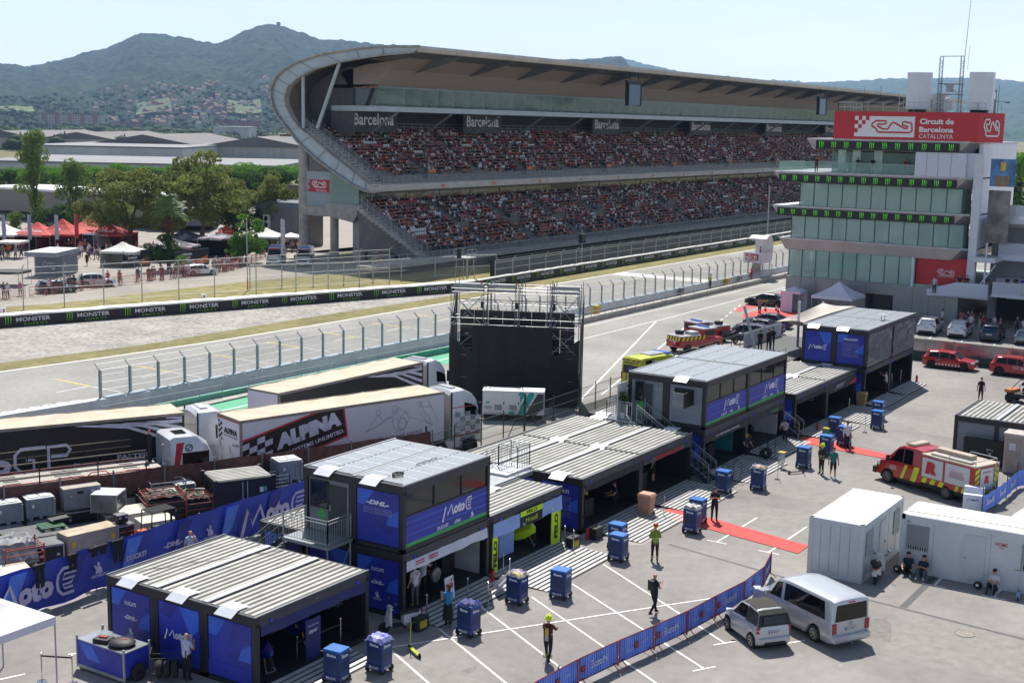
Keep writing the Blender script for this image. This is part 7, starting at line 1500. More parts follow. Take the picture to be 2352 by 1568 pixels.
for(x,y,a,c1,c2,n,lb)in((33.0,32.0,-100,'1e2780','1a1c20','21','blue racing motorcycle with red number, left one in the nearest garage'),(35.6,32.6,-95,'1e2780','c9c9cf','81','blue racing motorcycle with white number, right one in the nearest garage'),(43.9,33.0,-85,'16181a','a8282a','','black racing motorcycle beside the fan in the two-storey garage'),(46.9,31.7,-120,'c6c6ca','17181a','','pale racing motorcycle at the left end of the lime bannered garage'),(50.2,32.0,-60,'b8d81c','3b4c9a','','lime and blue racing motorcycle at the right end of the lime bannered garage'),(55.0,32.0,-100,'2f62a8','17181a','','blue racing motorcycle at the left of the wide double garage'),(56.9,33.0,-70,'a9b42a','16181c','25','yellow and black racing motorcycle in the wide double garage'),(61.0,32.0,-95,'1f4a2a','a8282a','','green and red racing motorcycle behind the post of the wide double garage'),(63.2,33.0,-75,'16181a','c23a2a','','black and orange racing motorcycle in the right half of the wide double garage'),(69.6,32.3,-70,'1b8f88','16181a','','turquoise racing motorcycle in the teal walled garage'),(76.3,32.0,-90,'16181a','c9c9cf','','black and white racing motorcycle in the red walled garage'),(83.0,31.8,-80,'17181c','7a3030','','dark racing motorcycle in the left half of the farther one-storey garage'),(87.4,31.8,-90,'17181c','b9562a','','dark racing motorcycle with orange trim, left of two in the farther one-storey garage'),(88.9,31.9,-90,'16181a','3a3f55','','dark racing motorcycle, right of two in the farther one-storey garage')):
 motorbike(lb,(x,y,fz),R(a),c1,c2,n)
for i in range(4):motorbike('dark road motorcycle parked in a row before the dazzle patterned cars, number %d from the left'%(i+1)if 0 else['leftmost','second','third','rightmost'][i]+' dark road motorcycle of the row before the dazzle patterned cars',(112.6+.1*i,50.0-1.25*i,0),R(155),'191b22',['2b4fa0','16181c','a9abb5','6a2d86'][i],'',False,'road motorcycles parked by the safety cars')
def scooter(label,loc,rz,c,box=False,name='scooter',plate=True):
 A=M('scooter_'+c,c,.35,coat=.4);t=thing(name,label,'scooter',loc,rz)
 mb=MB();mb.loft([[(.62,y,.3+z)for y,z in((-.1,0),(.1,0),(.08,.2),(-.08,.2))],[(.5,y,.4+z)for y,z in((-.22,0),(.22,0),(.18,.45),(-.18,.45))],[(.4,y,.28+z)for y,z in((-.2,0),(.2,0),(.15,.75),(-.15,.75))]],A);mb.bx(-.15,.42,-.17,.17,.24,.32,PLB);mb.loft([[(-.1,y,.28+z)for y,z in((-.17,0),(.17,0),(.15,.42),(-.15,.42))],[(-.5,y,.38+z)for y,z in((-.18,0),(.18,0),(.16,.36),(-.16,.36))],[(-.85,y,.55+z)for y,z in((-.1,0),(.1,0),(.08,.2),(-.08,.2))]],A);mb.mk('body',t,smooth=True)
 mb=MB();mb.loft([[(-.02,y,.7+z)for y,z in((-.15,0),(.15,0),(.12,.08),(-.12,.08))],[(-.75,y,.74+z)for y,z in((-.15,0),(.15,0),(.12,.1),(-.12,.1))]],BLACK);mb.mk('seat',t)
 mb=MB();mb.tube((.4,0,1.0),(.62,0,.25),.03,PLB,6);mb.tube((.38,-.34,1.06),(.38,.34,1.06),.02,BLACK,6);mb.boxc((.42,0,1.03),(.14,.3,.14),A);mb.mk('handlebar',t)
 for s_ in(-1,1):mb=MB();mb.tube((.38,s_*.25,1.06),(.34,s_*.36,1.25),.01,BLACK,4);mb.ell((.33,s_*.38,1.28),(.02,.09,.06),M('mirror_sky','9fb6d6',.05,.9),8,5);mb.mk('mirror',t)
 for x_ in(.66,-.66):
  mb=MB();mb.lathe([(.12,-.05),(.22,-.06),(.25,0),(.22,.06),(.12,.05)],(x_,0,.25),TYRE,16,'y');mb.lathe([(0,-.03),(.13,-.03),(.13,.03),(0,.03)],(x_,0,.25),RIMB,10,'y');mb.mk('wheel',t,smooth=True)
 if box:mb=MB();mb.ell((-.82,0,1.02),(.2,.24,.17),PLB,12,7);mb.mk('top_box',t,smooth=True)
 mb=MB();mb.bx(-.93,-.9,-.1,.1,.72,.8,LRED);mb.mk('tail_light',t)
 if plate:mb=MB();mb.bx(-.98,-.96,-.11,.11,.45,.64,PLATE);mb.mk('number_plate',t)
 return t
scooter('white motor scooter with black top box parked by the white container',(55.95,16.6,0),R(8),'cfd0d2',True)
scooter('white and black electric moped with round lines beside the nearest garage',(38.9,30.0,0),R(150),'b9b9bd',False,'moped')
def kick(label,loc,rz,c):
 t=thing('kick_scooter',label,'kick scooter',loc,rz);K=M('kick_'+c,c,.4);mb=MB();mb.bx(-.45,.38,-.08,.08,.1,.14,K);mb.mk('deck',t,bevel=.01);mb=MB();mb.tube((.42,0,.2),(.34,0,1.1),.02,K,6);mb.tube((.34,-.22,1.1),(.34,.22,1.1),.014,BLACK,5);mb.mk('stem',t)
 for x_ in(.46,-.5):mb=MB();mb.lathe([(.03,-.02),(.1,-.022),(.11,0),(.1,.022),(.03,.02)],(x_,0,.11),TYRE,14,'y');mb.mk('wheel',t)
kick('yellow green kick scooter standing on the asphalt left of the blue trolley',(37.45,28.2,0),R(60),'b0b52e');kick('white and blue electric kick scooter leaning by the long white cabin',(57.3,10.95,0),R(10),'9fb3cc');kick('black kick scooter lying near the trash bag stand before the red walled garage',(71.2,26.2,0),R(-35),'222326')
# white site containers
WCON=M('container_white','c5c9cc',.5,.05,ns=.8,na=.06);WROOF=M('container_roof','dcdbd6',.55,ns=.6,na=.06);SEAM=M('seam_grey','9da2a6',.6);SHUT=M('window_shutter','8d9195',.5,.2,ns=2,na=.12,stretch=(.1,.1,12))
a_=atan2(17.1-17.21,60.62-55.07)
t=thing('white_container','white site container with barred windows on its long side, beside the silver van','container',(55.0,17.05,0),0)
mb=MB();mb.bx(0,5.75,0,2.45,.1,2.5,WCON);
for x in(0,5.6):
 for y in(0,2.3):mb.bx(x-.02,x+.17,y-.02,y+.17,0,2.62,WCON)
mb.bx(-.03,.12,0,2.45,2.42,2.62,WCON);mb.bx(-.03,.12,0,2.45,0,.16,WCON);mb.bx(0,5.75,-.03,.1,2.42,2.62,WCON);mb.bx(0,5.75,-.03,.1,0,.16,WCON);mb.bx(5.65,5.78,0,2.45,2.42,2.62,WCON)
for k in range(1,5):mb.bx(-.012,0,.15+.44*k,.165+.44*k,.16,2.42,SEAM)
for k in range(1,9):
 if k not in(1,3,4,7):mb.bx(.6*k,.6*k+.015,-.012,0,.16,2.42,SEAM)
mb.mk('walls',t);mb=MB();mb.bx(.1,5.68,.08,2.38,2.55,2.635,WROOF);mb.bx(2.7,2.72,.08,2.38,2.635,2.65,SEAM);mb.mk('roof',t)
for x0,x1 in((.35,1.25),(4.3,5.2)):
 mb=MB();mb.bx(x0,x1,-.03,-.01,1.15,2.2,SHUT);w=mb.mk('window',t);mb=MB()
 for k in range(8):mb.bx(x0+.05+k*(x1-x0-.1)/7-.01,x0+.05+k*(x1-x0-.1)/7+.01,-.07,-.05,1.05,2.25,WCON)
 mb.bx(x0,x1,-.07,-.045,1.4,1.43,WCON);mb.bx(x0,x1,-.07,-.045,1.9,1.93,WCON);mb.mk('window_bars',w)
mb=MB();mb.bx(2.3,3.15,-.03,-.01,.2,2.25,M('door_white2','bdc1c5',.5,ns=1,na=.03));mb.bx(3.02,3.08,-.06,-.03,1.1,1.2,BLACK);mb.mk('door',t)
t=thing('white_cabin','long white site cabin with three people sitting in front of it','cabin',(57.9,4.0,0));Y_=12.25
mb=MB();mb.bx(0,2.45,0,Y_,.12,2.5,WCON);mb.bx(-.03,.1,0,Y_,2.4,2.62,WCON);mb.bx(-.03,.1,0,Y_,0,.16,WCON)
for y in(Y_-.15,Y_-6.1,):mb.bx(-.03,.15,y,y+.17,0,2.62,WCON);mb.bx(2.3,2.48,y,y+.17,0,2.62,WCON)
mb.bx(0,2.45,Y_-.05,Y_+.03,2.4,2.62,WCON)
for y in(Y_-1.45,Y_-3.9):mb.bx(-.012,0,y,y+.015,.16,2.4,SEAM)
mb.bx(-.02,0,Y_-2.55,Y_-2.25,.02,.12,BLACK);mb.mk('walls',t);mb=MB();mb.bx(.05,2.4,.0,Y_-.05,2.55,2.64,WROOF);mb.tube((.5,Y_,2.66),(.9,Y_-6,2.66),.012,BLACK,4);mb.mk('roof',t)
for y1 in(Y_-.25,Y_-5.2):
 mb=MB();mb.bx(-.04,-.01,y1-1.0,y1,1.05,2.2,SHUT);w=mb.mk('window',t);mb=MB();mb.bx(-.045,-.04,y1-.95,y1-.05,1.1,1.25,M('glass_strip','2f3336',.1));
 for k in range(9):mb.bx(-.05,-.044,y1-.93+.105*k,y1-.9+.105*k,1.08,1.28,WCON)
 mb.mk('shutter_slats',w)
mb=MB();mb.bx(-.035,-.012,Y_-3.7,Y_-2.75,.2,2.2,M('door_white2'));mb.bx(-.07,-.035,Y_-2.9,Y_-2.82,1.1,1.18,GALV);mb.mk('door',t)
mb=MB();text(mb,'HOMS',(-.02,Y_-4.35,2.0),(0,-1,0),UZ,.17,M('homs_red','c0492f',.5),w=.5);text(mb,'rentals',(-.02,Y_-4.35,1.86),(0,-1,0),UZ,.06,M('homs_red'),w=.2);rect(mb,(-.02,Y_-5.7,2.33),(0,-1,0),UZ,.5,.07,M('homs_red'));text(mb,'64051',(-.02,Y_-.3,2.32),(0,-1,0),UZ,.06,BLACK);mb.bn('lettering',t)
t=thing('dome_tent','white rounded tank top behind the long white cabin at the right edge','tank',(66.5,11.2,0));mb=MB();mb.ell((0,0,.2),(2.4,2.4,1.6),M('dome_white','cfd0cf',.5,ns=1,na=.03),28,16);mb.mk('dome',t,smooth=True)
t=thing('totem','white information totem beside the rear of the fire truck','sign',(69.6,15.9,0),R(10));mb=MB();mb.prism([(-.4,0),(.45,0),(.45,1.25),(.1,1.25),(-.0,.95),(-.4,.95)],'y',-.5,.5,M('totem_white','c9cedb',.5,ns=2,na=.03));mb.mk('body',t);mb=MB();moto_logo(mb,(-.41,0,.7),(0,-1,0),UZ,.6,M('navy_print','2a2f7a',.5));mb.bn('print',t)
bf=thing('banner_fence','blue printed cloth fence with dark green posts between the totem and the right edge','fence',(69.4,15.1,0));pts=[(69.0,15.3),(71.0,15.1),(73.1,15.0),(75.5,15.0),(78.0,14.0)];mb=MB(bf.location)
for(a,b)in zip(pts[:-1],pts[1:]):
 P=[[V3((a[0]+(b[0]-a[0])*i/6,a[1]+(b[1]-a[1])*i/6+.03*sin(i*2),.12+.9*j))for j in(0,1)]for i in range(7)];mb.grid(P,M('barrier_blue_backlit','6a8aea',.6,ns=1,na=.1))  # cloth blue includes painted backlight, same material as the barrier covers
mb.bn('cloth',bf);mb=MB(bf.location)
for p in pts:mb.tube((*p,0),(*p,1.55),.03,M('dark_green_rail'),5)
mb.mk('posts',bf);mb=MB();
for i in range(3):a,b=pts[i],pts[i+1];c=V3(((a[0]+b[0])/2,(a[1]+b[1])/2-.06,.6))-bf.location;text(mb,'MotoE',c,(a[0]-b[0],a[1]-b[1],0),UZ,.3,WH,w=1.1)
mb.bn('print',bf)
t=thing('manhole_cover','round manhole cover set in the asphalt at lower right','manhole cover',(51.7,11.75,0));mb=MB();mb.lathe([(0,.012),(.22,.014),(.27,.013),(.36,.014)],(0,0,0),M('iron_cover','8f857a',.7,ns=12,na=.25),24);mb.lathe([(.36,.018),(.4,.018)],(0,0,0),M('iron_ring','6f665d',.7),24);mb.bn('cover',t)
mb=MB();DRN=M('drain_grate','5f6164',.6,.3,ns=25,na=.5,bump=.3)
def strip(p,q,wd,m,z=.008):
 a=V3((p[0],p[1],z));b=V3((q[0],q[1],z));d=(b-a).normalized();n=V3((-d.y,d.x,0))*wd/2;mb.poly([a-n,b-n,b+n,a+n],m)
strip((57,30),(53.0,17.6),.0001,DRN);strip((55.0,26.4),(53.5,18.7),.16,DRN);strip((53.5,18.7),(52.1,6.0),.16,DRN,.0085);strip((58.0,14.64),(53.2,14.64),.3,M('drain_wide','55585b',.6,.3,ns=30,na=.5));struct(mb,'drains')
mb=MB()
for Y in(24.63,22.0,14.32,11.8,9.2):line((56.6,Y),(61.6 if Y>20 else 58.2,Y),.1);line((56.65,Y-.52),(56.65,Y+.52),.1,z=.0125)
for a,b,o1,o2 in(((1805,395),(2352,750),OA,OA),((1590,530),(2352,1020),OA,OA),((1310,620),(1860,1000),OA,OA),((965,690),(1540,1130),OA,OA),((675,840),(1130,1210),OA,OA),((340,985),(600,1213),OA,OA)):
 p=P4(o1,*a);q=P4(o2,*b);d=(q-p).normalized();e_=p+d*9.9;line((p.x,p.y),(e_.x,e_.y),.1);n=V3((-d.y,d.x,0))*.5;line((e_.x-n.x,e_.y-n.y),(e_.x+n.x,e_.y+n.y),.1,z=.0125)
p=P4(OA,350,965);q=P4(OB,330,610);line((p.x,p.y),(q.x,q.y),.1,z=.013);line((46.6,17.4),(46.9,16.9),.1);line((46.55,17.2),(47.3,16.7),.1,z=.0125)
for k in range(6):line((127.2,37.3-3*k),(133.2,38.2-3*k),.12)
line((27.2,37.6),(29.6,33.8),.12);line((27.0,38.7),(28.0,38.3),.12,z=.0125);line((30.0,38.5),(30.6,38.1),.12)
struct(mb,'bay_markings')
CARP=M('carpet_red','c4453f',.8,ns=2,na=.08,bump=.2)
for lb,q in(('long faded red carpet strip crossing the lane toward the white container',[(58.9,29.0),(60.7,29.0),(58.7,20.8),(57.3,20.8)]),('red carpet strip running to the fire truck',[(78.6,29.2),(80.6,29.2),(78.9,22.9),(77.8,23.3)]),('red presentation carpet beside the white gazebo near the tower',[(127.3,53.6),(131,55.2),(137,55.0),(136.4,50.0),(131,50.2),(128,51.6)])):
 t=thing('red_carpet',lb,'carpet',(q[0][0],q[0][1],0));mb=MB();mb.prism([(a-q[0][0],b-q[0][1])for a,b in q],'z',.01,.03,CARP);mb.mk('carpet',t)
 # TRUCKS
ROOFT=M('trailer_roof','c0ae96',.7,ns=.8,na=.14);TSIL=M('trailer_rail','8c8378',.5,.2,ns=2)
def semi(label,pivot,ang,side,rear,cab=True,Lt=13.6,cabred=False,side_art=None,rear_art=None,cat='truck',cabgap=.55):
 t=thing('articulated_truck',label,cat,(pivot[0],pivot[1],0),ang);W=2.55;z0,z1=1.15,4.0
 mb=MB();mb.bx(0,Lt,0,W,z0,z1-.05,side);mb.mk('trailer_body',t);mb=MB();P=[[V3((Lt*i/20,W*j/4,z1+.02*sin(i*2.1+j)))for j in range(5)]for i in range(21)];mb.grid(P,ROOFT);mb.bn('trailer_roof',t)
 mb=MB();mb.bx(-.02,Lt+.02,-.03,.02,z1-.12,z1+.03,TSIL);mb.bx(-.02,Lt,W-.02,W+.03,z1-.12,z1+.03,TSIL);mb.bx(-.04,0,0,W,z1-.12,z1+.02,TSIL);mb.bx(Lt,Lt+.04,-.0,W,z0,z1,TSIL);mb.bx(-.03,.06,-.03,.03,z0,z1,TSIL);mb.bx(.2,Lt,.0,W,.95,1.15,PLB);mb.bx(-.05,0,.05,.09,z0,z1,TSIL);mb.mk('trailer_frame',t)
 if side_art:mb=MB();side_art(mb,Lt,z0,z1);mb.bn('side_print',t)
 if rear_art:mb=MB();rear_art(mb,W,z0,z1);mb.bn('rear_print',t)
 add_wheels(t,[(x,W/2+s_*1.2)for x in(2.2,3.5,4.8)for s_ in(-1,1)],.5,.34,M('rim_steel'),10)
 if cab:
  st=[(0,1.0,2.3,3.75,1.2,1.2,1.1),(.15,.9,2.3,3.95,1.24,1.24,1.13),(1.1,.9,2.3,3.98,1.24,1.24,1.12),(1.7,.9,2.25,3.7,1.24,1.24,1.1),(2.1,.75,2.2,3.15,1.24,1.24,1.12),(2.3,.6,1.9,1.95,1.22,1.2,1.1),(2.42,.5,1.5,1.55,1.15,1.12,1.0)]
  B=Body(st);c=thing('cab','','',(0,0,0));
  for k in('label','category'):
   if k in c:del c[k]
  COL.objects.unlink(c);c=None
  mb=MB();rings=[]
  for x in np.linspace(0,2.42,14):rings.append([(p[0]+Lt+cabgap,p[1]+W/2,p[2])for p in B.ring(float(x))])
  mb.loft(rings,WHP);cb=mb.mk('cab',t,smooth=True)
  for s_ in(-1,1):
   mb=MB();P=[]
   for i in range(5):
    u=i/4;P.append([V3((B.side(1.05+u*.95,v,.015,s_)[0]+Lt+cabgap,B.side(1.05+u*.95,v,.015,s_)[1]+W/2,B.side(1.05+u*.95,v,.015,s_)[2]))for v in(.02,.3,.58)])
   mb.grid(P,CGL);mb.bn('side_window',cb)
   mb=MB();mb.boxc((Lt+cabgap+2.05,W/2+s_*1.42,2.75),(.16,.22,.75),BLACK);mb.mk('mirror',cb,bevel=.04)
   mb=MB();mb.bx(Lt+cabgap+.45,Lt+cabgap+1.0,W/2+s_*1.26-.01,W/2+s_*1.26,1.6,2.1,M('panel_line','b5b7bb'));mb.bx(Lt+cabgap+.02,Lt+cabgap+.1,W/2+s_*1.22-.03,W/2+s_*1.22+.03,1,3.9,PLB);mb.mk('cab_trim',cb)
  mb=MB();mb.add([(Lt+cabgap+2.33,W/2-1.1,2.0),(Lt+cabgap+2.33,W/2+1.1,2.0),(Lt+cabgap+1.85,W/2+1.0,3.5),(Lt+cabgap+1.85,W/2-1.0,3.5)],[(0,1,2,3)],CGL);mb.mk('windscreen',cb)
  mb=MB();mb.bx(Lt-1.2,Lt+cabgap+2.4,.3,W-.3,.6,1.0,PLB);mb.bx(Lt+.2,Lt+cabgap+.9,.05,.3,.5,1.0,WHP);mb.boxc((Lt+cabgap+.6,W/2,4.0),(.4,1.2,.1),WHP);mb.mk('chassis',t)
  add_wheels(t,[(x,W/2+s_*1.2)for x in(Lt-.3,Lt+cabgap+1.35)for s_ in(-1,1)],.5,.34,M('rim_steel'),10)
  if cabred:
   mb=MB()
   for k in range(5):
    for j in range(6):
     if(k+j)%2:rect(mb,(Lt+cabgap+.5+.38*k,W/2-1.262,1.0+.3*j),FX,UZ,.36,.28,M('checker_grey','8b8f96',.4))
   rect(mb,(Lt+cabgap+.9,W/2-1.27,2.95),FX,UZ,1.6,.05,RED);rect(mb,(Lt+cabgap+1.1,W/2-1.27,1.25),FX,UZ,2.0,.07,RED);mb.bn('checker_wrap',cb)
 return t
BT=M('trailer_black','151517',.35,ns=.7,na=.1);WT=M('trailer_white','cdc9d2',.4,ns=1,na=.03);MAR=M('trailer_maroon','1d1013',.4,ns=.5,na=.1);CR=M('alpina_red','c0282e',.5);LW2=M('print_lilac','c9c6d6',.5);INK=M('ink_grey','7c7884',.6)
def gp_side(mb,L,z0,z1):
 y=-.015
 for k in range(5):
  pts=[];a0=.62+.05*k
  top=[(L*(.58+.1*k*.8),z1-.18-.05*k),(L*(.78+.055*k),z1-.55+.02*k),(L-.1,z1-1.75+.42*k)]
  bot=[(L-.1,z1-1.55+.42*k),(L*(.78+.055*k),z1-.4+.03*k),(L*(.62+.1*k*.8),z1-.16-.04*k)]
  if k==4:top=[(L*.93,z1-.2),(L-.1,z1-.28)];bot=[(L-.1,z1-.17),(L*.93,z1-.15)]
  for i in range(len(top)-1):mb.poly([(top[i][0],y,top[i][1]),(top[i+1][0],y,top[i+1][1]),(bot[-2-i][0],y,bot[-2-i][1]),(bot[-1-i][0],y,bot[-1-i][1])],LW2)
 zc=z0+1.0;text(mb,'moto',(L*.22,y,zc),FX,UZ,1.0,LW2,w=3.6,bold=.06)
 P=[(.5,.5),(-.3,.5),(-.5,.25),(-.5,-.25),(-.3,-.5),(.1,-.5),(.1,0),(-.15,0)]
 stroke(mb,P,(L*.42,y,zc+.15),FX,UZ,1.5,1.2,.16,LW2);stroke(mb,[(-.4,-.5),(-.4,.5),(.35,.5),(.5,.3),(.35,.05),(-.3,.05)],(L*.52,y,zc+.15),FX,UZ,1.2,1.2,.16,LW2);text(mb,'TM',(L*.585,y,zc-.35),FX,UZ,.16,LW2)
 text(mb,'FASTER',(L*.8,y,z0+.8),FX,UZ,.28,LW2,w=1.7,bold=.04);text(mb,'FORWARD',(L*.82,y,z0+.45),FX,UZ,.28,LW2,w=2.0,bold=.04)
def gp_rear(mb,W,z0,z1):
 rect(mb,(-.06,W/2,(z0+z1)/2),(0,-1,0),UZ,W-.15,z1-z0-.2,WT);stroke(mb,[(-.5,-.4),(-.2,.5),(-.05,-.3),(.2,.5),(.25,-.4)],(-.075,W/2,2.5),(0,-1,0),UZ,1.6,.8,.16,M('ink_green','3b453e',.6))
def al_side(mb,L,z0,z1):
 y=-.015;f=lambda pts,m,d=0:mb.poly([(a*L,y-d,z0+b*(z1-z0))for a,b in pts],m)
 f([(.0,.63),(.35,.985),(.48,.985),(.497,.40),(.1,-.0),(0,-.0)],CR);f([(.0,.59),(.365,.965),(.472,.965),(.488,.43),(.08,.0),(0,.0)],MAR,.002)
 for i in range(4):
  for j in range(7):
   if(i+j)%2==0:
    a=.0+.035*i;b=-.02+.11*j+.045*i
    if b+.1<.6+a*1.0:f([(a,b),(a+.035,b+.045),(a+.035,b+.155),(a,b+.11)],LW2,.004)
 d=V3((1,0,.214)).normalized();u=V3((-.1,0,1)).normalized()
 text(mb,'ALPINA',(L*.31,y-.006,z0+.645*(z1-z0)),d,u,.85,LW2,w=4.2,bold=.09);text(mb,'SAFETY SYSTEMS UNLIMITED.',(L*.305,y-.006,z0+.36*(z1-z0)),d,u,.24,LW2,w=4.7,bold=.03)
 text(mb,'for speed sports',(L*.77,y,z0+.24*(z1-z0)),(1,0,.05),UZ,.33,M('ink_dark','6b6674',.6),w=3.0,bold=0)
 for k,cx in enumerate((.65,.76,.9)):
  c=(cx*L,y,z0+.6*(z1-z0))
  if k==0:stroke(mb,[(-.5,-.4),(-.2,.1),(0,.3),(.2,.0),(.6,.15),(.1,-.15),(-.2,-.3),(-.5,-.4)],c,FX,UZ,1.5,1.2,.02,INK);stroke(mb,[(-.6,-.5),(.9,.3)],c,FX,UZ,1.5,1.0,.015,INK);stroke(mb,[(.1*cos(a)+.0,.14*sin(a)+.42)for a in np.linspace(0,6.28,12)],c,FX,UZ,1.5,1.2,.02,INK)
  elif k==1:stroke(mb,[(-.4,-.1),(-.3,.3),(0,.4),(.4,.2),(.5,-.1),(.3,-.4),(0,-.5),(-.3,-.35),(-.4,-.1),(.1,.1),(.4,.2)],c,FX,UZ,1.3,1.5,.02,INK);stroke(mb,[(.22*cos(a)+.15,.25*sin(a)-.25)for a in np.linspace(0,6.28,14)],c,FX,UZ,1.3,1.4,.03,INK);stroke(mb,[(.15*cos(a)-.25,.16*sin(a)+.42)for a in np.linspace(0,6.28,12)],c,FX,UZ,1.3,1.3,.02,INK)
  else:stroke(mb,[(-.3,.45),(-.1,.1),(.2,-.1),(.3,-.5),(.1,-.3),(-.2,-.1),(-.35,.3),(.3,.25)],c,FX,UZ,1.3,1.6,.02,INK);stroke(mb,[(-.9,.0),(.6,-.55)],c,FX,UZ,1.3,1.4,.02,INK);stroke(mb,[(.1,.6),(.7,-.4)],c,FX,UZ,1.3,1.4,.02,INK);stroke(mb,[(.1*cos(a)-.35,.12*sin(a)+.5)for a in np.linspace(0,6.28,12)],c,FX,UZ,1.3,1.3,.02,INK)
def al_rear(mb,W,z0,z1):
 x=-.06;xd=(0,-1,0);rect(mb,(x,W/2,(z0+z1)/2),xd,UZ,W-.15,z1-z0-.25,WT);x-=.01
 text(mb,'ALPINA',(x,W/2-.25,3.25),xd,UZ,.32,BLACK,w=1.5,bold=.08);text(mb,'SAFETY SYSTEMS UNLIMITED.',(x,W/2-.25,2.98),xd,UZ,.09,BLACK,w=1.5);text(mb,'est. 1979',(x,W/2-.75,2.6),xd,UZ,.16,BLACK,w=.65)
 for i in range(3):
  for j in range(7):
   if(i+j)%2==0:shape(mb,[(0,0),(.14,0),(.14,.14),(0,.14)],(x,W-.2-.14*i,2.75+.14*j-.05*i),xd,UZ,1,1,BLACK)
 for cx,cz in((.75,2.3),(-.3,2.1),(.6,1.6)):stroke(mb,[(-.3,.5),(-.1,.1),(.3,-.1),(.1,-.5),(-.3,-.2),(-.3,.5)],(x,W/2+cx,cz),xd,UZ,.5,.6,.03,INK)
 rect(mb,(x,W/2,z1-.15),xd,UZ,W-.1,.05,CR)
aA=atan2(44.14-48.16,62.05-48.8)
semi('white and dark red trailer truck with big block lettering, nearest to the brown fence',(49.0,48.3),aA,WT,WT,side_art=al_side,rear_art=al_rear,Lt=13.3,cabred=True)
semi('black trailer truck with silver sweeping stripes, behind the lettered white and red one',(55.5,51.65),R(-1.6),BT,WT,side_art=gp_side,rear_art=gp_rear,Lt=13.3)
semi('black trailer truck with outlined letters at the left edge behind the car transporter',(48.6-13.6*cos(R(-27)),52.1+13.6*sin(R(27))),R(-27),BT,BT,side_art=gp_side,cabgap=.7)
t=thing('car_transporter','white and striped car transporter truck with empty perforated decks, behind the brown fence','truck',(46.3,51.2,0),R(-25));mb=MB();mb.loft([[(x,y,z)for y,z in((-1.25,1.0),(1.25,1.0),(1.25,a),(1.1,b),(-1.1,b),(-1.25,a))]for x,a,b in((0,3.1,3.3),(.2,3.2,3.42),(1.4,3.2,3.4),(1.9,2.9,3.1),(2.2,2.3,2.4),(2.3,1.7,1.8))],WHP);mb.mk('cab',t,smooth=True)
mb=MB();mb.bx(.6,2.0,-1.27,-1.25,1.9,2.6,CGL);mb.mk('side_window',t);mb=MB();mb.bx(.5,1.1,-.4,.4,3.42,3.46,CGL);mb.mk('roof_hatch',t)
mb=MB();sh=lambda p,m,d=0:mb.poly([(a,-1.262-d,b)for a,b in p],m);sh([(.05,1.0),(.25,1.0),(.7,3.15),(.3,3.15)],RED);mb.lathe([(0,0),(.2,0)],(.95,-1.27,2.85),BLACK,16,'y');mb.lathe([(0,0),(.14,0)],(.95,-1.275,2.85),WH,16,'y');
for a in(0,PI):mb.poly([(.95+.12*cos(a+b),-1.28,2.85+.12*sin(a+b))for b in(0,.4,.8,1.2,1.57)]+[(.95,-1.28,2.85)],M('badge_blue','3a72c0',.4))
for q,m in(([(.9,1.0),(.2,1.0),(.0,2.7)],M('stripe_blue','3c6bc0',.4)),([(.2,1.0),(-.5,1.0),(.0,2.2)],M('stripe_navy','1d2452',.4)),([(-.5,1.0),(-1.0,1.0),(-.6,1.9)],RED)):mb.poly([(-.02,a,b)for a,b in q],m)
mb.bn('livery',t)
DK=M('deck_plate','b0aca6',.45,.4,ns=22,na=.45,bump=.4);mb=MB();mb.bx(-9.5,-.4,-1.25,-.2,1.85,1.95,DK);mb.bx(-9.5,-.4,.2,1.25,1.85,1.95,DK);mb.bx(-9.5,-.4,-.2,.2,1.8,1.85,PLB)
for x in(-2.2,-5.0,-5.6,-8.0):
 for y in(-1.0,-.5,.3,.8):mb.bx(x,x+.7,y,y+.22,1.951,1.955,BLACK)
mb.mk('deck',t);mb=MB();mb.tube((-9,-1.2,1.97),(-1,-1.1,1.97),.03,RED,4);mb.tube((-9,1.1,1.97),(-1,1.2,1.97),.03,RED,4);mb.path([(-4.2,-1.2,1.97),(-4,-1.2,2.15),(-3.3,-1.2,2.15),(-3.1,-1.2,1.97)],.03,RED,4);mb.mk('red_trim',t)
mb=MB()
for y in(-1.3,1.3):
 for x in(-9.3,-6.5,-3.7,-1.3):mb.tube((x,y,1.9),(x,y,3.0),.035,PLB,5)
 for z in(2.3,2.65,3.0):mb.tube((-9.5,y,z),(-1.3,y,z+.0),.016,M('rail_tan','9a8f80',.5,.3),4)
mb.tube((-.6,.4,1.9),(-.6,.4,3.4),.13,BLACK,8);mb.tube((-.6,.4,3.4),(-.6,.4,3.6),.05,LORG,8);mb.tube((-.3,-.9,2),(-.3,-.9,3.1),.06,GALV,6);mb.mk('side_rails',t)
add_wheels(t,[(x,s_*1.2)for x in(-7.5,-6.3,-1.2,1.3)for s_ in(-1,1)],.48,.32,M('rim_steel'),10);mb=MB();mb.bx(-9.4,2.0,-.8,.8,.7,1.0,PLB);mb.mk('chassis',t)
BRN=M('brown_net','5f3f38',.85,ns=3,na=.22,bump=.3);t=thing('screen_fence','reddish brown cloth covered mesh fence running past the trucks','fence',(37,52,0));fp=[(28.5,55.4),(37.1,51.8),(44.2,48.9),(51.3,45.8),(58.4,42.9)];o_=V3((37,52,0));mb=MB(o_)
for a,b in zip(fp[:-1],fp[1:]):mb.grid([[V3((a[0]+(b[0]-a[0])*i/8,a[1]+(b[1]-a[1])*i/8-.06*sin(PI*i/8)+.05*(j),.1+2.4*j+(-.06*sin(PI*(i%4)/4)if j else 0)))for j in(0,.5,1)]for i in range(9)],BRN)
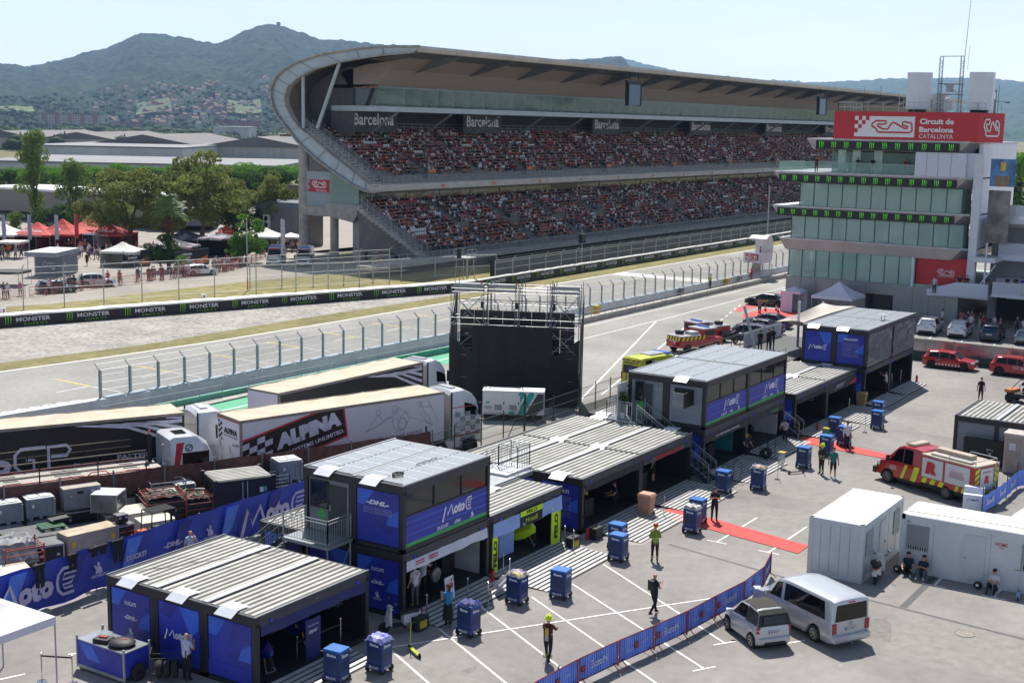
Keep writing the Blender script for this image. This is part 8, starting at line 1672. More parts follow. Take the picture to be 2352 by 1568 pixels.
mb.bn('cloth',t);mb=MB();mb.tube((0,0,0),(0,0,2.65),.05,M('post_grey','6b7278',.5,.4),6);p0=mb.mk('post',t);allp=[(a[0]+(b[0]-a[0])*k/3,a[1]+(b[1]-a[1])*k/3)for a,b in zip(fp[:-1],fp[1:])for k in range(3)]+[fp[-1]]
for i,p in enumerate(allp):q=p0 if i==0 else link(p0.copy(),t);q.location=V3((p[0],p[1]-.08,0))-o_
t=thing('banner_fence','long blue printed cloth fence between the paddock and the storage yard','fence',(22,42.8,0));o_=V3((22,42.8,0));BB=M('banner_blue','3349b4',.6,ns=.5,na=.15,col2='2c3aa0');mb=MB(o_);N=60
mb.grid([[V3((20+29.5*i/N,42.8+.05*sin(i*1.3)*(1-j)+.04*sin(i*.7),.12+1.9*j+(.02*sin(i*2)if j else .05*sin(i*1.1))))for j in(0,.5,1)]for i in range(N+1)],BB);mb.bn('cloth',t)
mb=MB();LB2=M('banner_light','4d7ce4',.6);LB3=M('banner_deep','26318f',.6)
for k in range(10):x=22+2.9*k;c=V3((x,42.66,1.1))-o_;shape(mb,[(-.3,-.5),(.2,-.1),(.5,.5),(0,.5)],c+V3((0,-.003*(k%2),0)),FX,UZ,1.6,1.65,LB2 if k%2 else LB3)
for cx in(31.6,45.4,21.5):moto_logo(mb,V3((cx,42.62,1.05))-o_,FX,UZ,4.6,M('banner_print','b9b4d6',.6))
for nm,cx in(('m',34.9),('DUCATI',36.9),('-DHL-',39.0),('m',41.2),('m',48.8)):
 c=V3((cx,42.62,1.1))-o_
 if nm=='m':man(mb,c,FX,UZ,.65,M('banner_print'))
 else:text(mb,nm,c,FX,UZ,.24,M('banner_print'),w=1.1,bold=.05,shear=.2)
mb.bn('print',t);mb=MB(o_)
for k in range(11):x=20.5+2.9*k;mb.tube((x,42.9,0),(x,42.9,2.0),.03,GALV,5);mb.tube((x,42.95,1.4),(x,43.9,.05),.025,GALV,4);mb.bx(x-.3,x+.3,42.45,43.2,0,.12,CONC)
mb.mk('posts',t)
for i,(x,w_,lb)in enumerate(((32.0,.5,'black trousers hung over the blue banner fence'),(33.6,.45,'small black gloves hung over the blue banner fence'),(34.9,.9,'black jacket hung over the blue banner fence'),(35.9,.6,'black short garment hung over the blue banner fence, rightmost'))):
 t=thing('hanging_clothes',lb,'clothes',(x,42.62,2.05));mb=MB();
 for s_ in(-1,1):mb.prism([(s_*w_*.06,0),(s_*w_*.42,0),(s_*w_*.38,-.9+.25*(i%3)),(s_*w_*.1,-.95+.3*(i%3))],'y',-.06,-.02,M('cloth_dark','17181c',.9,ns=9))
 mb.bx(-w_/2,w_/2,-.07,.06,-.15,.02,M('cloth_dark'));mb.mk('fabric',t)
t=thing('mesh_fence','dark green mesh fence beside the storage compound, with thin posts','fence',(58.6,43.4,0));o_=V3((58.6,43.4,0));gp=[(58.6,43.4),(64,43.3),(68.5,43.1),(75.8,43.3),(80,43.3),(84,43.0)];net_mat('green_net','2c4a3e',.14);net_mat('green_low','2c4a42',.75);mb=MB(o_)
for a,b in zip(gp[:-1],gp[1:]):mb.add([(a[0],a[1],.9),(b[0],b[1],.9),(b[0],b[1],2.1),(a[0],a[1],2.1)],[(0,1,2,3)],'green_net');mb.add([(a[0],a[1],.0),(b[0],b[1],.0),(b[0],b[1],.9),(a[0],a[1],.9)],[(0,1,2,3)],'green_low' if a[0]>70 else 'green_net')
mb.mk('mesh',t);DG=M('post_dark_green','1f362c',.5);mb=MB(o_)
for a,b in zip(gp[:-1],gp[1:]):
 for k in range(2):x=a[0]+(b[0]-a[0])*k/2;y=a[1]+(b[1]-a[1])*k/2;mb.tube((x,y,0),(x,y,2.3),.04,DG,5)
 for z in(.9,1.5,2.1):mb.tube((*a,z),(*b,z),.02,DG,4)
mb.tube((68.5,43.1,0),(68.5,43.1,3),.07,DG,6);mb.tube((68.5,43.1,2.6),(66.5,43.2,.2),.03,DG,5);mb.tube((68.5,43.1,2.6),(70.5,43.2,.2),.03,DG,5);mb.tube((58.6,43.4,0),(58.6,43.4,2.7),.06,DG,6);mb.mk('posts',t)
# STORAGE YARD
CG=M('crate_grey','7f8790',.6,ns=2,na=.1);CGT=M('crate_lid','b9bcbc',.6,ns=2,na=.08);CASE=M('flight_case','1a1b1e',.6,ns=3,na=.2);CTOP=M('case_top','6c6e70',.7,ns=1,na=.2);TAN=M('tarp_tan','a39789',.85,ns=2,na=.12,bump=.3);TANT=M('tarp_tan_top','b5a68e',.85,ns=2,na=.15,bump=.2);ALU=M('alu_box','9c9fa2',.3,.75,ns=1.2,na=.2);ALT=M('alu_lid','c3c5c6',.4,.3,ns=1);ALE=M('alu_edge','aeb0b2',.4,.5)
def crate(label,x,y,a,z=0,s=(1.2,1.0,.95),m=None,lid=True,group=None,open_=False):
 m=m or CG;t=thing('plastic_crate',label,'crate',(x,y,z),R(a),group);X,Y,Z=s;mb=MB()
 if open_:
  for q in((-X/2,X/2,-Y/2,-Y/2+.05),(-X/2,X/2,Y/2-.05,Y/2),(-X/2,-X/2+.05,-Y/2,Y/2),(X/2-.05,X/2,-Y/2,Y/2)):mb.bx(*q,.12,Z,m)
  mb.bx(-X/2,X/2,-Y/2,Y/2,.12,.2,BLACK);mb.bx(-X/2-.03,X/2+.03,-Y/2-.03,-Y/2+.03,Z-.08,Z,m);mb.bx(-X/2-.03,X/2+.03,Y/2-.03,Y/2+.03,Z-.08,Z,m)
 else:mb.bx(-X/2,X/2,-Y/2,Y/2,.12,Z,m)
 for i in(-1,0,1):mb.bx(i*X*.38-.08,i*X*.38+.08,-Y/2,Y/2,0,.12,m)
 for i in(-1,1):
  for j in(-1,1):mb.bx(i*X/2-.06,i*X/2+.06,j*Y/2-.06,j*Y/2+.06,.1,Z-.06,m)
 for i in(-.25,.25):mb.bx(i*X-.02,i*X+.02,-Y/2-.03,-Y/2,.25,Z-.2,m)
 mb.mk('body',t)
 if lid and not open_:mb=MB();mb.bx(-X/2-.03,X/2+.03,-Y/2-.03,Y/2+.03,Z,Z+.05,CGT);mb.bx(-X*.4,-.04,-Y*.35,Y*.35,Z+.05,Z+.08,CGT);mb.bx(.04,X*.4,-Y*.35,Y*.35,Z+.05,Z+.08,CGT);mb.mk('lid',t)
 mb=MB();mb.bx(-.35*X,-.35*X+.12,-Y/2-.045,-Y/2-.035,.6*Z,.6*Z+.16,WH);mb.mk('sticker',t);return t
def case(label,x,y,a,s,z=0,m=None,top=None,name='flight_case',edge=True,cat='case',marks=None,wob=0.):
 m=m or CASE;t=thing(name,label,cat,(x,y,z),R(a));X,Y,Z=s;mb=MB();mb.bx(-X/2,X/2,-Y/2,Y/2,.05,Z-.04,m);mb.mk('body',t,bevel=.015);mb=MB();mb.bx(-X/2-.01,X/2+.01,-Y/2-.01,Y/2+.01,Z-.04,Z,top or CTOP);mb.mk('lid',t)
 mb=MB()
 if edge:
  for i in(-1,1):
   for j in(-1,1):mb.bx(i*X/2-.02,i*X/2+.02,j*Y/2-.02,j*Y/2+.02,.04,Z+.01,ALE)
   mb.bx(-X/2,X/2,i*Y/2-.02,i*Y/2+.02,Z-.07,Z-.03,ALE);mb.bx(-X/2,X/2,i*Y/2-.02,i*Y/2+.02,.04,.07,ALE)
 for k in(-.3,.3):mb.bx(k*X-.06,k*X+.06,-Y/2-.03,-Y/2,Z*.6,Z*.6+.1,ALE)
 mb.mk('edging',t)
 if marks:mb=MB();marks(mb,X,Y,Z);mb.bn('markings',t)
 return t
Y_=-22
crate('grey plastic crate, upper of the two stacked at the left edge by the brown fence',38.3,50.9,Y_,1.02);crate('grey plastic crate, lower of the two stacked at the left edge by the brown fence',38.3,50.9,Y_,0,lid=False)
crate('grey plastic crate, upper of the left edge stack cut by the frame',36.9,51.4,Y_,.98);crate('grey plastic crate, lower of the left edge stack cut by the frame',36.9,51.4,Y_,0,lid=False)
def st1(mb,X,Y,Z):rect(mb,(.5,-Y/2-.01,Z*.75),FX,UZ,.16,.2,WH);rect(mb,(-.1,-Y/2-.01,Z*.78),FX,UZ,.3,.14,PLB)
case('long black flight case with grey lid carrying the tall grey cloth box',40.3,50.2,Y_,(2.6,1.1,1.1));case('tall grey box under a cloth cover, standing on the long black flight case',40.15,50.2,Y_,(1.75,.8,1.1),1.12,M('cloth_grey2','84858a',.85,ns=2,na=.1,bump=.3),M('cloth_grey_top','a9a294',.85,ns=2),edge=False,marks=st1,name='covered_box',cat='box')
case('second black flight case under the platform edge, below the silver metal box',39.6,49.0,Y_,(2.8,1.0,.6));case('low wide grey folding stage platform carrying the green pallet',36.6,48.9,Y_,(2.8,1.9,1.1),0,CASE,M('stage_grey','5f6163',.8,ns=2),name='stage_platform',cat='platform')
t=thing('pallet','green plastic pallet lying on the stage platform','pallet',(37.3,48.7,1.12),R(Y_));mb=MB();
for k in range(5):mb.bx(-.55,.55,-.45+.2*k,-.33+.2*k,.11,.14,M('pallet_green','3f6a4f',.7,ns=4))
for k in(-.45,0,.45):mb.bx(k-.05,k+.05,-.45,.47,0,.11,M('pallet_green'))
mb.mk('boards',t);t=thing('tray','black plastic tray tilted on the green pallet','tray',(37.9,48.9,1.28),R(-10));mb=MB();mb.boxc((0,0,.08),(.9,.6,.05),BLACK,rx=.1);mb.boxc((0,.3,.14),(.9,.03,.12),BLACK);mb.boxc((0,-.3,.1),(.9,.03,.12),BLACK);mb.mk('body',t)
case('silver aluminium box with bright lid, upper of two, in the middle of the yard',40.75,48.9,30,(1.25,1.25,.95),1.05,ALU,ALT,name='metal_box',cat='box');case('silver aluminium box, lower of two, in the middle of the yard',40.9,48.7,-22,(1.2,1.2,1.0),0,ALU,ALT,name='metal_box',cat='box')
def ym(mb,X,Y,Z):
 for x in(-X*.4,X*.38):rect(mb,(x,-Y/2-.035,Z*.72),FX,UZ,.2,.26,M('sticker_yellow','cfae2e',.6))
 text(mb,'aspar',(.1,-Y/2-.035,Z*.45),FX,UZ,.2,BLACK,w=.55,shear=.4,bold=.02)
case('long box under tan tarpaulin with yellow stickers standing behind the blue banner fence',37.4,46.3,-10,(2.45,.95,1.5),0,TAN,TANT,edge=False,marks=ym,name='covered_box',cat='box')
case('black cabinet behind the tan tarpaulin box',35.6,46.9,Y_,(1.2,1.2,1.25));case('white storage box in front of the red cages, left edge of the yard',33.0,46.0,Y_,(1.7,1.3,.9),0,M('box_white','bdb8ae',.7,ns=2),M('box_white_top','c9c2b4',.7,ns=2),edge=False,name='white_box',cat='box')
case('black tool rack with orange trims right of the tan tarpaulin box',38.95,45.85,-12,(.8,.7,1.45),0,CASE,CTOP,name='tool_rack',cat='rack',marks=lambda mb,X,Y,Z:[rect(mb,(-.2+.4*(i%2),-Y/2-.035,.25+.3*(i//2)),FX,UZ,.3,.03,ORG)for i in range(8)]);case('small black battery box on top of the black tool rack',38.9,45.9,-12,(.5,.45,.42),1.46,edge=False,name='battery_box',cat='box')
case('white flat topped case in the middle of the yard, left of the black open bin',41.4,47.6,Y_,(1.9,1.5,1.25),0,M('box_white'),M('box_white_top'),edge=False,name='white_box',cat='box');case('second white flat topped case, nearer to the forklift',41.0,46.0,Y_,(1.6,1.1,1.15),0,M('box_white'),M('box_white_top'),edge=False,name='white_box',cat='box')
crate('open grey plastic bin with papers inside, beside the brown fence',42.3,49.7,Y_,.0,(1.3,1.1,1.3),open_=True);crate('closed grey plastic crate beside the brown fence behind the silver box',42.0,50.8,Y_,0,(1.4,1.1,1.35));crate('black open plastic bin left of the red stacked cages',42.9,48.6,Y_,0,(1.1,1.0,1.45),CASE,open_=True);crate('grey closed crate between the long black case and the silver box',41.2,50.2,Y_,0,(1.0,1.0,1.15))
RC=M('cage_red','8c4034',.6,ns=5,na=.15);JUNK=M('junk_grey','6d6f6c',.7,ns=7,na=.5,bump=.6)
def rcage(label,x,y,a,s,lv=5,junk=True,name='metal_cage'):
 t=thing(name,label,'cage',(x,y,0),R(a));X,Y,Z=s;mb=MB()
 for i in(-1,1):
  for j in(-1,1):mb.tube((i*X/2,j*Y/2,0),(i*X/2,j*Y/2,Z+.1),.035,RC,5)
 for k in range(lv+1):
  z=.12+(Z-.15)*k/lv
  for j in(-1,1):mb.tube((-X/2,j*Y/2,z),(X/2,j*Y/2,z),.025,RC,4);mb.tube((j*X/2,-Y/2,z),(j*X/2,Y/2,z),.025,RC,4)
 for k in range(6):mb.tube((-X/2,-Y/2+Y*k/5,Z-.05),(X/2,-Y/2+Y*k/5,Z-.05),.022,RC,4)
 mb.mk('frame',t)
 if junk:
  mb=MB();rr=random.Random(int(x*7));mb.bx(-X*.46,X*.46,-Y*.46,Y*.46,.1,Z-.25,M('junk_dark','2b2c2c',.8,ns=6,na=.4))
  mb.mk('contents',t);mb=MB();N=10;mb.grid([[V3((-X*.42+X*.84*i/N,-Y*.42+Y*.84*j/N,Z-.12+.16*noise.noise(V3((i*.9+x,j*.9,1)))))for j in range(N+1)]for i in range(N+1)],JUNK);mb.bn('netting_heap',t)
  mb=MB()
  for q in range(5):mb.boxc((rr.uniform(-.4,.4)*X,rr.uniform(-.4,.4)*Y,Z+.02),(.5,.08,.05),[M('strap_green','2f6b45',.7),RC,GALV][q%3],rz=rr.uniform(0,3))
  mb.mk('loose_straps',t)
 return t
rcage('red stacked pallet cages loaded with netting, left of the pair',42.7,47.35,-28,(1.9,1.5,1.8));rcage('red stacked pallet cages with dark sheeting, right of the pair',44.0,46.5,-28,(1.3,1.6,1.6));rcage('red pallet cages half covered by a grey tarpaulin at the left of the yard',34.4,47.0,Y_,(1.6,1.4,1.45),junk=False)
t=thing('tarpaulin','crumpled grey tarpaulin thrown over the red cages at the left of the yard','tarpaulin',(34.1,47.4,1.5),R(Y_));mb=MB();N=16;mb.grid([[V3((-1.2+2.2*i/N,-1.0+2.0*j/N,.05+.1*noise.noise(V3((i*.55,j*.55,3)))*2-(max(0,3-i)*.22)-(max(0,4-j)*.2)))for j in range(N+1)]for i in range(N+1)],M('tarp_grey','8b8c8d',.75,ns=3,na=.25,bump=.5));mb.bn('sheet',t,smooth=True)
t=thing('forklift','small black and orange forklift behind the blue banner fence','forklift',(40.0,44.6,0),R(-10));mb=MB();mb.bx(-.8,.6,-.45,.45,.3,.9,PLB);mb.bx(-1.0,-.5,-.45,.45,.5,1.2,LORG);mb.bx(-.3,.1,-.25,.25,.9,1.3,BLACK);mb.mk('body',t,bevel=.04);mb=MB()
for x in(-.7,.6):
 for y in(-.42,.42):mb.tube((x,y,.9),(x*.9,y,2.1),.03,BLACK,5)
for k in range(9):mb.bx(-.66,.58,-.44+.1*k,-.40+.1*k,2.08,2.12,BLACK)
mb.mk('overhead_guard',t);mb=MB();
for y in(-.2,.2):mb.bx(.7,.78,y-.04,y+.04,.1,1.9,BLACK);mb.bx(.78,1.6,y-.06,y+.06,.08,.12,BLACK)
mb.mk('mast',t);add_wheels(t,[(x,s_*.45)for x in(-.5,.4)for s_ in(-1,1)],.22,.2,RIMB,5)
t=thing('dark_container','black steel storage container with ribbed bright roof behind the blue banner fence','container',(46.1,45.7,0),R(-28));mb=MB();mb.bx(-1.45,1.45,-1.1,1.1,.1,2.2,CASE)
for k in range(9):mb.bx(-1.48,-1.45,-1.0+.24*k,-.88+.24*k,.15,2.1,CASE)
for i in(-1,1):
 for j in(-1,1):mb.bx(i*1.45-.09,i*1.45+.09,j*1.1-.09,j*1.1+.09,0,2.3,CASE)
mb.mk('body',t);mb=MB();mb.bx(-1.4,1.4,-1.05,1.05,2.2,2.23,RFL)
for k in range(8):mb.bx(-1.35,1.35,-1.0+.26*k,-.85+.26*k,2.23,2.27,RFL)
mb.mk('roof',t);mb=MB()
for x in(-.12,.12):mb.tube((x,-1.14,.2),(x,-1.14,2.1),.025,GALV,5)
mb.bx(.75,.93,-1.13,-1.12,1.5,1.75,WH);mb.bx(.97,1.1,-1.13,-1.12,1.52,1.75,M('sticker_green','6fae7a',.5));mb.mk('door_bars',t)
case('long low box under dark grey sheet along the brown fence',48.3,48.0,-25,(2.6,1.1,1.9),0,CASE,CTOP,edge=False,name='covered_box',cat='box');crate('grey crate with pale lid between the dark container and the long covered box',47.6,46.6,-25,0,(1.3,1.1,1.8));crate('tall grey crate, upper of the stack right of the blue cage',49.6,45.7,-25,1.15,(1.2,1.1,1.1));crate('tall grey crate, lower of the stack right of the blue cage',49.6,45.7,-25,0,(1.2,1.1,1.1),lid=False);crate('small grey crate left of the dark container roof',44.9,48.3,-25,0,(.9,.9,1.6))
t=thing('wire_cage','blue wire mesh roll cage right of the dark container','cage',(48.3,45.3,0),R(-25));mb=MB();BLC=M('cage_blue','22335f',.5,.2)
for i in(-1,1):
 for j in(-1,1):mb.tube((i*.6,j*.45,0),(i*.6,j*.45,1.9),.03,BLC,5)
for k in range(9):
 z=.3+.19*k
 for j in(-1,1):mb.tube((-.6,j*.45,z),(.6,j*.45,z),.008,BLC,3);mb.tube((j*.6,-.45,z),(j*.6,.45,z),.008,BLC,3)
for k in range(11):x=-.6+.12*k;mb.tube((x,-.45,.3),(x,-.45,1.85),.008,BLC,3);mb.tube((x,.45,.3),(x,.45,1.85),.008,BLC,3)
mb.mk('frame',t)
t=thing('alu_frame','empty rectangular aluminium frame rack behind the red cages','rack',(44.1,48.6,0),R(-28));mb=MB()
for i in(-1,1):
 for j in(-1,1):mb.tube((i*.85,j*.4,0),(i*.85,j*.4,1.85),.03,ALE,5)
for z in(1.5,1.85):mb.path([(-.85,-.4,z),(.85,-.4,z),(.85,.4,z),(-.85,.4,z),(-.85,-.4,z)],.03,ALE,5)
mb.mk('frame',t);mb=MB();mb.bx(-.8,.8,-.35,.35,1.4,1.5,M('box_white_top'));mb.mk('sheet',t)
# PADDOCK PROPS
CB=M('cart_blue','193c76',.4,.1,ns=2,na=.1);CBT=M('cart_top_blue','2469b4',.4,ns=2,na=.08)
def cart_proto():
 t=thing('tool_trolley','','trolley');mb=MB();mb.bx(-.3,.3,-.36,.36,.16,1.18,CB);mb.mk('body',t,bevel=.015);mb=MB();mb.bx(-.3,.3,-.36,.36,1.18,1.26,CBT);mb.mk('top_tray',t)
 mb=MB();mb.bx(-.34,-.1,-.37,.37,.14,.34,CB);mb.bx(-.31,-.3,-.28,.28,.5,.95,M('cart_panel','16305f',.5));mb.bx(-.2,.2,-.37,-.36,.5,.85,M('cart_panel','16305f',.5));mb.mk('front_panel',t)
 mb=MB();mb.tube((-.25,-.5,1.14),(-.25,.5,1.14),.016,GALV,5);mb.tube((.25,-.48,1.2),(.25,.48,1.2),.016,GALV,5);mb.mk('handle',t)
 mb=MB();text(mb,'MotoE',(-.345,0,.25),(0,-1,0),UZ,.09,WH,w=.4);text(mb,'Beta',(-.31,0,1.07),(0,-1,0),UZ,.11,WH,w=.38,bold=.03);text(mb,'Beta',(0,-.365,1.04),FX,UZ,.11,WH,w=.36,bold=.03);text(mb,'MotoE',(0,-.372,.25),FX,UZ,.08,WH,w=.34);mb.bn('lettering',t)
 for i,(x,y)in enumerate(((-.25,-.33),(-.25,.33),(.25,-.33),(.25,.33))):mb=MB();mb.lathe([(.02,-.035),(.12,-.04),(.14,0),(.12,.04),(.02,.035)],(x,y,.14),TYRE,12,'y');mb.mk('wheel',t)
 return t
cp=cart_proto();used={}
for x,y,a,lb in((33.9,28.95,5,'at the bottom edge before the nearest garage ramp'),(35.5,28.3,0,'with cloth and orange straps at the corner of the nearest ramp'),(40.2,27.65,-5,'beside the woman in black dress, long umbrella handle sticking out'),(44.2,28.0,0,'with blue and yellow cloth on top'),(45.8,26.85,5,'with folded umbrella before the lime garage ramp'),(51.5,27.2,0,'with lime label, before the lime garage'),(52.9,28.0,0,'behind the lime labelled one'),(57.4,26.3,0,'with silver foil heap on top at the red carpet'),(59.0,26.75,0,'next to the man in black reading on the red carpet'),(64.9,28.0,0,'at the corner of the right ramp of the wide double garage'),(66.7,26.7,5,'with flag cloth on top and black sheet on its front'),(72.8,26.4,0,'marked 40 beside the red helmet marshal'),(76.5,26.35,0,'behind the marshal and the teal shirted man'),(79.6,26.3,0,'behind the white shirted man with cap'),(85.6,26.1,0,'nearer one of the pair before the farther one-storey garage'),(88.6,27.0,0,'farther one of the pair before the farther one-storey garage'),(81.8,27.7,0,'with yellow bin beside it on the farther ramp'),(71.9,32.4,180,'inside the teal walled garage')):
 place(cp,used,(x,y,0 if a!=180 else .18),R(a),'blue tool trolley '+lb,'blue tool trolleys along the garages')
def cloth_heap(label,x,y,z,c1,c2=None,s=(.7,.8)):
 t=thing('cloth',label,'cloth',(x,y,z));mb=MB();N=9;mb.grid([[V3((-s[0]/2+s[0]*i/N,-s[1]/2+s[1]*j/N,.07+.07*noise.noise(V3((i*.8+x,j*.8,y)))*1.5-(.12 if min(i,j,N-i,N-j)==0 else 0)))for j in range(N+1)]for i in range(N+1)],M('cloth_'+c1,c1,.7,ns=5,na=.3,col2=c2));mb.bn('fabric',t,smooth=True)
cloth_heap('blue and white cloth draped over the second trolley',35.5,28.3,1.27,'3a47b0','b9b7c9');cloth_heap('dark blue flag cloth on the trolley beside the woman',40.2,27.65,1.27,'2a3484','16182c');cloth_heap('blue cloth with yellow patch on the trolley before the nearest ramps',44.2,28.0,1.27,'3a47a8','cdb43c');cloth_heap('crumpled silver foil on the trolley at the red carpet',57.4,26.3,1.27,'b9b9b9','4c4c50');cloth_heap('blue flag cloth on the trolley with the black sheet',66.7,26.7,1.27,'3a3f9a','c9b54a')
t0=thing('stanchion','','stanchion');mb=MB();mb.lathe([(0,.035),(.17,.02),(.18,0)],(0,0,0),M('chrome','b9bcbf',.15,.95),16);mb.tube((0,0,.02),(0,0,.98),.022,M('chrome'),8);mb.mk('post',t0);mb=MB();mb.ell((0,0,1.02),(.045,.045,.05),M('chrome'),8,6);mb.mk('head',t0);us={}
for x,y,lb in((34.25,28.75,'on the nearest ramp corner'),(40.5,29.9,'at the left end of the two-storey garage ramp'),(43.1,28.7,'on the asphalt by the right end of the two-storey garage ramp'),(43.05,29.7,'in the middle of the two-storey garage ramp'),(46.5,30.2,'left of two before the lime garage'),(46.1,29.6,'right of two before the lime garage'),(51.6,30.1,'behind the yellow labelled case'),(51.3,29.45,'before the yellow labelled case'),(58.95,28.6,'right of two beside the pink bin'),(58.6,29.1,'left of two beside the pink bin'),(69.3,26.6,'with wide round foot before the bolt door garage'),(84.0,26.4,'with wide round foot before the farther one-storey garage'),(65.2,28.3,'at the foot of the stair beside the trolley'),(27.95,37.3,'left of two by the white gazebo post'),(28.45,36.3,'right of two by the white gazebo post'),(34.0,30.9,'inside the mouth of the nearest garage, left'),(36.3,30.8,'inside the mouth of the nearest garage, right'),(89.3,29.3,'before the farther one-storey garage opening'),(100,29.6,'inside the farthest garage, left'),(102,29.5,'inside the farthest garage, right')):
 place(t0,us,(x,y,.14 if 'mouth' in lb or 'inside' in lb else 0),0,'chrome barrier post '+lb,'chrome barrier posts')
for a,b,lb in(((27.95,37.3),(28.45,36.3),'black belt between the two barrier posts by the gazebo'),((34.0,30.9),(36.3,30.8),'black belt across the nearest garage opening')):t=thing('belt',lb,'belt',(*a,.98));mb=MB();mb.boxc(((b[0]-a[0])/2,(b[1]-a[1])/2,-.03),(math.dist(a,b),.012,.06),BLACK,rz=atan2(b[1]-a[1],b[0]-a[0]));mb.mk('webbing',t)
te=thing('fire_extinguisher','','extinguisher');mb=MB();mb.tube((0,0,.03),(0,0,.5),.09,M('ext_red','ad1f1f',.35),12);mb.ell((0,0,.5),.09,M('ext_red'),12,6);mb.mk('cylinder',te,smooth=True);mb=MB();mb.boxc((0,0,.62),(.05,.12,.07),BLACK);mb.tube((.04,0,.6),(.1,0,.25),.012,BLACK,5);mb.mk('valve',te);ue={}
for x,y,lb in((39.3,30.1,'beside the black case left of the two-storey garage ramp'),(45.6,30.15,'at the right post of the two-storey garage'),(53.3,29.85,'beside the black case left of the wide double garage'),(59.6,30.1,'lying low behind the pink bin'),(82.2,29.0,'on the farther ramp beside the stair'),(103.6,28.7,'at the corner of the farthest garage')):place(te,ue,(x,y,0),0,'red fire extinguisher '+lb,'fire extinguishers at the garages')
def box_case(label,x,y,a,yel=True):
 t=thing('battery_case',label,'case',(x,y,0),R(a));mb=MB();mb.bx(-.35,.35,-.2,.2,.04,.58,PLB);mb.bx(-.12,.12,-.03,.03,.58,.63,PLB);mb.mk('case',t,bevel=.03)
 if yel:mb=MB();mb.bx(-.2,.2,-.215,-.2,.12,.42,M('label_yellow','cdb92a',.5));text(mb,'SAFETY EQUIPMENT',(0,-.222,.35),FX,UZ,.03,BLACK,w=.34);mb.bn('label',t)
box_case('black case with yellow label left of the two-storey garage ramp',39.5,29.5,-5);box_case('black case with yellow label left of the wide double garage',51.75,29.75,-5);box_case('plain black case next to an extinguisher left of the wide double garage',53.7,29.6,0,False)
def bin_(label,x,y,c,s=1.,lidc=None,a=0):
 A=M('bin_'+c,c,.6,ns=3,na=.08);t=thing('wheelie_bin',label,'bin',(x,y,0),R(a),sc=s);mb=MB();mb.loft([[(i*.22,j*.26,.08)for i,j in((-1,-1),(1,-1),(1,1),(-1,1))],[(i*.29,j*.34,.98)for i,j in((-1,-1),(1,-1),(1,1),(-1,1))]],A);mb.mk('body',t);mb=MB();mb.loft([[(i*.32,j*.37,.98)for i,j in((-1,-1),(1,-1),(1,1),(-1,1))],[(i*.26,j*.3,1.08)for i,j in((-1,-1),(1,-1),(1,1),(-1,1))]],M('bin_'+lidc,lidc,.6)if lidc else A);mb.mk('lid',t)
 for j in(-1,1):mb=MB();mb.lathe([(0,-.03),(.1,-.03),(.1,.03),(0,.03)],(.24,j*.26,.1),TYRE,10,'y');mb.mk('wheel',t)
bin_('pink beige wheelie bin before the post of the wide double garage',58.55,29.4,'c08f76',1.1);bin_('light brown wheelie bin before the farther one-storey garage',92.0,29.3,'a98458',1.0);bin_('small green and yellow bin on the farther ramp',81.0,28.0,'3f9a6b',.6,'b9a32c')
t=thing('sticker_boards','pile of white and orange sponsor boards leaning beside the extinguisher','boards',(45.0,29.3,0));
for i in range(2):mb=MB();mb.boxc((-.1-.3*i,-.05-.15*i,.42-.12*i),(.62,.04,.72),WH if i==0 else M('board_pale','c3c9d6',.5),rx=.5,ry=.35-.6*i);b=mb.mk('board',t);mb=MB();mb.boxc((-.1-.3*i,-.08-.15*i,.47-.12*i),(.3,.02,.3),RED if i==0 else ORG,rx=.5,ry=.35-.6*i);mb.mk('print',b)
def tyre_trolley(label,x,y,a,n=3):
 t=thing('tyre_trolley',label,'tyre rack',(x,y,0),R(a));mb=MB()
 for s_ in(-.6,.6):mb.path([(s_,-.25,.0),(s_,-.25,1.1),(s_,.0,1.25),(s_,.25,1.1),(s_,.25,0)],.018,BLACK,5)
 for z in(.35,.9):mb.tube((-.6,-.22,z),(.6,-.22,z),.014,BLACK,4);mb.tube((-.6,.22,z),(.6,.22,z),.014,BLACK,4)
 mb.mk('frame',t)
 for k in range(n):mb=MB();mb.lathe([(.2,-.08),(.3,-.1),(.33,0),(.3,.1),(.2,.08),(.2,-.08)],(-.35+.27*k,0,.42),TYRE,18,'x');mb.mk('tyre',t,smooth=True)
tyre_trolley('black tyre rack with a white 81 plate beside the nearest garage',30.6,33.8,-50);tyre_trolley('black tyre rack on the ramp before the bolt door garage',66.9,28.4,-10,1);tyre_trolley('chrome tyre rack with two tyres beside the red walled garage',73.4,28.9,0,2)
t=thing('garbage_stand','clear garbage bag on a stand with yellow lid before the red walled garage','bin',(71.9,27.4,0));mb=MB();mb.ell((0,0,.5),(.2,.2,.42),M('clear_bag','c9ccce',.2,alpha=.6),10,7);mb.mk('bag',t);mb=MB();mb.boxc((0,0,.95),(.42,.42,.03),M('lid_yellow','c7a73a',.5));mb.mk('lid',t)
t=thing('battery_cart','large blue printed battery cart with silver lid and black bag, by the nearest garage','cart',(29.4,34.75,0));mb=MB();mb.bx(0,1.15,0,2.45,.22,1.1,BLUE);mb.mk('body',t);mb=MB();mb.bx(0,1.15,0,2.45,1.1,1.14,M('steel_lid','9b9fa3',.3,.6,ns=2));mb.mk('lid',t);mb=MB()
for x in(0,1.15):
 for y in(0,2.45):mb.bx(x-.03,x+.03,y-.03,y+.03,.1,1.28,GALV)
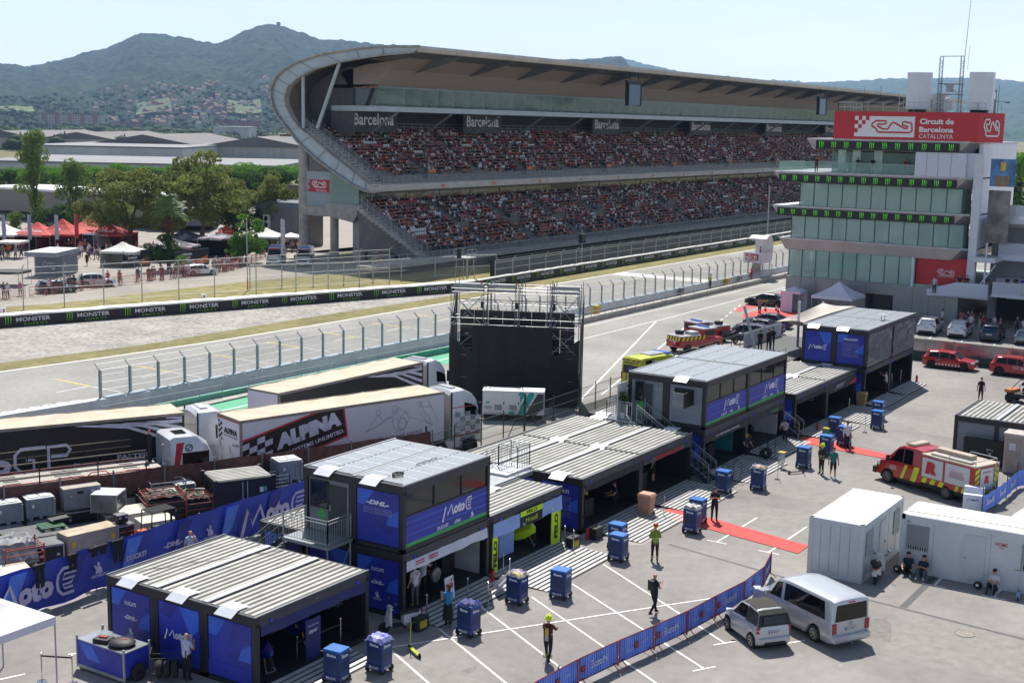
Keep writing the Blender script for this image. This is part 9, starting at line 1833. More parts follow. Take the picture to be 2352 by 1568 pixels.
mb.bx(-.02,0,0,2.45,.1,.22,GALV);mb.mk('frame',t);mb=MB();shape(mb,[(-.5,.5),(-.2,.5),(0,-.2),(-.3,-.2)],(-.006,1.2,.65),(0,-1,0),UZ,2.3,.8,BLUL);shape(mb,[(.1,.5),(.45,.5),(.3,-.1)],(-.007,1.2,.65),(0,-1,0),UZ,2.3,.8,BLUD);mb.bn('print',t)
for y in(.25,2.2):mb=MB();mb.lathe([(.05,-.07),(.28,-.08),(.32,0),(.28,.08),(.05,.07)],(.55,y-.35 if y<1 else y+.35,.32),TYRE,18,'y');mb.mk('wheel',t,smooth=True)
t=thing('bag','black soft carrying bag with round emblem on the battery cart','bag',(29.9,35.4,1.15),R(20));mb=MB();mb.ell((0,0,.1),(.45,.5,.14),BLACK,12,6);mb.mk('bag',t,smooth=True);mb=MB();shape(mb,[(-.3,.5),(.3,.5),(.2,-.3),(0,-.5),(-.2,-.3)],(0,-.1,.245),FX,(0,1,0),.14,.18,RED);mb.bn('emblem',t)
t=thing('tray','small black tray with red tools on the battery cart','tray',(29.75,36.2,1.15),R(15));mb=MB();mb.bx(-.22,.22,-.3,.3,0,.14,BLACK);mb.mk('tray',t);mb=MB();mb.boxc((0,0,.17),(.1,.3,.05),RED);mb.mk('tool',t)
bl=[(33.3,21.9),(35.9,21.9),(38.4,21.7),(40.7,21.35),(42.8,20.95),(44.9,20.6),(47.1,20.4),(49.4,20.15),(51.6,20.2),(53.7,20.7)]
BBL=M('barrier_blue_backlit','6a8aea',.6,ns=1,na=.1);REDM=M('barrier_red','8e2320',.5,.1,ns=4)  # BBL: blue lightened to imitate sunlight coming through the cloth
for i,(p,q)in enumerate(zip(bl[:-1],bl[1:])):
 a=V3((*p,0));b=V3((*q,0));L_=(b-a).length;t=thing('crowd_barrier',['first','second','third','fourth','fifth','sixth','seventh','eighth','ninth'][i]+' red crowd barrier with printed blue cover counted from the bottom edge of the photo','barrier',a,atan2(b.y-a.y,b.x-a.x),'blue covered barriers beside the parked vans')
 mb=MB();mb.path([(.04,0,.12),(.04,0,1.08),(L_-.04,0,1.08),(L_-.04,0,.12)],.022,REDM,5);mb.tube((.04,0,.22),(L_-.04,0,.22),.018,REDM,4)
 for k in range(1,18):mb.tube((L_*k/18,.015,.22),(L_*k/18,.015,1.06),.008,M('bar_dark','1d2a66',.5),3)
 for x in(.25,L_-.25):mb.path([(x,-.3,.0),(x,-.05,.2),(x,0,.3),(x,.05,.2),(x,.3,0)],.018,REDM,4)
 mb.mk('frame',t);mb=MB();mb.grid([[V3((.05+(L_-.1)*u/8,.02+.012*sin(u*2),z))for z in(.2,.65,1.06)]for u in range(9)],BBL);cv=mb.bn('cover',t)
 mb=MB()
 if i%2==0:text(mb,'MotoE',(L_*.5,-.015,.66),(-1,0,0),UZ,.3,M('print_pale','b4bce0',.6),w=.95,bold=.03)
 else:text(mb,'DUCATI',(L_*.3,-.015,.55),(-1,0,0),UZ,.12,M('print_pale'),w=.45);text(mb,'-DHL-',(L_*.72,-.015,.7),(-1,0,0),UZ,.12,M('print_pale'),w=.4)
 rect(mb,(L_*.5 if i%2 else L_*.12,-.02,.62),FX,UZ,.22,.24,REDM);mb.bn('print',cv)
t=thing('silver_wall','shiny silver panel wall on a dark green base behind the red cars','wall',(114.6,10,0));mb=MB(t.location);mb.bx(114.6,114.75,-10,34.0,.75,1.85,M('silver_panel','a9a3a5',.22,.75,ns=.5,na=.1,bump=.1));mb.mk('panels',t);mb=MB(t.location);mb.bx(114.3,114.9,-10,33.6,0,.75,M('green_base','23483a',.7,ns=1));mb.mk('base',t);mb=MB(t.location)
for k in range(18):mb.tube((114.55,33.6-2.4*k,.5),(114.55,33.6-2.4*k,2.0),.03,GALV,4)
mb.mk('posts',t)
def gazebo(label,c,s,h,top,col,skirt=None,rz=0,walls=0,prn=None,pm=None,name='gazebo',group=None):
 t=thing(name,label,'tent',(*c,0),rz,group);X,Y=s[0]/2,s[1]/2;mb=MB();n=6;rows=[]
 ring=[(-X,-Y),(0,-Y),(X,-Y),(X,0),(X,Y),(0,Y),(-X,Y),(-X,0)]
 def R_(f,z):return[(a*f,b*f,z)for a,b in ring]
 lv=[R_(1,h-.28),R_(1.0,h),R_(.62,h+(top-h)*.28),R_(.3,h+(top-h)*.62),R_(.03,top)]
 mb.loft(lv,col,cap=True);mb.f=[f for f in mb.f];mb.mk('canopy',t,recalc=True)
 mb=MB()
 for a,b in((-X,-Y),(X,-Y),(X,Y),(-X,Y)):mb.tube((a*.98,b*.98,0),(a*.98,b*.98,h),.03,GALV,5)
 mb.mk('legs',t)
 if walls:mb=MB();mb.bx(-X*.98,X*.98,Y*.95,Y*.97,0,h-.1,skirt or col);mb.bx(X*.95,X*.97,-Y*.98,Y*.95,0,h-.1,skirt or col);(mb.bx(-X*.97,-X*.95,-Y*.2,Y*.95,0,h-.1,skirt or col)if walls>1 else 0);mb.mk('walls',t)
 if prn:mb=MB();m_=pm or WH;text(mb,prn,(-X-.03,0,h-.13),(0,-1,0),UZ,.2,m_,w=min(s[1]*.7,len(prn)*.3),bold=.03);text(mb,prn,(-X*.72,0,h+(top-h)*.28+.1),(0,-1,0),(.72,0,.6),.5,m_,w=min(s[1]*.5,len(prn)*.5),bold=.03);mb.bn('lettering',t)
 return t
GZW=M('gazebo_white','cdc9d6',.7,ns=1,na=.04)
gazebo('white gazebo roof at the lower left corner of the photo',(26.5,38.0),(3.0,3.0),2.55,3.3,GZW);gazebo('small white pop-up tent with drawn curtain walls at the tower foot',(137,51.8),(2.2,2.2),2.3,2.75,GZW,walls=2);gazebo('white pointed gazebo with red label at the tower foot',(136.3,46.6),(4.4,4.4),2.3,3.7,GZW,walls=0,prn=None)
t0=thing('traffic_cone','','cone');mb=MB();mb.lathe([(.03,.7),(.15,.04),(.2,.03),(.2,0)],(0,0,0),M('cone_red','b8382a',.5),12);mb.mk('cone',t0);mb=MB();mb.lathe([(.078,.48),(.11,.3)],(0,0,0),WH,12);mb.mk('white_band',t0);uc={}
for i,(x,y)in enumerate(((132.6,53.9),(134.9,54.2),(134.6,52.6),(136,53.4))):place(t0,uc,(x,y,.03),0,['leftmost','second','third','rightmost'][i]+' red and white cone on the presentation carpet','cones on the red presentation carpet')
t=thing('potted_palm','spiky potted plant in white pot on the landing of the bolt door garage','plant',(66.4,35.1,2.9));mb=MB();mb.lathe([(.12,0),(.17,.35),(.15,.35)],(0,0,0),WH,12);mb.mk('pot',t);mb=MB();mb.tube((0,0,.3),(0,0,1.3),.03,M('stem_brown','4a3a28'));mb.mk('stem',t);mb=MB();rr=random.Random(3)
for k in range(60):a=rr.uniform(0,6.3);e_=rr.uniform(-.5,1.2);z=rr.choice((1.0,1.3));d=V3((cos(a)*cos(e_),sin(a)*cos(e_),sin(e_)))*.5;s_=V3((-sin(a),cos(a),0))*.025;mb.add([V3((0,0,z))-s_,V3((0,0,z))+s_,V3((0,0,z))+d*.6+s_,V3((0,0,z))+d-V3((0,0,.12)),V3((0,0,z))+d*.6-s_],[(0,1,2,3,4)],M('leaf_palm','3f5a26',.6,ns=3))
mb.bn('leaves',t)
# PEOPLE IN THE PADDOCK
F=face_dir
person('firefighter with yellow helmet and air tank walking across the parking bays',(39.7,23.75,0),F(1,.25),'5c1a18','1b1c20','15151a',pose='walk',arms='forward',longs=True,hat='helmet_yellow',extra=fire_extra())
person('firefighter with red helmet standing beyond the bays, seen from behind',(52.3,25.75,0),F(.8,.6),'7c8a32','33201f','15151a',arms='cross',longs=True,hat='helmet_red',extra=fire_extra(False))
person('firefighter with yellow helmet beside the teal shirted man',(71.9,25.0,0),F(-1,.5),'2a2a22','2b1b1a','15151a',arms='hip',longs=True,hat='helmet_yellow',extra=fire_extra(False))
person('man in teal and black shirt, shorts and white shoes walking beside the marshal',(71.6,24.2,0),F(-.9,-.4),'22706c','131316','d8d8d8','1a1512','walk','down',shorts=True,hat='cap')
person('bald man dressed in black with a backpack walking away across the bays',(46.3,22.75,0),F(.9,-.4),'141416','141417','1a1a1c',pose='walk',arms='phone',hat='bald',extra=[('backpack',lambda mb,h:mb.boxc((0,.17,1.28),(.28,.14,.42),BLACK))])
person('long haired woman in black skirt with pale blue shirt back by the blue trolley',(40.35,28.75,0),F(.2,1),'2f7fb0','15151a','8a8f96','4a3622','stand','phone',longhair=True,extra=[('skirt',lambda mb,h:mb.lathe([(.15,1.0),(.2,.75),(.22,.35)],(0,0,0),M('skirt_black','15151a',.8),12))])
person('grey haired person in white shirt numbered 58 looking into the two-storey garage',(41.15,31.0,.15),F(.3,1),'c9c9cc','5a5e62','8fcf3a','8b8680',extra=[('shirt_number',lambda mb,h:(text(mb,'58',(0,.15,1.38),(-1,0,0),UZ,.11,RED)))])
person('man in white shirt bent over the motorcycle in the two-storey garage',(42.2,31.4,.17),F(.9,.3),'c9c9cc','1a1a1d','6a6a6a','241a14',arms='forward',lean=.25)
person('man in black and red shirt writing on a board by the red carpet',(59.8,26.2,0),F(-.8,-.4),'1b1b1f','131316','1a1a1d','3a271a',arms='phone',lean=.12)
person('mechanic in white and red shirt bending over tyres before the red walled garage',(78.0,29.6,.0),F(-1,-.2),'c3c3cc','17171b','1b1b1d','2a1c14','step','forward',lean=.7)
person('man in white shirt, black trousers and cap standing on the red carpet',(78.75,25.85,0),F(-.6,-.6),'d2d2d4','131316','1a1a1c','16161a',longs=True,hat='cap')
person('person in white and red shirt raising an arm before the farthest garage',(97.2,29.2,.1),F(-.3,1),'c9c9cc','17171b','1a1a1d','1c1510',arms=('down','up'))
person('man in black polo shirt walking behind the dark container',(99.5,22.8,0),F(-1,-.3),'15161a','15151a','1a1a1d','1c1510','walk')
person('bald man in white and blue shirt checking a tyre beside the nearest garage',(30.95,33.3,0),F(1,.1),'b9bcd6','17181c','17181c',arms='phone',hat='bald')
person('bald man in sunglasses and white shirt by the blue banner fence, hand at chin',(39.3,41.9,0),F(-.4,-1),'b4bce0','17181c','17181c',arms=('down','ear'),hat='bald')
person('crew member in white shirt at the back of the nearest garage',(34.4,33.6,.17),F(0,-1),'b9b9cc','20264a','17181c','1c1510');person('crew member in dark blue shirt beside the right motorcycle of the nearest garage',(35.0,34.2,.17),F(.6,-1),'20264a','16171b','17181c','1c1510',arms='forward')
person('mechanic in navy shirt squatting at the right of the wide double garage left half',(58.9,31.3,.15),F(-.8,.7),'1b2240','17181c','2a2a2c','4a3020',pose='crouch',arms='knee',lean=.2);person('mechanic in black shirt with pale lettering in the wide double garage right half',(64.0,31.8,.17),F(-.3,1),'17181c','141416','2a2a2c','5a3a22',shorts=True)
person('mechanic sitting low at the left edge of the red walled garage',(73.2,30.2,.15),F(-.6,-.8),'2a2a2e','17181c','2a2a2c','a98a5a',pose='crouch',arms='knee')
person('woman in black vest sitting by the white cabin, left of the pair',(57.55,15.75,.02),F(-1,-.2),'1c2130','16171b','c9c9cc','2a1a12',pose='sit',arms='knee',longhair=True);person('woman in grey trousers sitting by the white cabin, right of the pair',(57.5,15.05,.02),F(-1,0),'23283a','4d5868','cfcfd2','1c1410',pose='sit',arms='phone',longhair=True);person('man in white shirt and dark cap sitting against the white cabin looking at his phone',(57.45,12.0,.02),F(-1,.05),'c9c9ce','131316','1a1a1d','16161a',pose='sit',arms='phone',hat='cap')
for x,y,lb in((57.5,16.2,'black backpack left of the sitting women'),(57.4,12.65,'black bag with white trim beside the sitting man')):t=thing('backpack',lb,'bag',(x,y,0));mb=MB();mb.ell((0,0,.17),(.16,.2,.17),BLACK,10,6);mb.mk('bag',t,smooth=True);mb=MB();mb.boxc((-.15,0,.2),(.02,.12,.1),WH);mb.mk('trim',t)
person('photographer in shorts standing on the presentation carpet by the black sedan',(131.8,53.6,.03),F(1,.3),'7a6a72','15151a','1a1a1d','1c1510',arms='phone',shorts=True,fingers=False)
person('marshal in orange overalls beside the starter platform',(160.0,66.4,.3),F(0,1),'c0402a','b83c28','1a1a1d','1c1510',longs=True,fingers=False);person('marshal in bright yellow vest on the pit wall walkway',(147.5,66.5,.3),F(0,1),'b9dc2a','2a2a2e','1a1a1d','1c1510',fingers=False);person('marshal in orange overalls standing on the starter platform',(164,67,2.5),F(-.5,1),'c0402a','b83c28','1a1a1d','1c1510',longs=True,fingers=False,pose='stand')
for i,(x,y,z,s_,l_,lb)in enumerate(((137.2,110.2,0,'c0402a','c0402a','left medic in orange and white suit standing beneath the grandstand stair'),(137.9,109.8,0,'c0402a','c0402a','right medic in orange and white suit standing beneath the grandstand stair'),(144,114.5,0,'c0402a','c0402a','third medic in orange suit near the first aid cabin'),(139.2,50.9,15.0,'4a2a24','3a2a26','woman in dark dress standing on the tower terrace'),(141.2,47.0,15,'16171b','16171b','person in black at a high table on the tower terrace, left'),(141.3,45.4,15,'16171b','c9c9cc','person in black at a high table on the tower terrace, right'),(141.4,41.9,15,'7a2a2a','2a2a2e','person in red seated area on the tower terrace'),(139.6,34.2,3.3,'15151a','2a2a2e','man in dark shirt leaning on the white ramp parapet, right'),(139.7,35.0,3.3,'1c2438','2a2a2e','man in navy shirt leaning on the white ramp parapet, left'),(139.2,37.4,3.0,'b9bcc9','2a2a2e','person in white on the white ramp'),(139,28.4,7.2,'17181c','2a2a2e','man leaning on the upper balcony of the pit building'))):person(lb,(x,y,z),F(-1,0),s_,l_,'1a1a1d',['1c1510','3a271a','6a4a2a'][i%3],arms=['down','cross','hip'][i%3],longs=i<3,fingers=False)
rr=random.Random(11);SH_=[('b9b9c4','white'),('a85058','pinkish red'),('2a3a52','navy'),('c9c9cc','white'),('16171b','black'),('8e2b2b','red')]
for i,(x,y)in enumerate(((136.3,35.6),(137.5,34.0),(136.5,33.1),(134.5,32.3),(137.0,32.0),(134.8,31.2),(135.2,30.2),(134.2,29.4),(136,28.2),(135.1,27.4),(136.4,26.2),(135.9,24.6),(137,23.6),(137.6,33.0))):person('visitor in '+SH_[i%6][1]+' shirt, '+['first','second','third','fourth','fifth','sixth','seventh','eighth','ninth','tenth','eleventh','twelfth','thirteenth','fourteenth'][i]+' from the left behind the cars below the tower',(x,y,0),F(rr.uniform(-1,1),rr.uniform(-1,1)),SH_[i%6][0],['2a3040','c9b9a4','16171b'][i%3],'c9c9cc',['1c1510','3a271a','8a6a3a'][i%3],arms=['down','cross','phone','hip'][i%4],fingers=False,shorts=i%3==0,longhair=i%4==1)
for i in range(9):person('visitor on the middle balcony stair of the pit building, '+['first','second','third','fourth','fifth','sixth','seventh','eighth','ninth'][i]+' from the left',(139.9+.3*(i%2),30.3-.75*i,3.5),F(-1,0),['16171b','2a3040','2c4a8a','1c5a3a'][i%4],'2a2a2e','1a1a1d',['1c1510','4a2a1c'][i%2],arms='cross',fingers=False)
for x,y,z,lb in((94.6,38.3,2.6,'dark dressed guest sitting at the terrace behind the farther garages, left'),(95.6,38.0,2.6,'dark dressed guest standing at the terrace behind the farther garages, middle'),(96.6,38.1,2.6,'dark dressed guest standing at the terrace behind the farther garages, right')):person(lb,(x,y,z),F(-1,0),'14161c','23304a','1a1a1d','1c1510',fingers=False)
for x,y,lb in((44.9,32.3,'black workbench with paper roll in the two-storey garage'),(56.0,31.6,'black workbench in the left half of the wide double garage'),(62.0,31.7,'black workbench with orange mat in the right half of the wide double garage'),(70.6,31.6,'black workbench beside the turquoise motorcycle'),(75.0,32.5,'tall black tool cabinet in the red walled garage')):t=thing('workbench',lb,'workbench',(x,y,.18));mb=MB();mb.bx(-.45,.45,-.3,.3,.06,.95,CASE);mb.mk('cabinet',t);mb=MB();mb.bx(-.47,.47,-.32,.32,.95,.98,BLACK);mb.mk('top',t);mb=MB();
for x,y,lb in((42.9,31.2,'round chrome floor fan in the two-storey garage'),):t=thing('fan',lb,'fan',(x,y,.18));mb=MB();mb.lathe([(.0,-.06),(.3,-.05),(.33,0),(.3,.05),(0,.06)],(0,0,.75),M('fan_grille','7c8084',.3,.6,ns=20,na=.5),20,'y');mb.mk('grille',t);mb=MB();mb.tube((0,0,0),(0,0,.45),.03,BLACK);mb.lathe([(0,.02),(.22,0)],(0,0,0),BLACK,12);mb.mk('stand',t)
t=thing('sign_board','white and red 58 board standing at the mouth of the two-storey garage','sign',(42.55,30.25,.15));mb=MB();mb.boxc((0,0,.5),(.6,.03,.95),WH,rx=-.12);b=mb.mk('board',t);mb=MB();text(mb,'58',(0,-.03,.62),FX,UZ,.25,RED,w=.3,bold=.06);text(mb,'SIC',(0,.0,.33),FX,UZ,.16,M('grey_print'),w=.3,bold=.05);rect(mb,(0,-.06,.88),FX,UZ,.12,.14,RED);mb.v=[(a,b_-.04,c)for a,b_,c in mb.v];mb.bn('print',b)
t=thing('sign_board','dark blue team board standing at the mouth of the nearest garage','sign',(34.7,30.75,.15));mb=MB();mb.bx(-.4,.4,-.02,.02,0,1.55,M('board_navy','1d2066',.5));b=mb.mk('board',t);mb=MB();text(mb,'POWER ELECTRONICS',(0,-.025,1.3),FX,UZ,.05,WH,w=.6);text(mb,'aspar',(0,-.025,1.05),FX,UZ,.16,WH,w=.5,shear=.4);mb.bn('print',b)
# TREES
def leafcloud(clumps,n,sz,seed,flat=.6,droop=0.):
 rg=np.random.default_rng(seed);V=[];cs=np.array([c[:3]for c in clumps]);rs=np.array([c[3:6]for c in clumps]);w=rs.prod(1)**.67;k=rg.choice(len(clumps),n,p=w/w.sum())
 d=rg.normal(size=(n,3));d/=np.linalg.norm(d,axis=1)[:,None];q=rg.uniform(.55,1,n)[:,None]**.6;p=cs[k]+d*q*rs[k]
 a=rg.normal(size=(n,3));a/=np.linalg.norm(a,axis=1)[:,None];b=np.cross(a,rg.normal(size=(n,3)));b/=np.linalg.norm(b,axis=1)[:,None];s_=(rg.uniform(.6,1.3,n)*sz)[:,None]
 V=np.stack([p-a*s_,p-b*s_*flat,p+a*s_,p+b*s_*flat],1).reshape(-1,3);return V,np.arange(4*n).reshape(n,4),k
def leaf_mat(key,c1,c2):
 m=M(key,c1,.75,ns=.9,na=.1,col2=c2,spec=.25);n=m.node_tree;b=n.nodes['Principled BSDF'];t=n.nodes.new('ShaderNodeBsdfTranslucent');x=n.nodes.new('ShaderNodeMixShader');x.inputs[0].default_value=.45
 n.links.new(b.inputs['Base Color'].links[0].from_socket,t.inputs[0]);n.links.new(b.outputs[0],x.inputs[1]);n.links.new(t.outputs[0],x.inputs[2]);n.links.new(x.outputs[0],n.nodes['Material Output'].inputs[0]);return m
LM={'pine':leaf_mat('leaf_pine','67952f','466f1f'),'euc':leaf_mat('leaf_euc','84894a','5f6b37'),'pop':leaf_mat('leaf_poplar','7d9050','566d36'),'dark':leaf_mat('leaf_dark','44662c','2b4720'),'bush':leaf_mat('leaf_bush','6b9138','497227')}
BK=M('bark','6b5a48',.9,ns=3,na=.25,bump=.4);BKD=M('bark_dark','3b3128',.9,ns=3,na=.25)
_TP={}
def tree(kind,label,x,y,h,wd,seed=0,group=None,z=0):
 key=(kind,seed)
 if key not in _TP:
  rg=random.Random(seed+5);cl=[];tips=[]
  th={'pine':.42,'euc':.22,'pop':.2,'dark':.2,'bush':.12}[kind]
  for i in range({'pine':24,'euc':40,'pop':34,'dark':22,'bush':22}[kind]):
   a=rg.uniform(0,6.28);f=rg.random()
   if kind=='pine':r_=.5*sqrt(f);c=(r_*cos(a),r_*sin(a),.72+.16*(1-(r_/.5)**2)+rg.uniform(-.12,.05));s_=(.15,.15,.1)
   elif kind=='pop':zz=rg.uniform(.25,.93);r_=.34*(1.05-zz)**.5*rg.random();c=(r_*cos(a),r_*sin(a),zz);s_=(.12,.12,.07)
   else:zz=rg.uniform(th+.05,.88);r_=.40*sin(PI*min(1,(zz-th+.15)/(1.15-th)))*sqrt(f);c=(r_*cos(a),r_*sin(a),zz);s_=(.125,.125,.08)
   cl.append(c+tuple(q*rg.uniform(.7,1.2)for q in s_));tips.append(c)
  n={'pine':6500,'euc':8500,'pop':6500,'dark':5000,'bush':4500}[kind];V,F_,k=leafcloud(cl,n,{'pine':.016,'euc':.017,'pop':.015,'dark':.018,'bush':.022}[kind],seed)
  me=bpy.data.meshes.new('crown');me.from_pydata(V.tolist(),[],F_.tolist());me.materials.append(LM[kind])
  mb=MB();bk=BK if kind in('euc','pine')else BKD;mb.tube((0,0,0),(.02,0,th*.55),.035,bk,7,r2=.026);mb.tube((.02,0,th*.55),(0,.01,th),.026,bk,7,r2=.02)
  for c in tips[:9]:m_=(c[0]*.45,c[1]*.45,th+(c[2]-th)*.5);mb.tube((0,.01,th),m_,.014,bk,5,r2=.009);mb.tube(m_,c,.009,bk,4,r2=.003)
  o=mb.mk('trunk',None);tm=o.data;bpy.data.objects.remove(o);_TP[key]=(me,tm)
 me,tm=_TP[key];t=thing({'pine':'stone_pine','euc':'eucalyptus_tree','pop':'poplar_tree','dark':'dense_tree','bush':'leafy_tree'}[kind],label,'tree',(x,y,z),random.uniform(0,6),group);t.scale=(wd,wd,h)
 for nm,m_ in(('crown',me),('trunk',tm)):link(bpy.data.objects.new(nm,m_),t)
def GT(px,py,z=0):p=G(px,py,z);return p.x,p.y
for i,(k,px,py,tp,wpx,lb)in enumerate((('pop',83,548,320,95,'tall sparse poplar at the left, behind the white tent'),('pop',172,548,380,105,'second poplar with leaning limbs, behind the red tents'),('pop',36,548,490,60,'low young poplar behind the white tent at the left edge'),('euc',300,572,388,175,'broad olive green eucalyptus left of the palm'),('euc',466,572,345,180,'tallest olive green eucalyptus behind the palm'),('euc',632,560,395,110,'olive green eucalyptus behind the curved grey building'),('euc',395,560,400,110,'smaller eucalyptus between the two broad ones'),('bush',566,604,488,86,'bright green leafy tree at the bend of the red barriers'),('bush',540,607,560,42,'round low bush beside the bright green leafy tree'),('dark',368,624,535,80,'small dark tree with yellow tips at the foot of the palm'),('bush',418,628,585,40,'young fan palm shoots at the foot of the palm'),('dark',545,560,440,110,'dark tree behind the red pavilion'),('euc',240,556,425,110,'olive tree between the poplars and the broad eucalyptus'),('dark',120,560,470,90,'dark low tree between the two poplars'),('euc',540,560,410,80,'thin eucalyptus behind the bright green leafy tree'))):
 x,y=GT(px,py);D=hypot(x,y);tree(k,lb,x,y,(py-tp)*D/FD*1.04,wpx*D/FD*1.3,i)
for i in range(40):
 px=-60+20*i;r_=285+30*(i%3);a=YAW+atan((1176-px)/FD);x,y=r_*cos(a),r_*sin(a);top=[372,366,378,369,383][i%5]+(6 if 130<px<200 else 0);h=(top-HORR(px));hh=CH-h*r_/FD
 if y<150:continue
 tree('pine' if i%3 else 'dark',('rounded bright green stone pine' if i%3 else 'dark green holm oak')+' in the row behind the tents, '+['far left','left','middle','right','far right'][min(4,i//8)]+' stretch',x,y,hh,hh*1.35,20+i%5,'row of stone pines and oaks behind the tents')
for i,(px,r_,top)in enumerate(((2300,260,338),(2332,250,330),(2365,240,335),(2318,300,350))):a=YAW+atan((1176-px)/FD);tree('dark' if i%2 else 'pine',['leftmost','middle','rightmost','rear'][i]+' green pine beyond the pit building roof at the right edge',r_*cos(a),r_*sin(a),CH-(top-HORR(px))*r_/FD,13,20+i,'pines beyond the pit building')
px,py=388,618;x,y=GT(px,py);t=thing('palm_tree','tall fan palm with brown skirt of dry leaves beside the merchandise tents','tree',(x,y,0));mb=MB();mb.tube((0,0,0),(0,0,7.5),.28,BKD,9,r2=.24);mb.mk('trunk',t);rr=random.Random(4)
def frond(mb,c,a,e_,L_,m,n=11):
 d=V3((cos(a)*cos(e_),sin(a)*cos(e_),sin(e_)));s_=V3((-sin(a),cos(a),0));u=d.cross(s_);h=V3(c)+d*L_*.45;mb.tube(c,h,.03,m,3)
 for k in range(n):t_=(k/(n-1)-.5)*2.6;v=d*cos(t_)+s_*sin(t_);e=h+v*L_*.55-V3((0,0,.25*L_*.4*(1+abs(t_))));mb.add([h,h+v*L_*.3+u*.05+s_*.04,e,h+v*L_*.3-s_*.05],[(0,1,2,3)],m)
mb=MB();PLM=M('palm_green','4f7030',.6,ns=2,na=.2);PDR=M('palm_dry','6e5336',.9,ns=2,na=.2)
for k in range(70):frond(mb,(0,0,7.6),rr.uniform(0,6.28),rr.uniform(-.6,1.4),rr.uniform(2.2,3.2),PLM)
mb.bn('fronds',t);mb=MB()
for k in range(40):a=rr.uniform(0,6.28);frond(mb,(.1*cos(a),.1*sin(a),rr.uniform(5.6,7.4)),a,rr.uniform(-1.4,-.9),rr.uniform(1.0,1.8),PDR,7)
mb.bn('dry_skirt',t)
# TENT VILLAGE
TR_=M('tent_red','b8302c',.7,ns=.8,na=.06);TRD=M('tent_dark_red','7c1d1f',.7,ns=2);TW=M('tent_white','cfcdc6',.7,ns=1,na=.05);TBK=M('tent_black','16171d',.7,ns=1);TPR=ramp_mat('tent_print',[(.3,'24252c'),(.48,'55525c'),(.58,'8d8a93'),(.68,'c2502a')],.5,detail=3,rough=.7)
for i,(px,py,wd,dp,h,top,c,sk,pr,lb)in enumerate(((6,572,9,8,3.0,5.6,TW,TRD,'MotoGP','white pointed sales tent with grey lettering at the left edge'),(88,572,9,8,3.0,5.7,TR_,TRD,'DUCATI corse','red pointed sales tent with white maker lettering'),(146,572,9,8,3.1,6.4,TR_,TRD,'93','red pointed sales tent with number 93 on its roof'),(205,562,9,8,3.2,5.8,TR_,TRD,'','plain red pointed tent behind the tool brand tent'),(256,572,9,9,3.1,5.4,TR_,TRD,'WÜRTH','red hip roofed tent with tool brand lettering'),(283,611,7,6,2.7,4.6,TW,TW,'','white tent with open door before the dark merchandise hoarding'),(400,600,9,7,2.8,4.5,TPR,TBK,'MotoGP','dark and orange printed merchandise tent behind the palm'),(425,578,8,7,2.8,4.6,TPR,TBK,'','printed orange and grey tent behind the eucalyptus trunk'),(508,590,8,7,3.6,4.9,TPR,TBK,'MotoGP','printed tent with black walls left of the leafy tree'),(521,566,4,4,2.8,4.8,TR_,TR_,'','small red pavilion tent left of the leafy tree'),(612,575,7,7,2.9,4.9,TW,TW,'','white pointed tent right of the leafy tree'),(668,575,5,5,2.8,3.9,TW,TW,'','white parasol like canopy near the grandstand columns'),(20,655,6,5,2.2,3.6,TBK,TBK,'','low black and grey canopy at the left edge'),(30,592,5,5,3.0,3.05,TW,TBK,'','flat white truss stand at the left edge'))):
 x,y=GT(px,py);gazebo(lb,(x,y),(dp*.68,wd*.68),h*.78,top*.7 if top>3.7 else h*.8,c,sk,R(28),0 if top<3.7 or i in(11,)else 1,pr or None,name='sales_tent')
for i,(px,py,c,lb)in enumerate(((7,580,'8d8fa6','grey and violet feather flag at the left edge'),(66,580,'8d8fa6','grey feather flag before the red tent'),(128,580,'a3a3ad','striped feather flag between the red tents'),(173,577,'c03030','red feather flag before the white van'),(645,590,'c9c9c9','white feather flag near the curved building'),(688,590,'c9c9c9','second white feather flag near the curved building'))):x,y=GT(px,py);t=thing('feather_flag',lb,'flag',(x,y,0));mb=MB();mb.tube((0,0,0),(0,0,5.6),.03,GALV,5);mb.mk('pole',t);mb=MB();mb.grid([[V3((.02*sin(z*2),-.05-w_*(.75+.1*sin(z)),1.9+z))for w_ in(0,.5,1)]for z in np.linspace(0,3.6,7)],M('flag_'+c,c,.7,ns=3,na=.2));mb.bn('cloth',t)
x,y=GT(80,632);t=thing('kiosk','grey square kiosk with white roof before the tents','kiosk',(x,y,0),R(28));KG=M('kiosk_grey','6d7580',.5,ns=1,na=.04);mb=MB();mb.bx(0,4.6,-3.6,0,0,2.5,KG);mb.bx(-2.2,4.8,-3.8,.2,2.5,3.05,M('kiosk_band','878e98',.5,ns=1));mb.bx(-2.0,-1.9,-.1,0,0,2.5,WH);mb.bx(-.02,.03,-.1,.02,0,2.5,WH);mb.mk('walls',t);mb=MB();mb.bx(-2.1,4.7,-3.7,.1,3.05,3.09,WH);mb.mk('roof',t);mb=MB();text(mb,'IQOS',(-.03,-2.2,1.5),(0,-1,0),UZ,.28,WH,w=.9);stroke(mb,[(.3*cos(a),.4*sin(a)-.1)for a in np.linspace(0,6.2,14)],(-.03,-1.4,1.5),(0,-1,0),UZ,.8,.8,.06,WH);mb.bn('lettering',t)
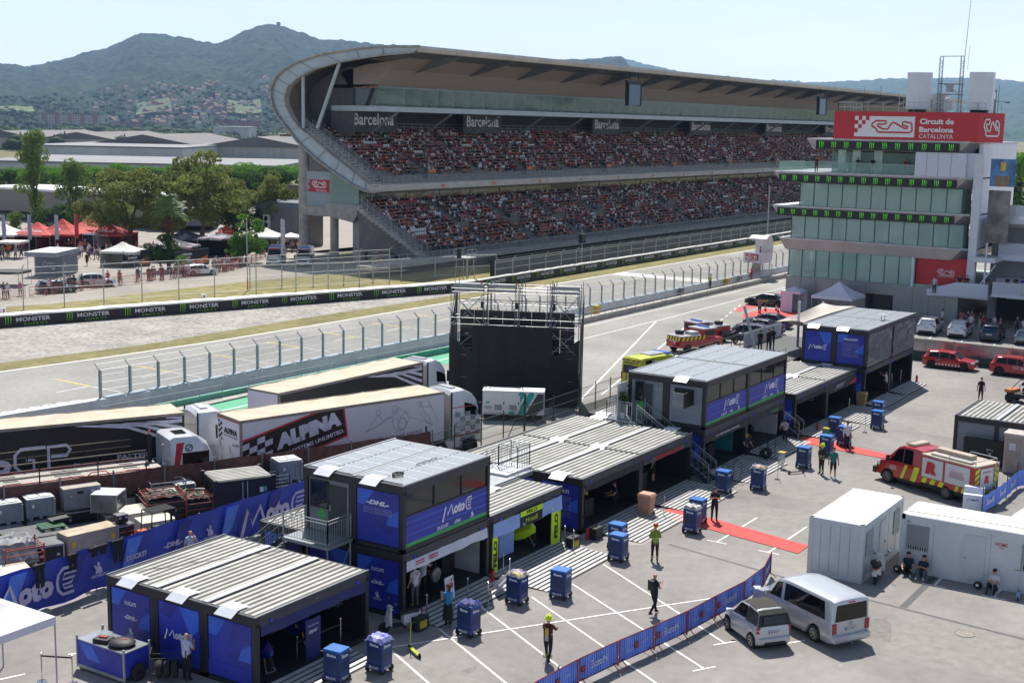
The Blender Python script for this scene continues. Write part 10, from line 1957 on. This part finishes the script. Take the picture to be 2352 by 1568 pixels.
for(a,b),(c,d),z,lb in(((283,615),(345,610),2.2,'dark blue merchandise hoarding beside the white tent'),((400,618),(480,606),2.2,'dark blue merchandise hoarding right of the palm')):
 p=V3((*GT(a,b),0));q=V3((*GT(c,d),0));dv=(q-p);t=thing('hoarding',lb,'hoarding',p);mb=MB();n_=V3((-dv.y,dv.x,0)).normalized()*.05;mb.add([-n_,dv-n_,dv-n_+V3((0,0,z)),-n_+V3((0,0,z)),n_,dv+n_,dv+n_+V3((0,0,z)),n_+V3((0,0,z))],[(0,1,2,3),(4,5,6,7),(0,4,7,3),(1,5,6,2),(3,2,6,7)],M('hoard_navy','171a2c',.6,ns=1));mb.mk('panel',t);mb=MB();dr=dv.normalized();f=-n_*1.4
 if f.dot(V3((p.x,p.y,0)))>0:f=-f
 for k,s_ in enumerate(('OFFICIAL','EVENT','MERCHANDISE')):text(mb,s_,dv*.35+f+V3((0,0,z*.78-k*.5)),dr,UZ,.32,WH,w=len(s_)*.3,bold=.05)
 shape(mb,[(-.5,-.5),(.5,-.5),(.5,.1),(-.5,-.2)],dv*.75+f+V3((0,0,z*.5)),dr,UZ,dv.length*.4,z*.8,ORG);mb.bn('print',t)
p=V3((*GT(587,560),0));q=V3((*GT(684,568),0));dv=q-p;t=thing('curved_building','grey corrugated building with rounded roof and red end, left of the grandstand','building',p,atan2(dv.y,dv.x));L_=dv.length;h=7.2;pr=[(0,0),(0,h-1.2),(.4,h-.4),(1.2,h),(5,h),(5.8,h-.4),(6.2,h-1.2),(6.2,0)];CORR=M('corrugated','868b91',.45,.3,ns=1,na=.05)
mb=MB();mb.prism(pr,'x',0,L_,CORR)
for k in range(int(L_/.45)):mb.prism([(a-.04 if a<1 else a,b+(.03 if b>h-.5 else 0))for a,b in pr[:5]]+[(1.2,h-.1),(.6,h-.6),(.1,h-1.3),(.1,0)],'x',.2+.45*k,.32+.45*k,M('corr_rib','70757b',.5,.3))
mb.mk('shell',t);mb=MB();mb.prism([(.6,h-4),(.6,h-1.5),(1.4,h-.5),(3,h-.5),(3,h-4)],'x',L_,L_+.1,ORG);mb.mk('red_end',t);mb=MB();mb.bx(2.0,3.2,-.4,0,2.6,4.8,WH);mb.lathe([(0,0),(.4,0)],(2.6,-.42,3.2),BLACK,12,'y');mb.lathe([(0,0),(.4,0)],(2.6,-.42,4.2),BLACK,12,'y');mb.mk('fan_unit',t)
t=thing('first_aid_cabin','grey first aid cabin with red cross sign beneath the grandstand stair','cabin',(147,117,0));mb=MB();mb.bx(0,5,-4,2.5,0,2.9,LOUV);mb.mk('walls',t);mb=MB();mb.bx(-.05,0,.6,2.0,1.2,2.7,WH);s_=mb.mk('sign',t);mb=MB();mb.bx(-.07,-.05,1.2,1.4,1.9,2.4,RED);mb.bx(-.07,-.05,1.05,1.55,2.07,2.23,RED);text(mb,'Creu Roja',(-.07,1.3,1.45),(0,-1,0),UZ,.18,BLACK,w=1.0);mb.bn('red_cross',s_);mb=MB();mb.bx(-.05,0,-1.2,.2,1.3,1.7,DARK);mb.bx(-.04,0,-3.6,-2.4,0,2.1,DARK);mb.mk('openings',t)
for(a,b),(c,d),z,dep,c_,nm,lb,ht in(((-40,428),(390,452),6,12,'7f7c75','shed_wall','long beige clad hall with white eaves behind the tents',4.3),((345,478),(480,480),4,10,'7d8288','shed_grey','low grey hall between the eucalyptus trees',3)):
 p=G(a,b,z);q=G(c,d,z);dv=q-p;t=thing('hall',lb,'building',(p.x,p.y,0),atan2(dv.y,dv.x));mb=MB();mb.bx(0,dv.length,0,dep,z-ht,z-.3,M(nm,c_,.8,ns=.4,na=.08,stretch=(12,1,.1)));mb.bx(0,dv.length,4,dep,0,z-ht,M('hall_dark','3c3f44',.8));mb.mk('walls',t);mb=MB();mb.bx(-.3,dv.length+.3,-.3,dep+.3,z-.3,z+.1,WH);mb.mk('roof',t)
t=thing('white_van','white delivery van with open rear doors between the red tents','van',(*GT(205,577),0),R(28));mb=MB();mb.bx(0,5,-1,1,.4,2.6,WHP);mb.bx(5,6,-1,1,.4,1.5,WHP);mb.mk('body',t,bevel=.1);mb=MB();mb.bx(-.02,0,-.9,.9,.6,2.4,DARK);mb.mk('opening',t);mb=MB();mb.bx(-.9,-.0,-1.08,-1.0,.6,2.4,M('door_grey','8d9298',.5));mb.mk('rear_door',t);add_wheels(t,[(a,b*1.0)for a in(1.1,4.9)for b in(-1,1)],.36,.24,RIMB)
hatch('white compact car parked behind the red barriers at left',(GT(222,662)[0]+1,GT(222,662)[1]+1.2,0),R(-30),WHP,'suv',4.3,1.8,1.6);hatch('blue car parked behind the red barriers, left of the white one',(*GT(130,672),0),R(-25),NAVC,'hatch',4.3,1.8,1.45);hatch('white car behind the red barriers near the merchandise hoarding',(*GT(460,632),0),R(-20),WHP,'hatch',4.3,1.8,1.45)
t0=thing('crowd_barrier','','barrier');mb=MB();RB=M('barrier_bright_red','a8322a',.5,.1,ns=4);mb.path([(0,0,.1),(0,0,1.1),(2.3,0,1.1),(2.3,0,.1)],.03,RB,4);mb.tube((0,0,.25),(2.3,0,.25),.025,RB,4)
for k in range(1,14):mb.tube((2.3*k/14,0,.25),(2.3*k/14,0,1.1),.014,RB,3)
for x in(.3,2):mb.tube((x,-.3,0),(x,0,.3),.025,RB,4);mb.tube((x,.3,0),(x,0,.3),.025,RB,4)
mb.mk('frame',t0);ub={};BR=[(86,121.6),(88.5,121.4),(94.2,121.4),(100.5,122),(109,122.4),(115.2,122.3),(121,122.8),(124.5,124.0),(130.9,127.4),(139.6,132.4)];path=[V3((*p,0))for p in BR];sg=[]
for a,b in zip(path[:-1],path[1:]):
 n=max(1,round((b-a).length/2.35))
 for k in range(n):sg.append((a.lerp(b,k/n),atan2(b.y-a.y,b.x-a.x)))
for p,a in sg:place(t0,ub,p,a,'red steel crowd barrier in the long line beside the service road','red crowd barriers along the service road')
SC=[('16171b','black'),('d0d0d2','white'),('a83434','red'),('2a3a5e','navy'),('8c9095','grey'),('d05a2a','orange'),('2f6b48','green'),('c76a90','pink')];rr=random.Random(21)
def folk(x,y,face,grp,lb):c=rr.choice(SC[:4]+SC);person('spectator in %s shirt %s'%(c[1],lb),(x,y,0),face,c[0],rr.choice(['16171b','2a3550','8c7c66','39425a']),'c9c9cc',rr.choice(['1c1510','3a271a','8a6a3a','a83434','cfcfcf']),pose=rr.choice(['stand','stand','wide','walk']),arms=rr.choice(['down','cross','phone','hip']),fingers=False,shorts=rr.random()<.6,longhair=rr.random()<.3,sc=rr.uniform(.93,1.05),group=c[1]+' shirted '+grp)
for k in range(64):
 f=rr.choice([rr.uniform(.04,.25),rr.uniform(.3,.75),rr.uniform(.5,.78)]);i=int(f*len(sg));p,a=sg[i];folk(p.x+rr.uniform(-.5,1.5),p.y+rr.uniform(.5,1.5),F(rr.uniform(-.6,.2),-1),'spectators at the red barriers','standing behind the red barriers by the service road')
for k in range(60):px=rr.gauss(225,55)if k%3 else rr.uniform(0,60);q=GT(px,rr.uniform(574,600));folk(q[0],q[1],rr.uniform(0,6.3),'visitors before the sales tents','walking about before the sales tents')
for k in range(30):q=GT(rr.uniform(625,760),rr.uniform(572,590));folk(q[0],q[1]+6,rr.uniform(0,6.3),'visitors at the grandstand columns','gathered near the grandstand columns')
person('man in black shirt and shorts walking alone across the square before the kiosk',(*GT(200,611),0),F(-1,-.6),'16171b','16171b',pose='walk',shorts=True,fingers=False);person('man in white shirt sitting on the ledge of the grey kiosk',(*GT(123,634),.35),F(-1,-1),'c9c9cc','16171b',pose='sit',arms='knee',fingers=False)
# FAR TOWN
def block(name,label,cat,px0,px1,py,h,dep,wall,roofc,parts=None,base=0,group=None,gable=0,dist=None):
 p=G(px0,py,base);q=G(px1,py+(px1-px0)*tan(ROL),base);dv=q-p;t=thing(name,label,cat,(p.x,p.y,base),atan2(dv.y,dv.x),group);L_=dv.length;mb=MB();mb.bx(0,L_,0,dep,0,h,wall);mb.mk('walls',t)
 mb=MB()
 if gable:
  n=max(1,int(L_/gable));w_=L_/n
  for k in range(n):mb.prism([(w_*k,h),(w_*(k+.5),h+w_*.09),(w_*(k+1),h)],'y',-1,dep,roofc)
 else:mb.bx(-.5,L_+.5,-.5,dep+.5,h,h+.6,roofc)
 mb.mk('roof',t);return t,L_
WR=M('hall_roof_pale','77777a',.7,ns=.02,na=.1);WG=M('hall_roof_grey','676260',.8,ns=.02,na=.12);WB=M('hall_wall_grey','b5b1ae',.9,ns=.05,na=.1,stretch=(6,1,.2));WBL=M('hall_wall_pale','b9bcc2',.8,ns=.05);WW=M('far_white','b9bcc0',.8,ns=.1)
block('warehouse','wide pale flat roofed warehouse just behind the stone pines','warehouse',-60,640,402,4.3,75,WBL,WR,gable=0);block('warehouse','long grey warehouse with low gables behind the pale one','warehouse',200,720,358,6,140,WB,WG,gable=42);block('warehouse','grey warehouse with low gables at the far left','warehouse',-80,265,340,6.5,150,WB,WG,gable=42);block('warehouse','pale warehouse roof between the two gabled ones','warehouse',60,420,366,6,120,WBL,WR);block('office_building','small white office building beyond the gabled warehouse','building',490,573,329,13,30,WW,WW);block('office_building','row of white arched sheds right of the white office','building',618,668,326,7,30,WW,WW)
BRK=M('far_brick','9c6f60',.9,ns=.05,na=.1);APW=M('far_cream','b8aca6',.9,ns=.05,na=.06);RFT=M('far_tile','6f5549',.9,ns=.1);WIN=M('far_window','4d4c52',.5)
def apart(label,px0,px1,py,h,wall,nw,fl,stair=None):
 t,L_=block('apartment_building',label,'building',px0,px1,py,h,14,wall,RFT);mb=MB()
 for f in range(fl):
  for k in range(nw):x=L_*(k+.3)/nw;mb.bx(x,x+L_*.35/nw,-.3,0,h*(f+.3)/fl,h*(f+.75)/fl,WIN)
 o=mb.mk('windows',t);
 if stair:mb=MB();[mb.bx(L_*(k+.5)/stair-3,L_*(k+.5)/stair+3,-.8,0,0,h+2.5,BRK)for k in range(stair)];mb.mk('stair_towers',t)
apart('tall white and brick apartment block at the left of the town',88,234,297,22,APW,24,6,5);apart('long brick apartment block with tile roof, centre left of the town',236,362,298,11.5,BRK,26,4);apart('second long brick apartment block, right of the first',362,478,299,11.5,BRK,24,4);apart('red and white apartment block in the middle of the town',490,596,303,17,M('far_redbrick','9d5f52',.9,ns=.05),22,6,3);apart('pale apartment block right of the red and white one',597,668,303,15,APW,16,5);apart('brick apartment block behind the grandstand edge',668,760,305,13,BRK,14,5)
HC=[M('house_a','c0aea0',.9,ns=.2),M('house_b','a98878',.9,ns=.2),M('house_c','c9c4bc',.9,ns=.2)];hm=[]
for k in range(3):
 mb=MB();mb.bx(-5,5,-4,4,-3,5,HC[k]);a=mb.mk('walls',None);mb=MB();mb.prism([(-5.5,5),(0,7.5),(5.5,5)],'y',-4.4,4.4,RFT);b=mb.mk('roof',None);hm.append((a.data,b.data));bpy.data.objects.remove(a);bpy.data.objects.remove(b)
rr=random.Random(8);
for k in range(150):
 px=rr.gauss(430,95)if k%3 else rr.uniform(180,640);r_=rr.uniform(2080,2950)+max(0,(px-430))*.5;z=terr(px,r_,False)
 if px<180 or px>680:continue
 a=YAW+atan((1176-px)*cos(PIT)/FD);c_=k%3;t=thing('village_house',['beige','brownish','white'][c_]+' hillside house with tiled roof in the village below the hills','house',(r_*cos(a),r_*sin(a),z+2),rr.uniform(0,3),['beige','brownish','white'][c_]+' village houses below the hills',rr.uniform(.6,1.25))
 for nm,m_ in zip(('walls','roof'),hm[c_]):link(bpy.data.objects.new(nm,m_),t)
t=thing('watch_tower','small stone watch tower on the highest hilltop','tower',(0,0,0));a=YAW+atan((1176-632)*cos(PIT)/FD);t.location=(4650*cos(a),4650*sin(a),(HORR(632)-71)/FD*4650+CH);mb=MB();mb.bx(-5,5,-5,5,-6,12,M('hill_stone','6f6a60',.9));mb.mk('walls',t)
rg=np.random.default_rng(3);L2=[];S2=[]
for k in range(2600):
 px=rg.uniform(-150,760);r_=rg.uniform(800,1650)if k%3 else rg.uniform(1900,2900)
 if k%3 and noise.noise(V3((px/60.,r_/160.,0)))<.05:continue
 a=YAW+atan((1176-px)*cos(PIT)/FD);L2.append((r_*cos(a),r_*sin(a),max(-.5,terr(px,r_,False))));S2.append(rg.uniform(3.5,8))
tvv=[];tff=[]
for k in range(9):
 a=rg.uniform(0,6.3);q=rg.normal(size=(3,3));c=np.array([cos(a)*.5,sin(a)*.5,rg.uniform(.3,1.1)]);b=len(tvv);tvv+=[tuple(c+v*.33)for v in q];tff.append((b,b+1,b+2))
mb=MB();mb.ell((0,0,.6),(.75,.75,.6),BKD,6,4);b=len(tvv);tvv+=mb.v;tff+=[tuple(b+i for i in f)for f in mb.f]
o_=bulk('distant_trees',None,tvv,tff,L2,None,[leaf_mat('leaf_far','4b5f33','33472a')],scl=np.repeat(np.array(S2)[:,None],3,1));tag(o_,'scattered far-off trees and groves between the warehouses and the hills','trees',kind='stuff')
for i,(px,py,w_,d_,c)in enumerate(((300,318,300,40,'75604c'),(20,280,90,60,'5f6b38'),(355,262,60,80,'4f5a38'),(560,262,60,80,'535e3a'))):
 r_=19.5*FD/max(6,(py-HORR(px)));r_=min(r_,2500);a=YAW+atan((1176-px)/FD);z=terr(px,r_,False);t=M('field_'+c,c,1,ns=.02,na=.15);mb=MB();cx,cy=r_*cos(a),r_*sin(a);s_=V3((-sin(a),cos(a),0));f=V3((cos(a),sin(a),0));P=[[V3((cx,cy,0))+s_*w_*(u-.5)+f*d_*3*(v-.5)for v in(0,.33,.66,1)]for u in np.linspace(0,1,6)]
 for r__ in P:
  for q in r__:
   rr_=hypot(q.x,q.y);al=atan2(q.y,q.x)-YAW;q.z=max(-.4,terr(az_px(al),rr_,False)+(5 if z>1 else .05))
 mb.grid(P,t);struct(mb,'field')
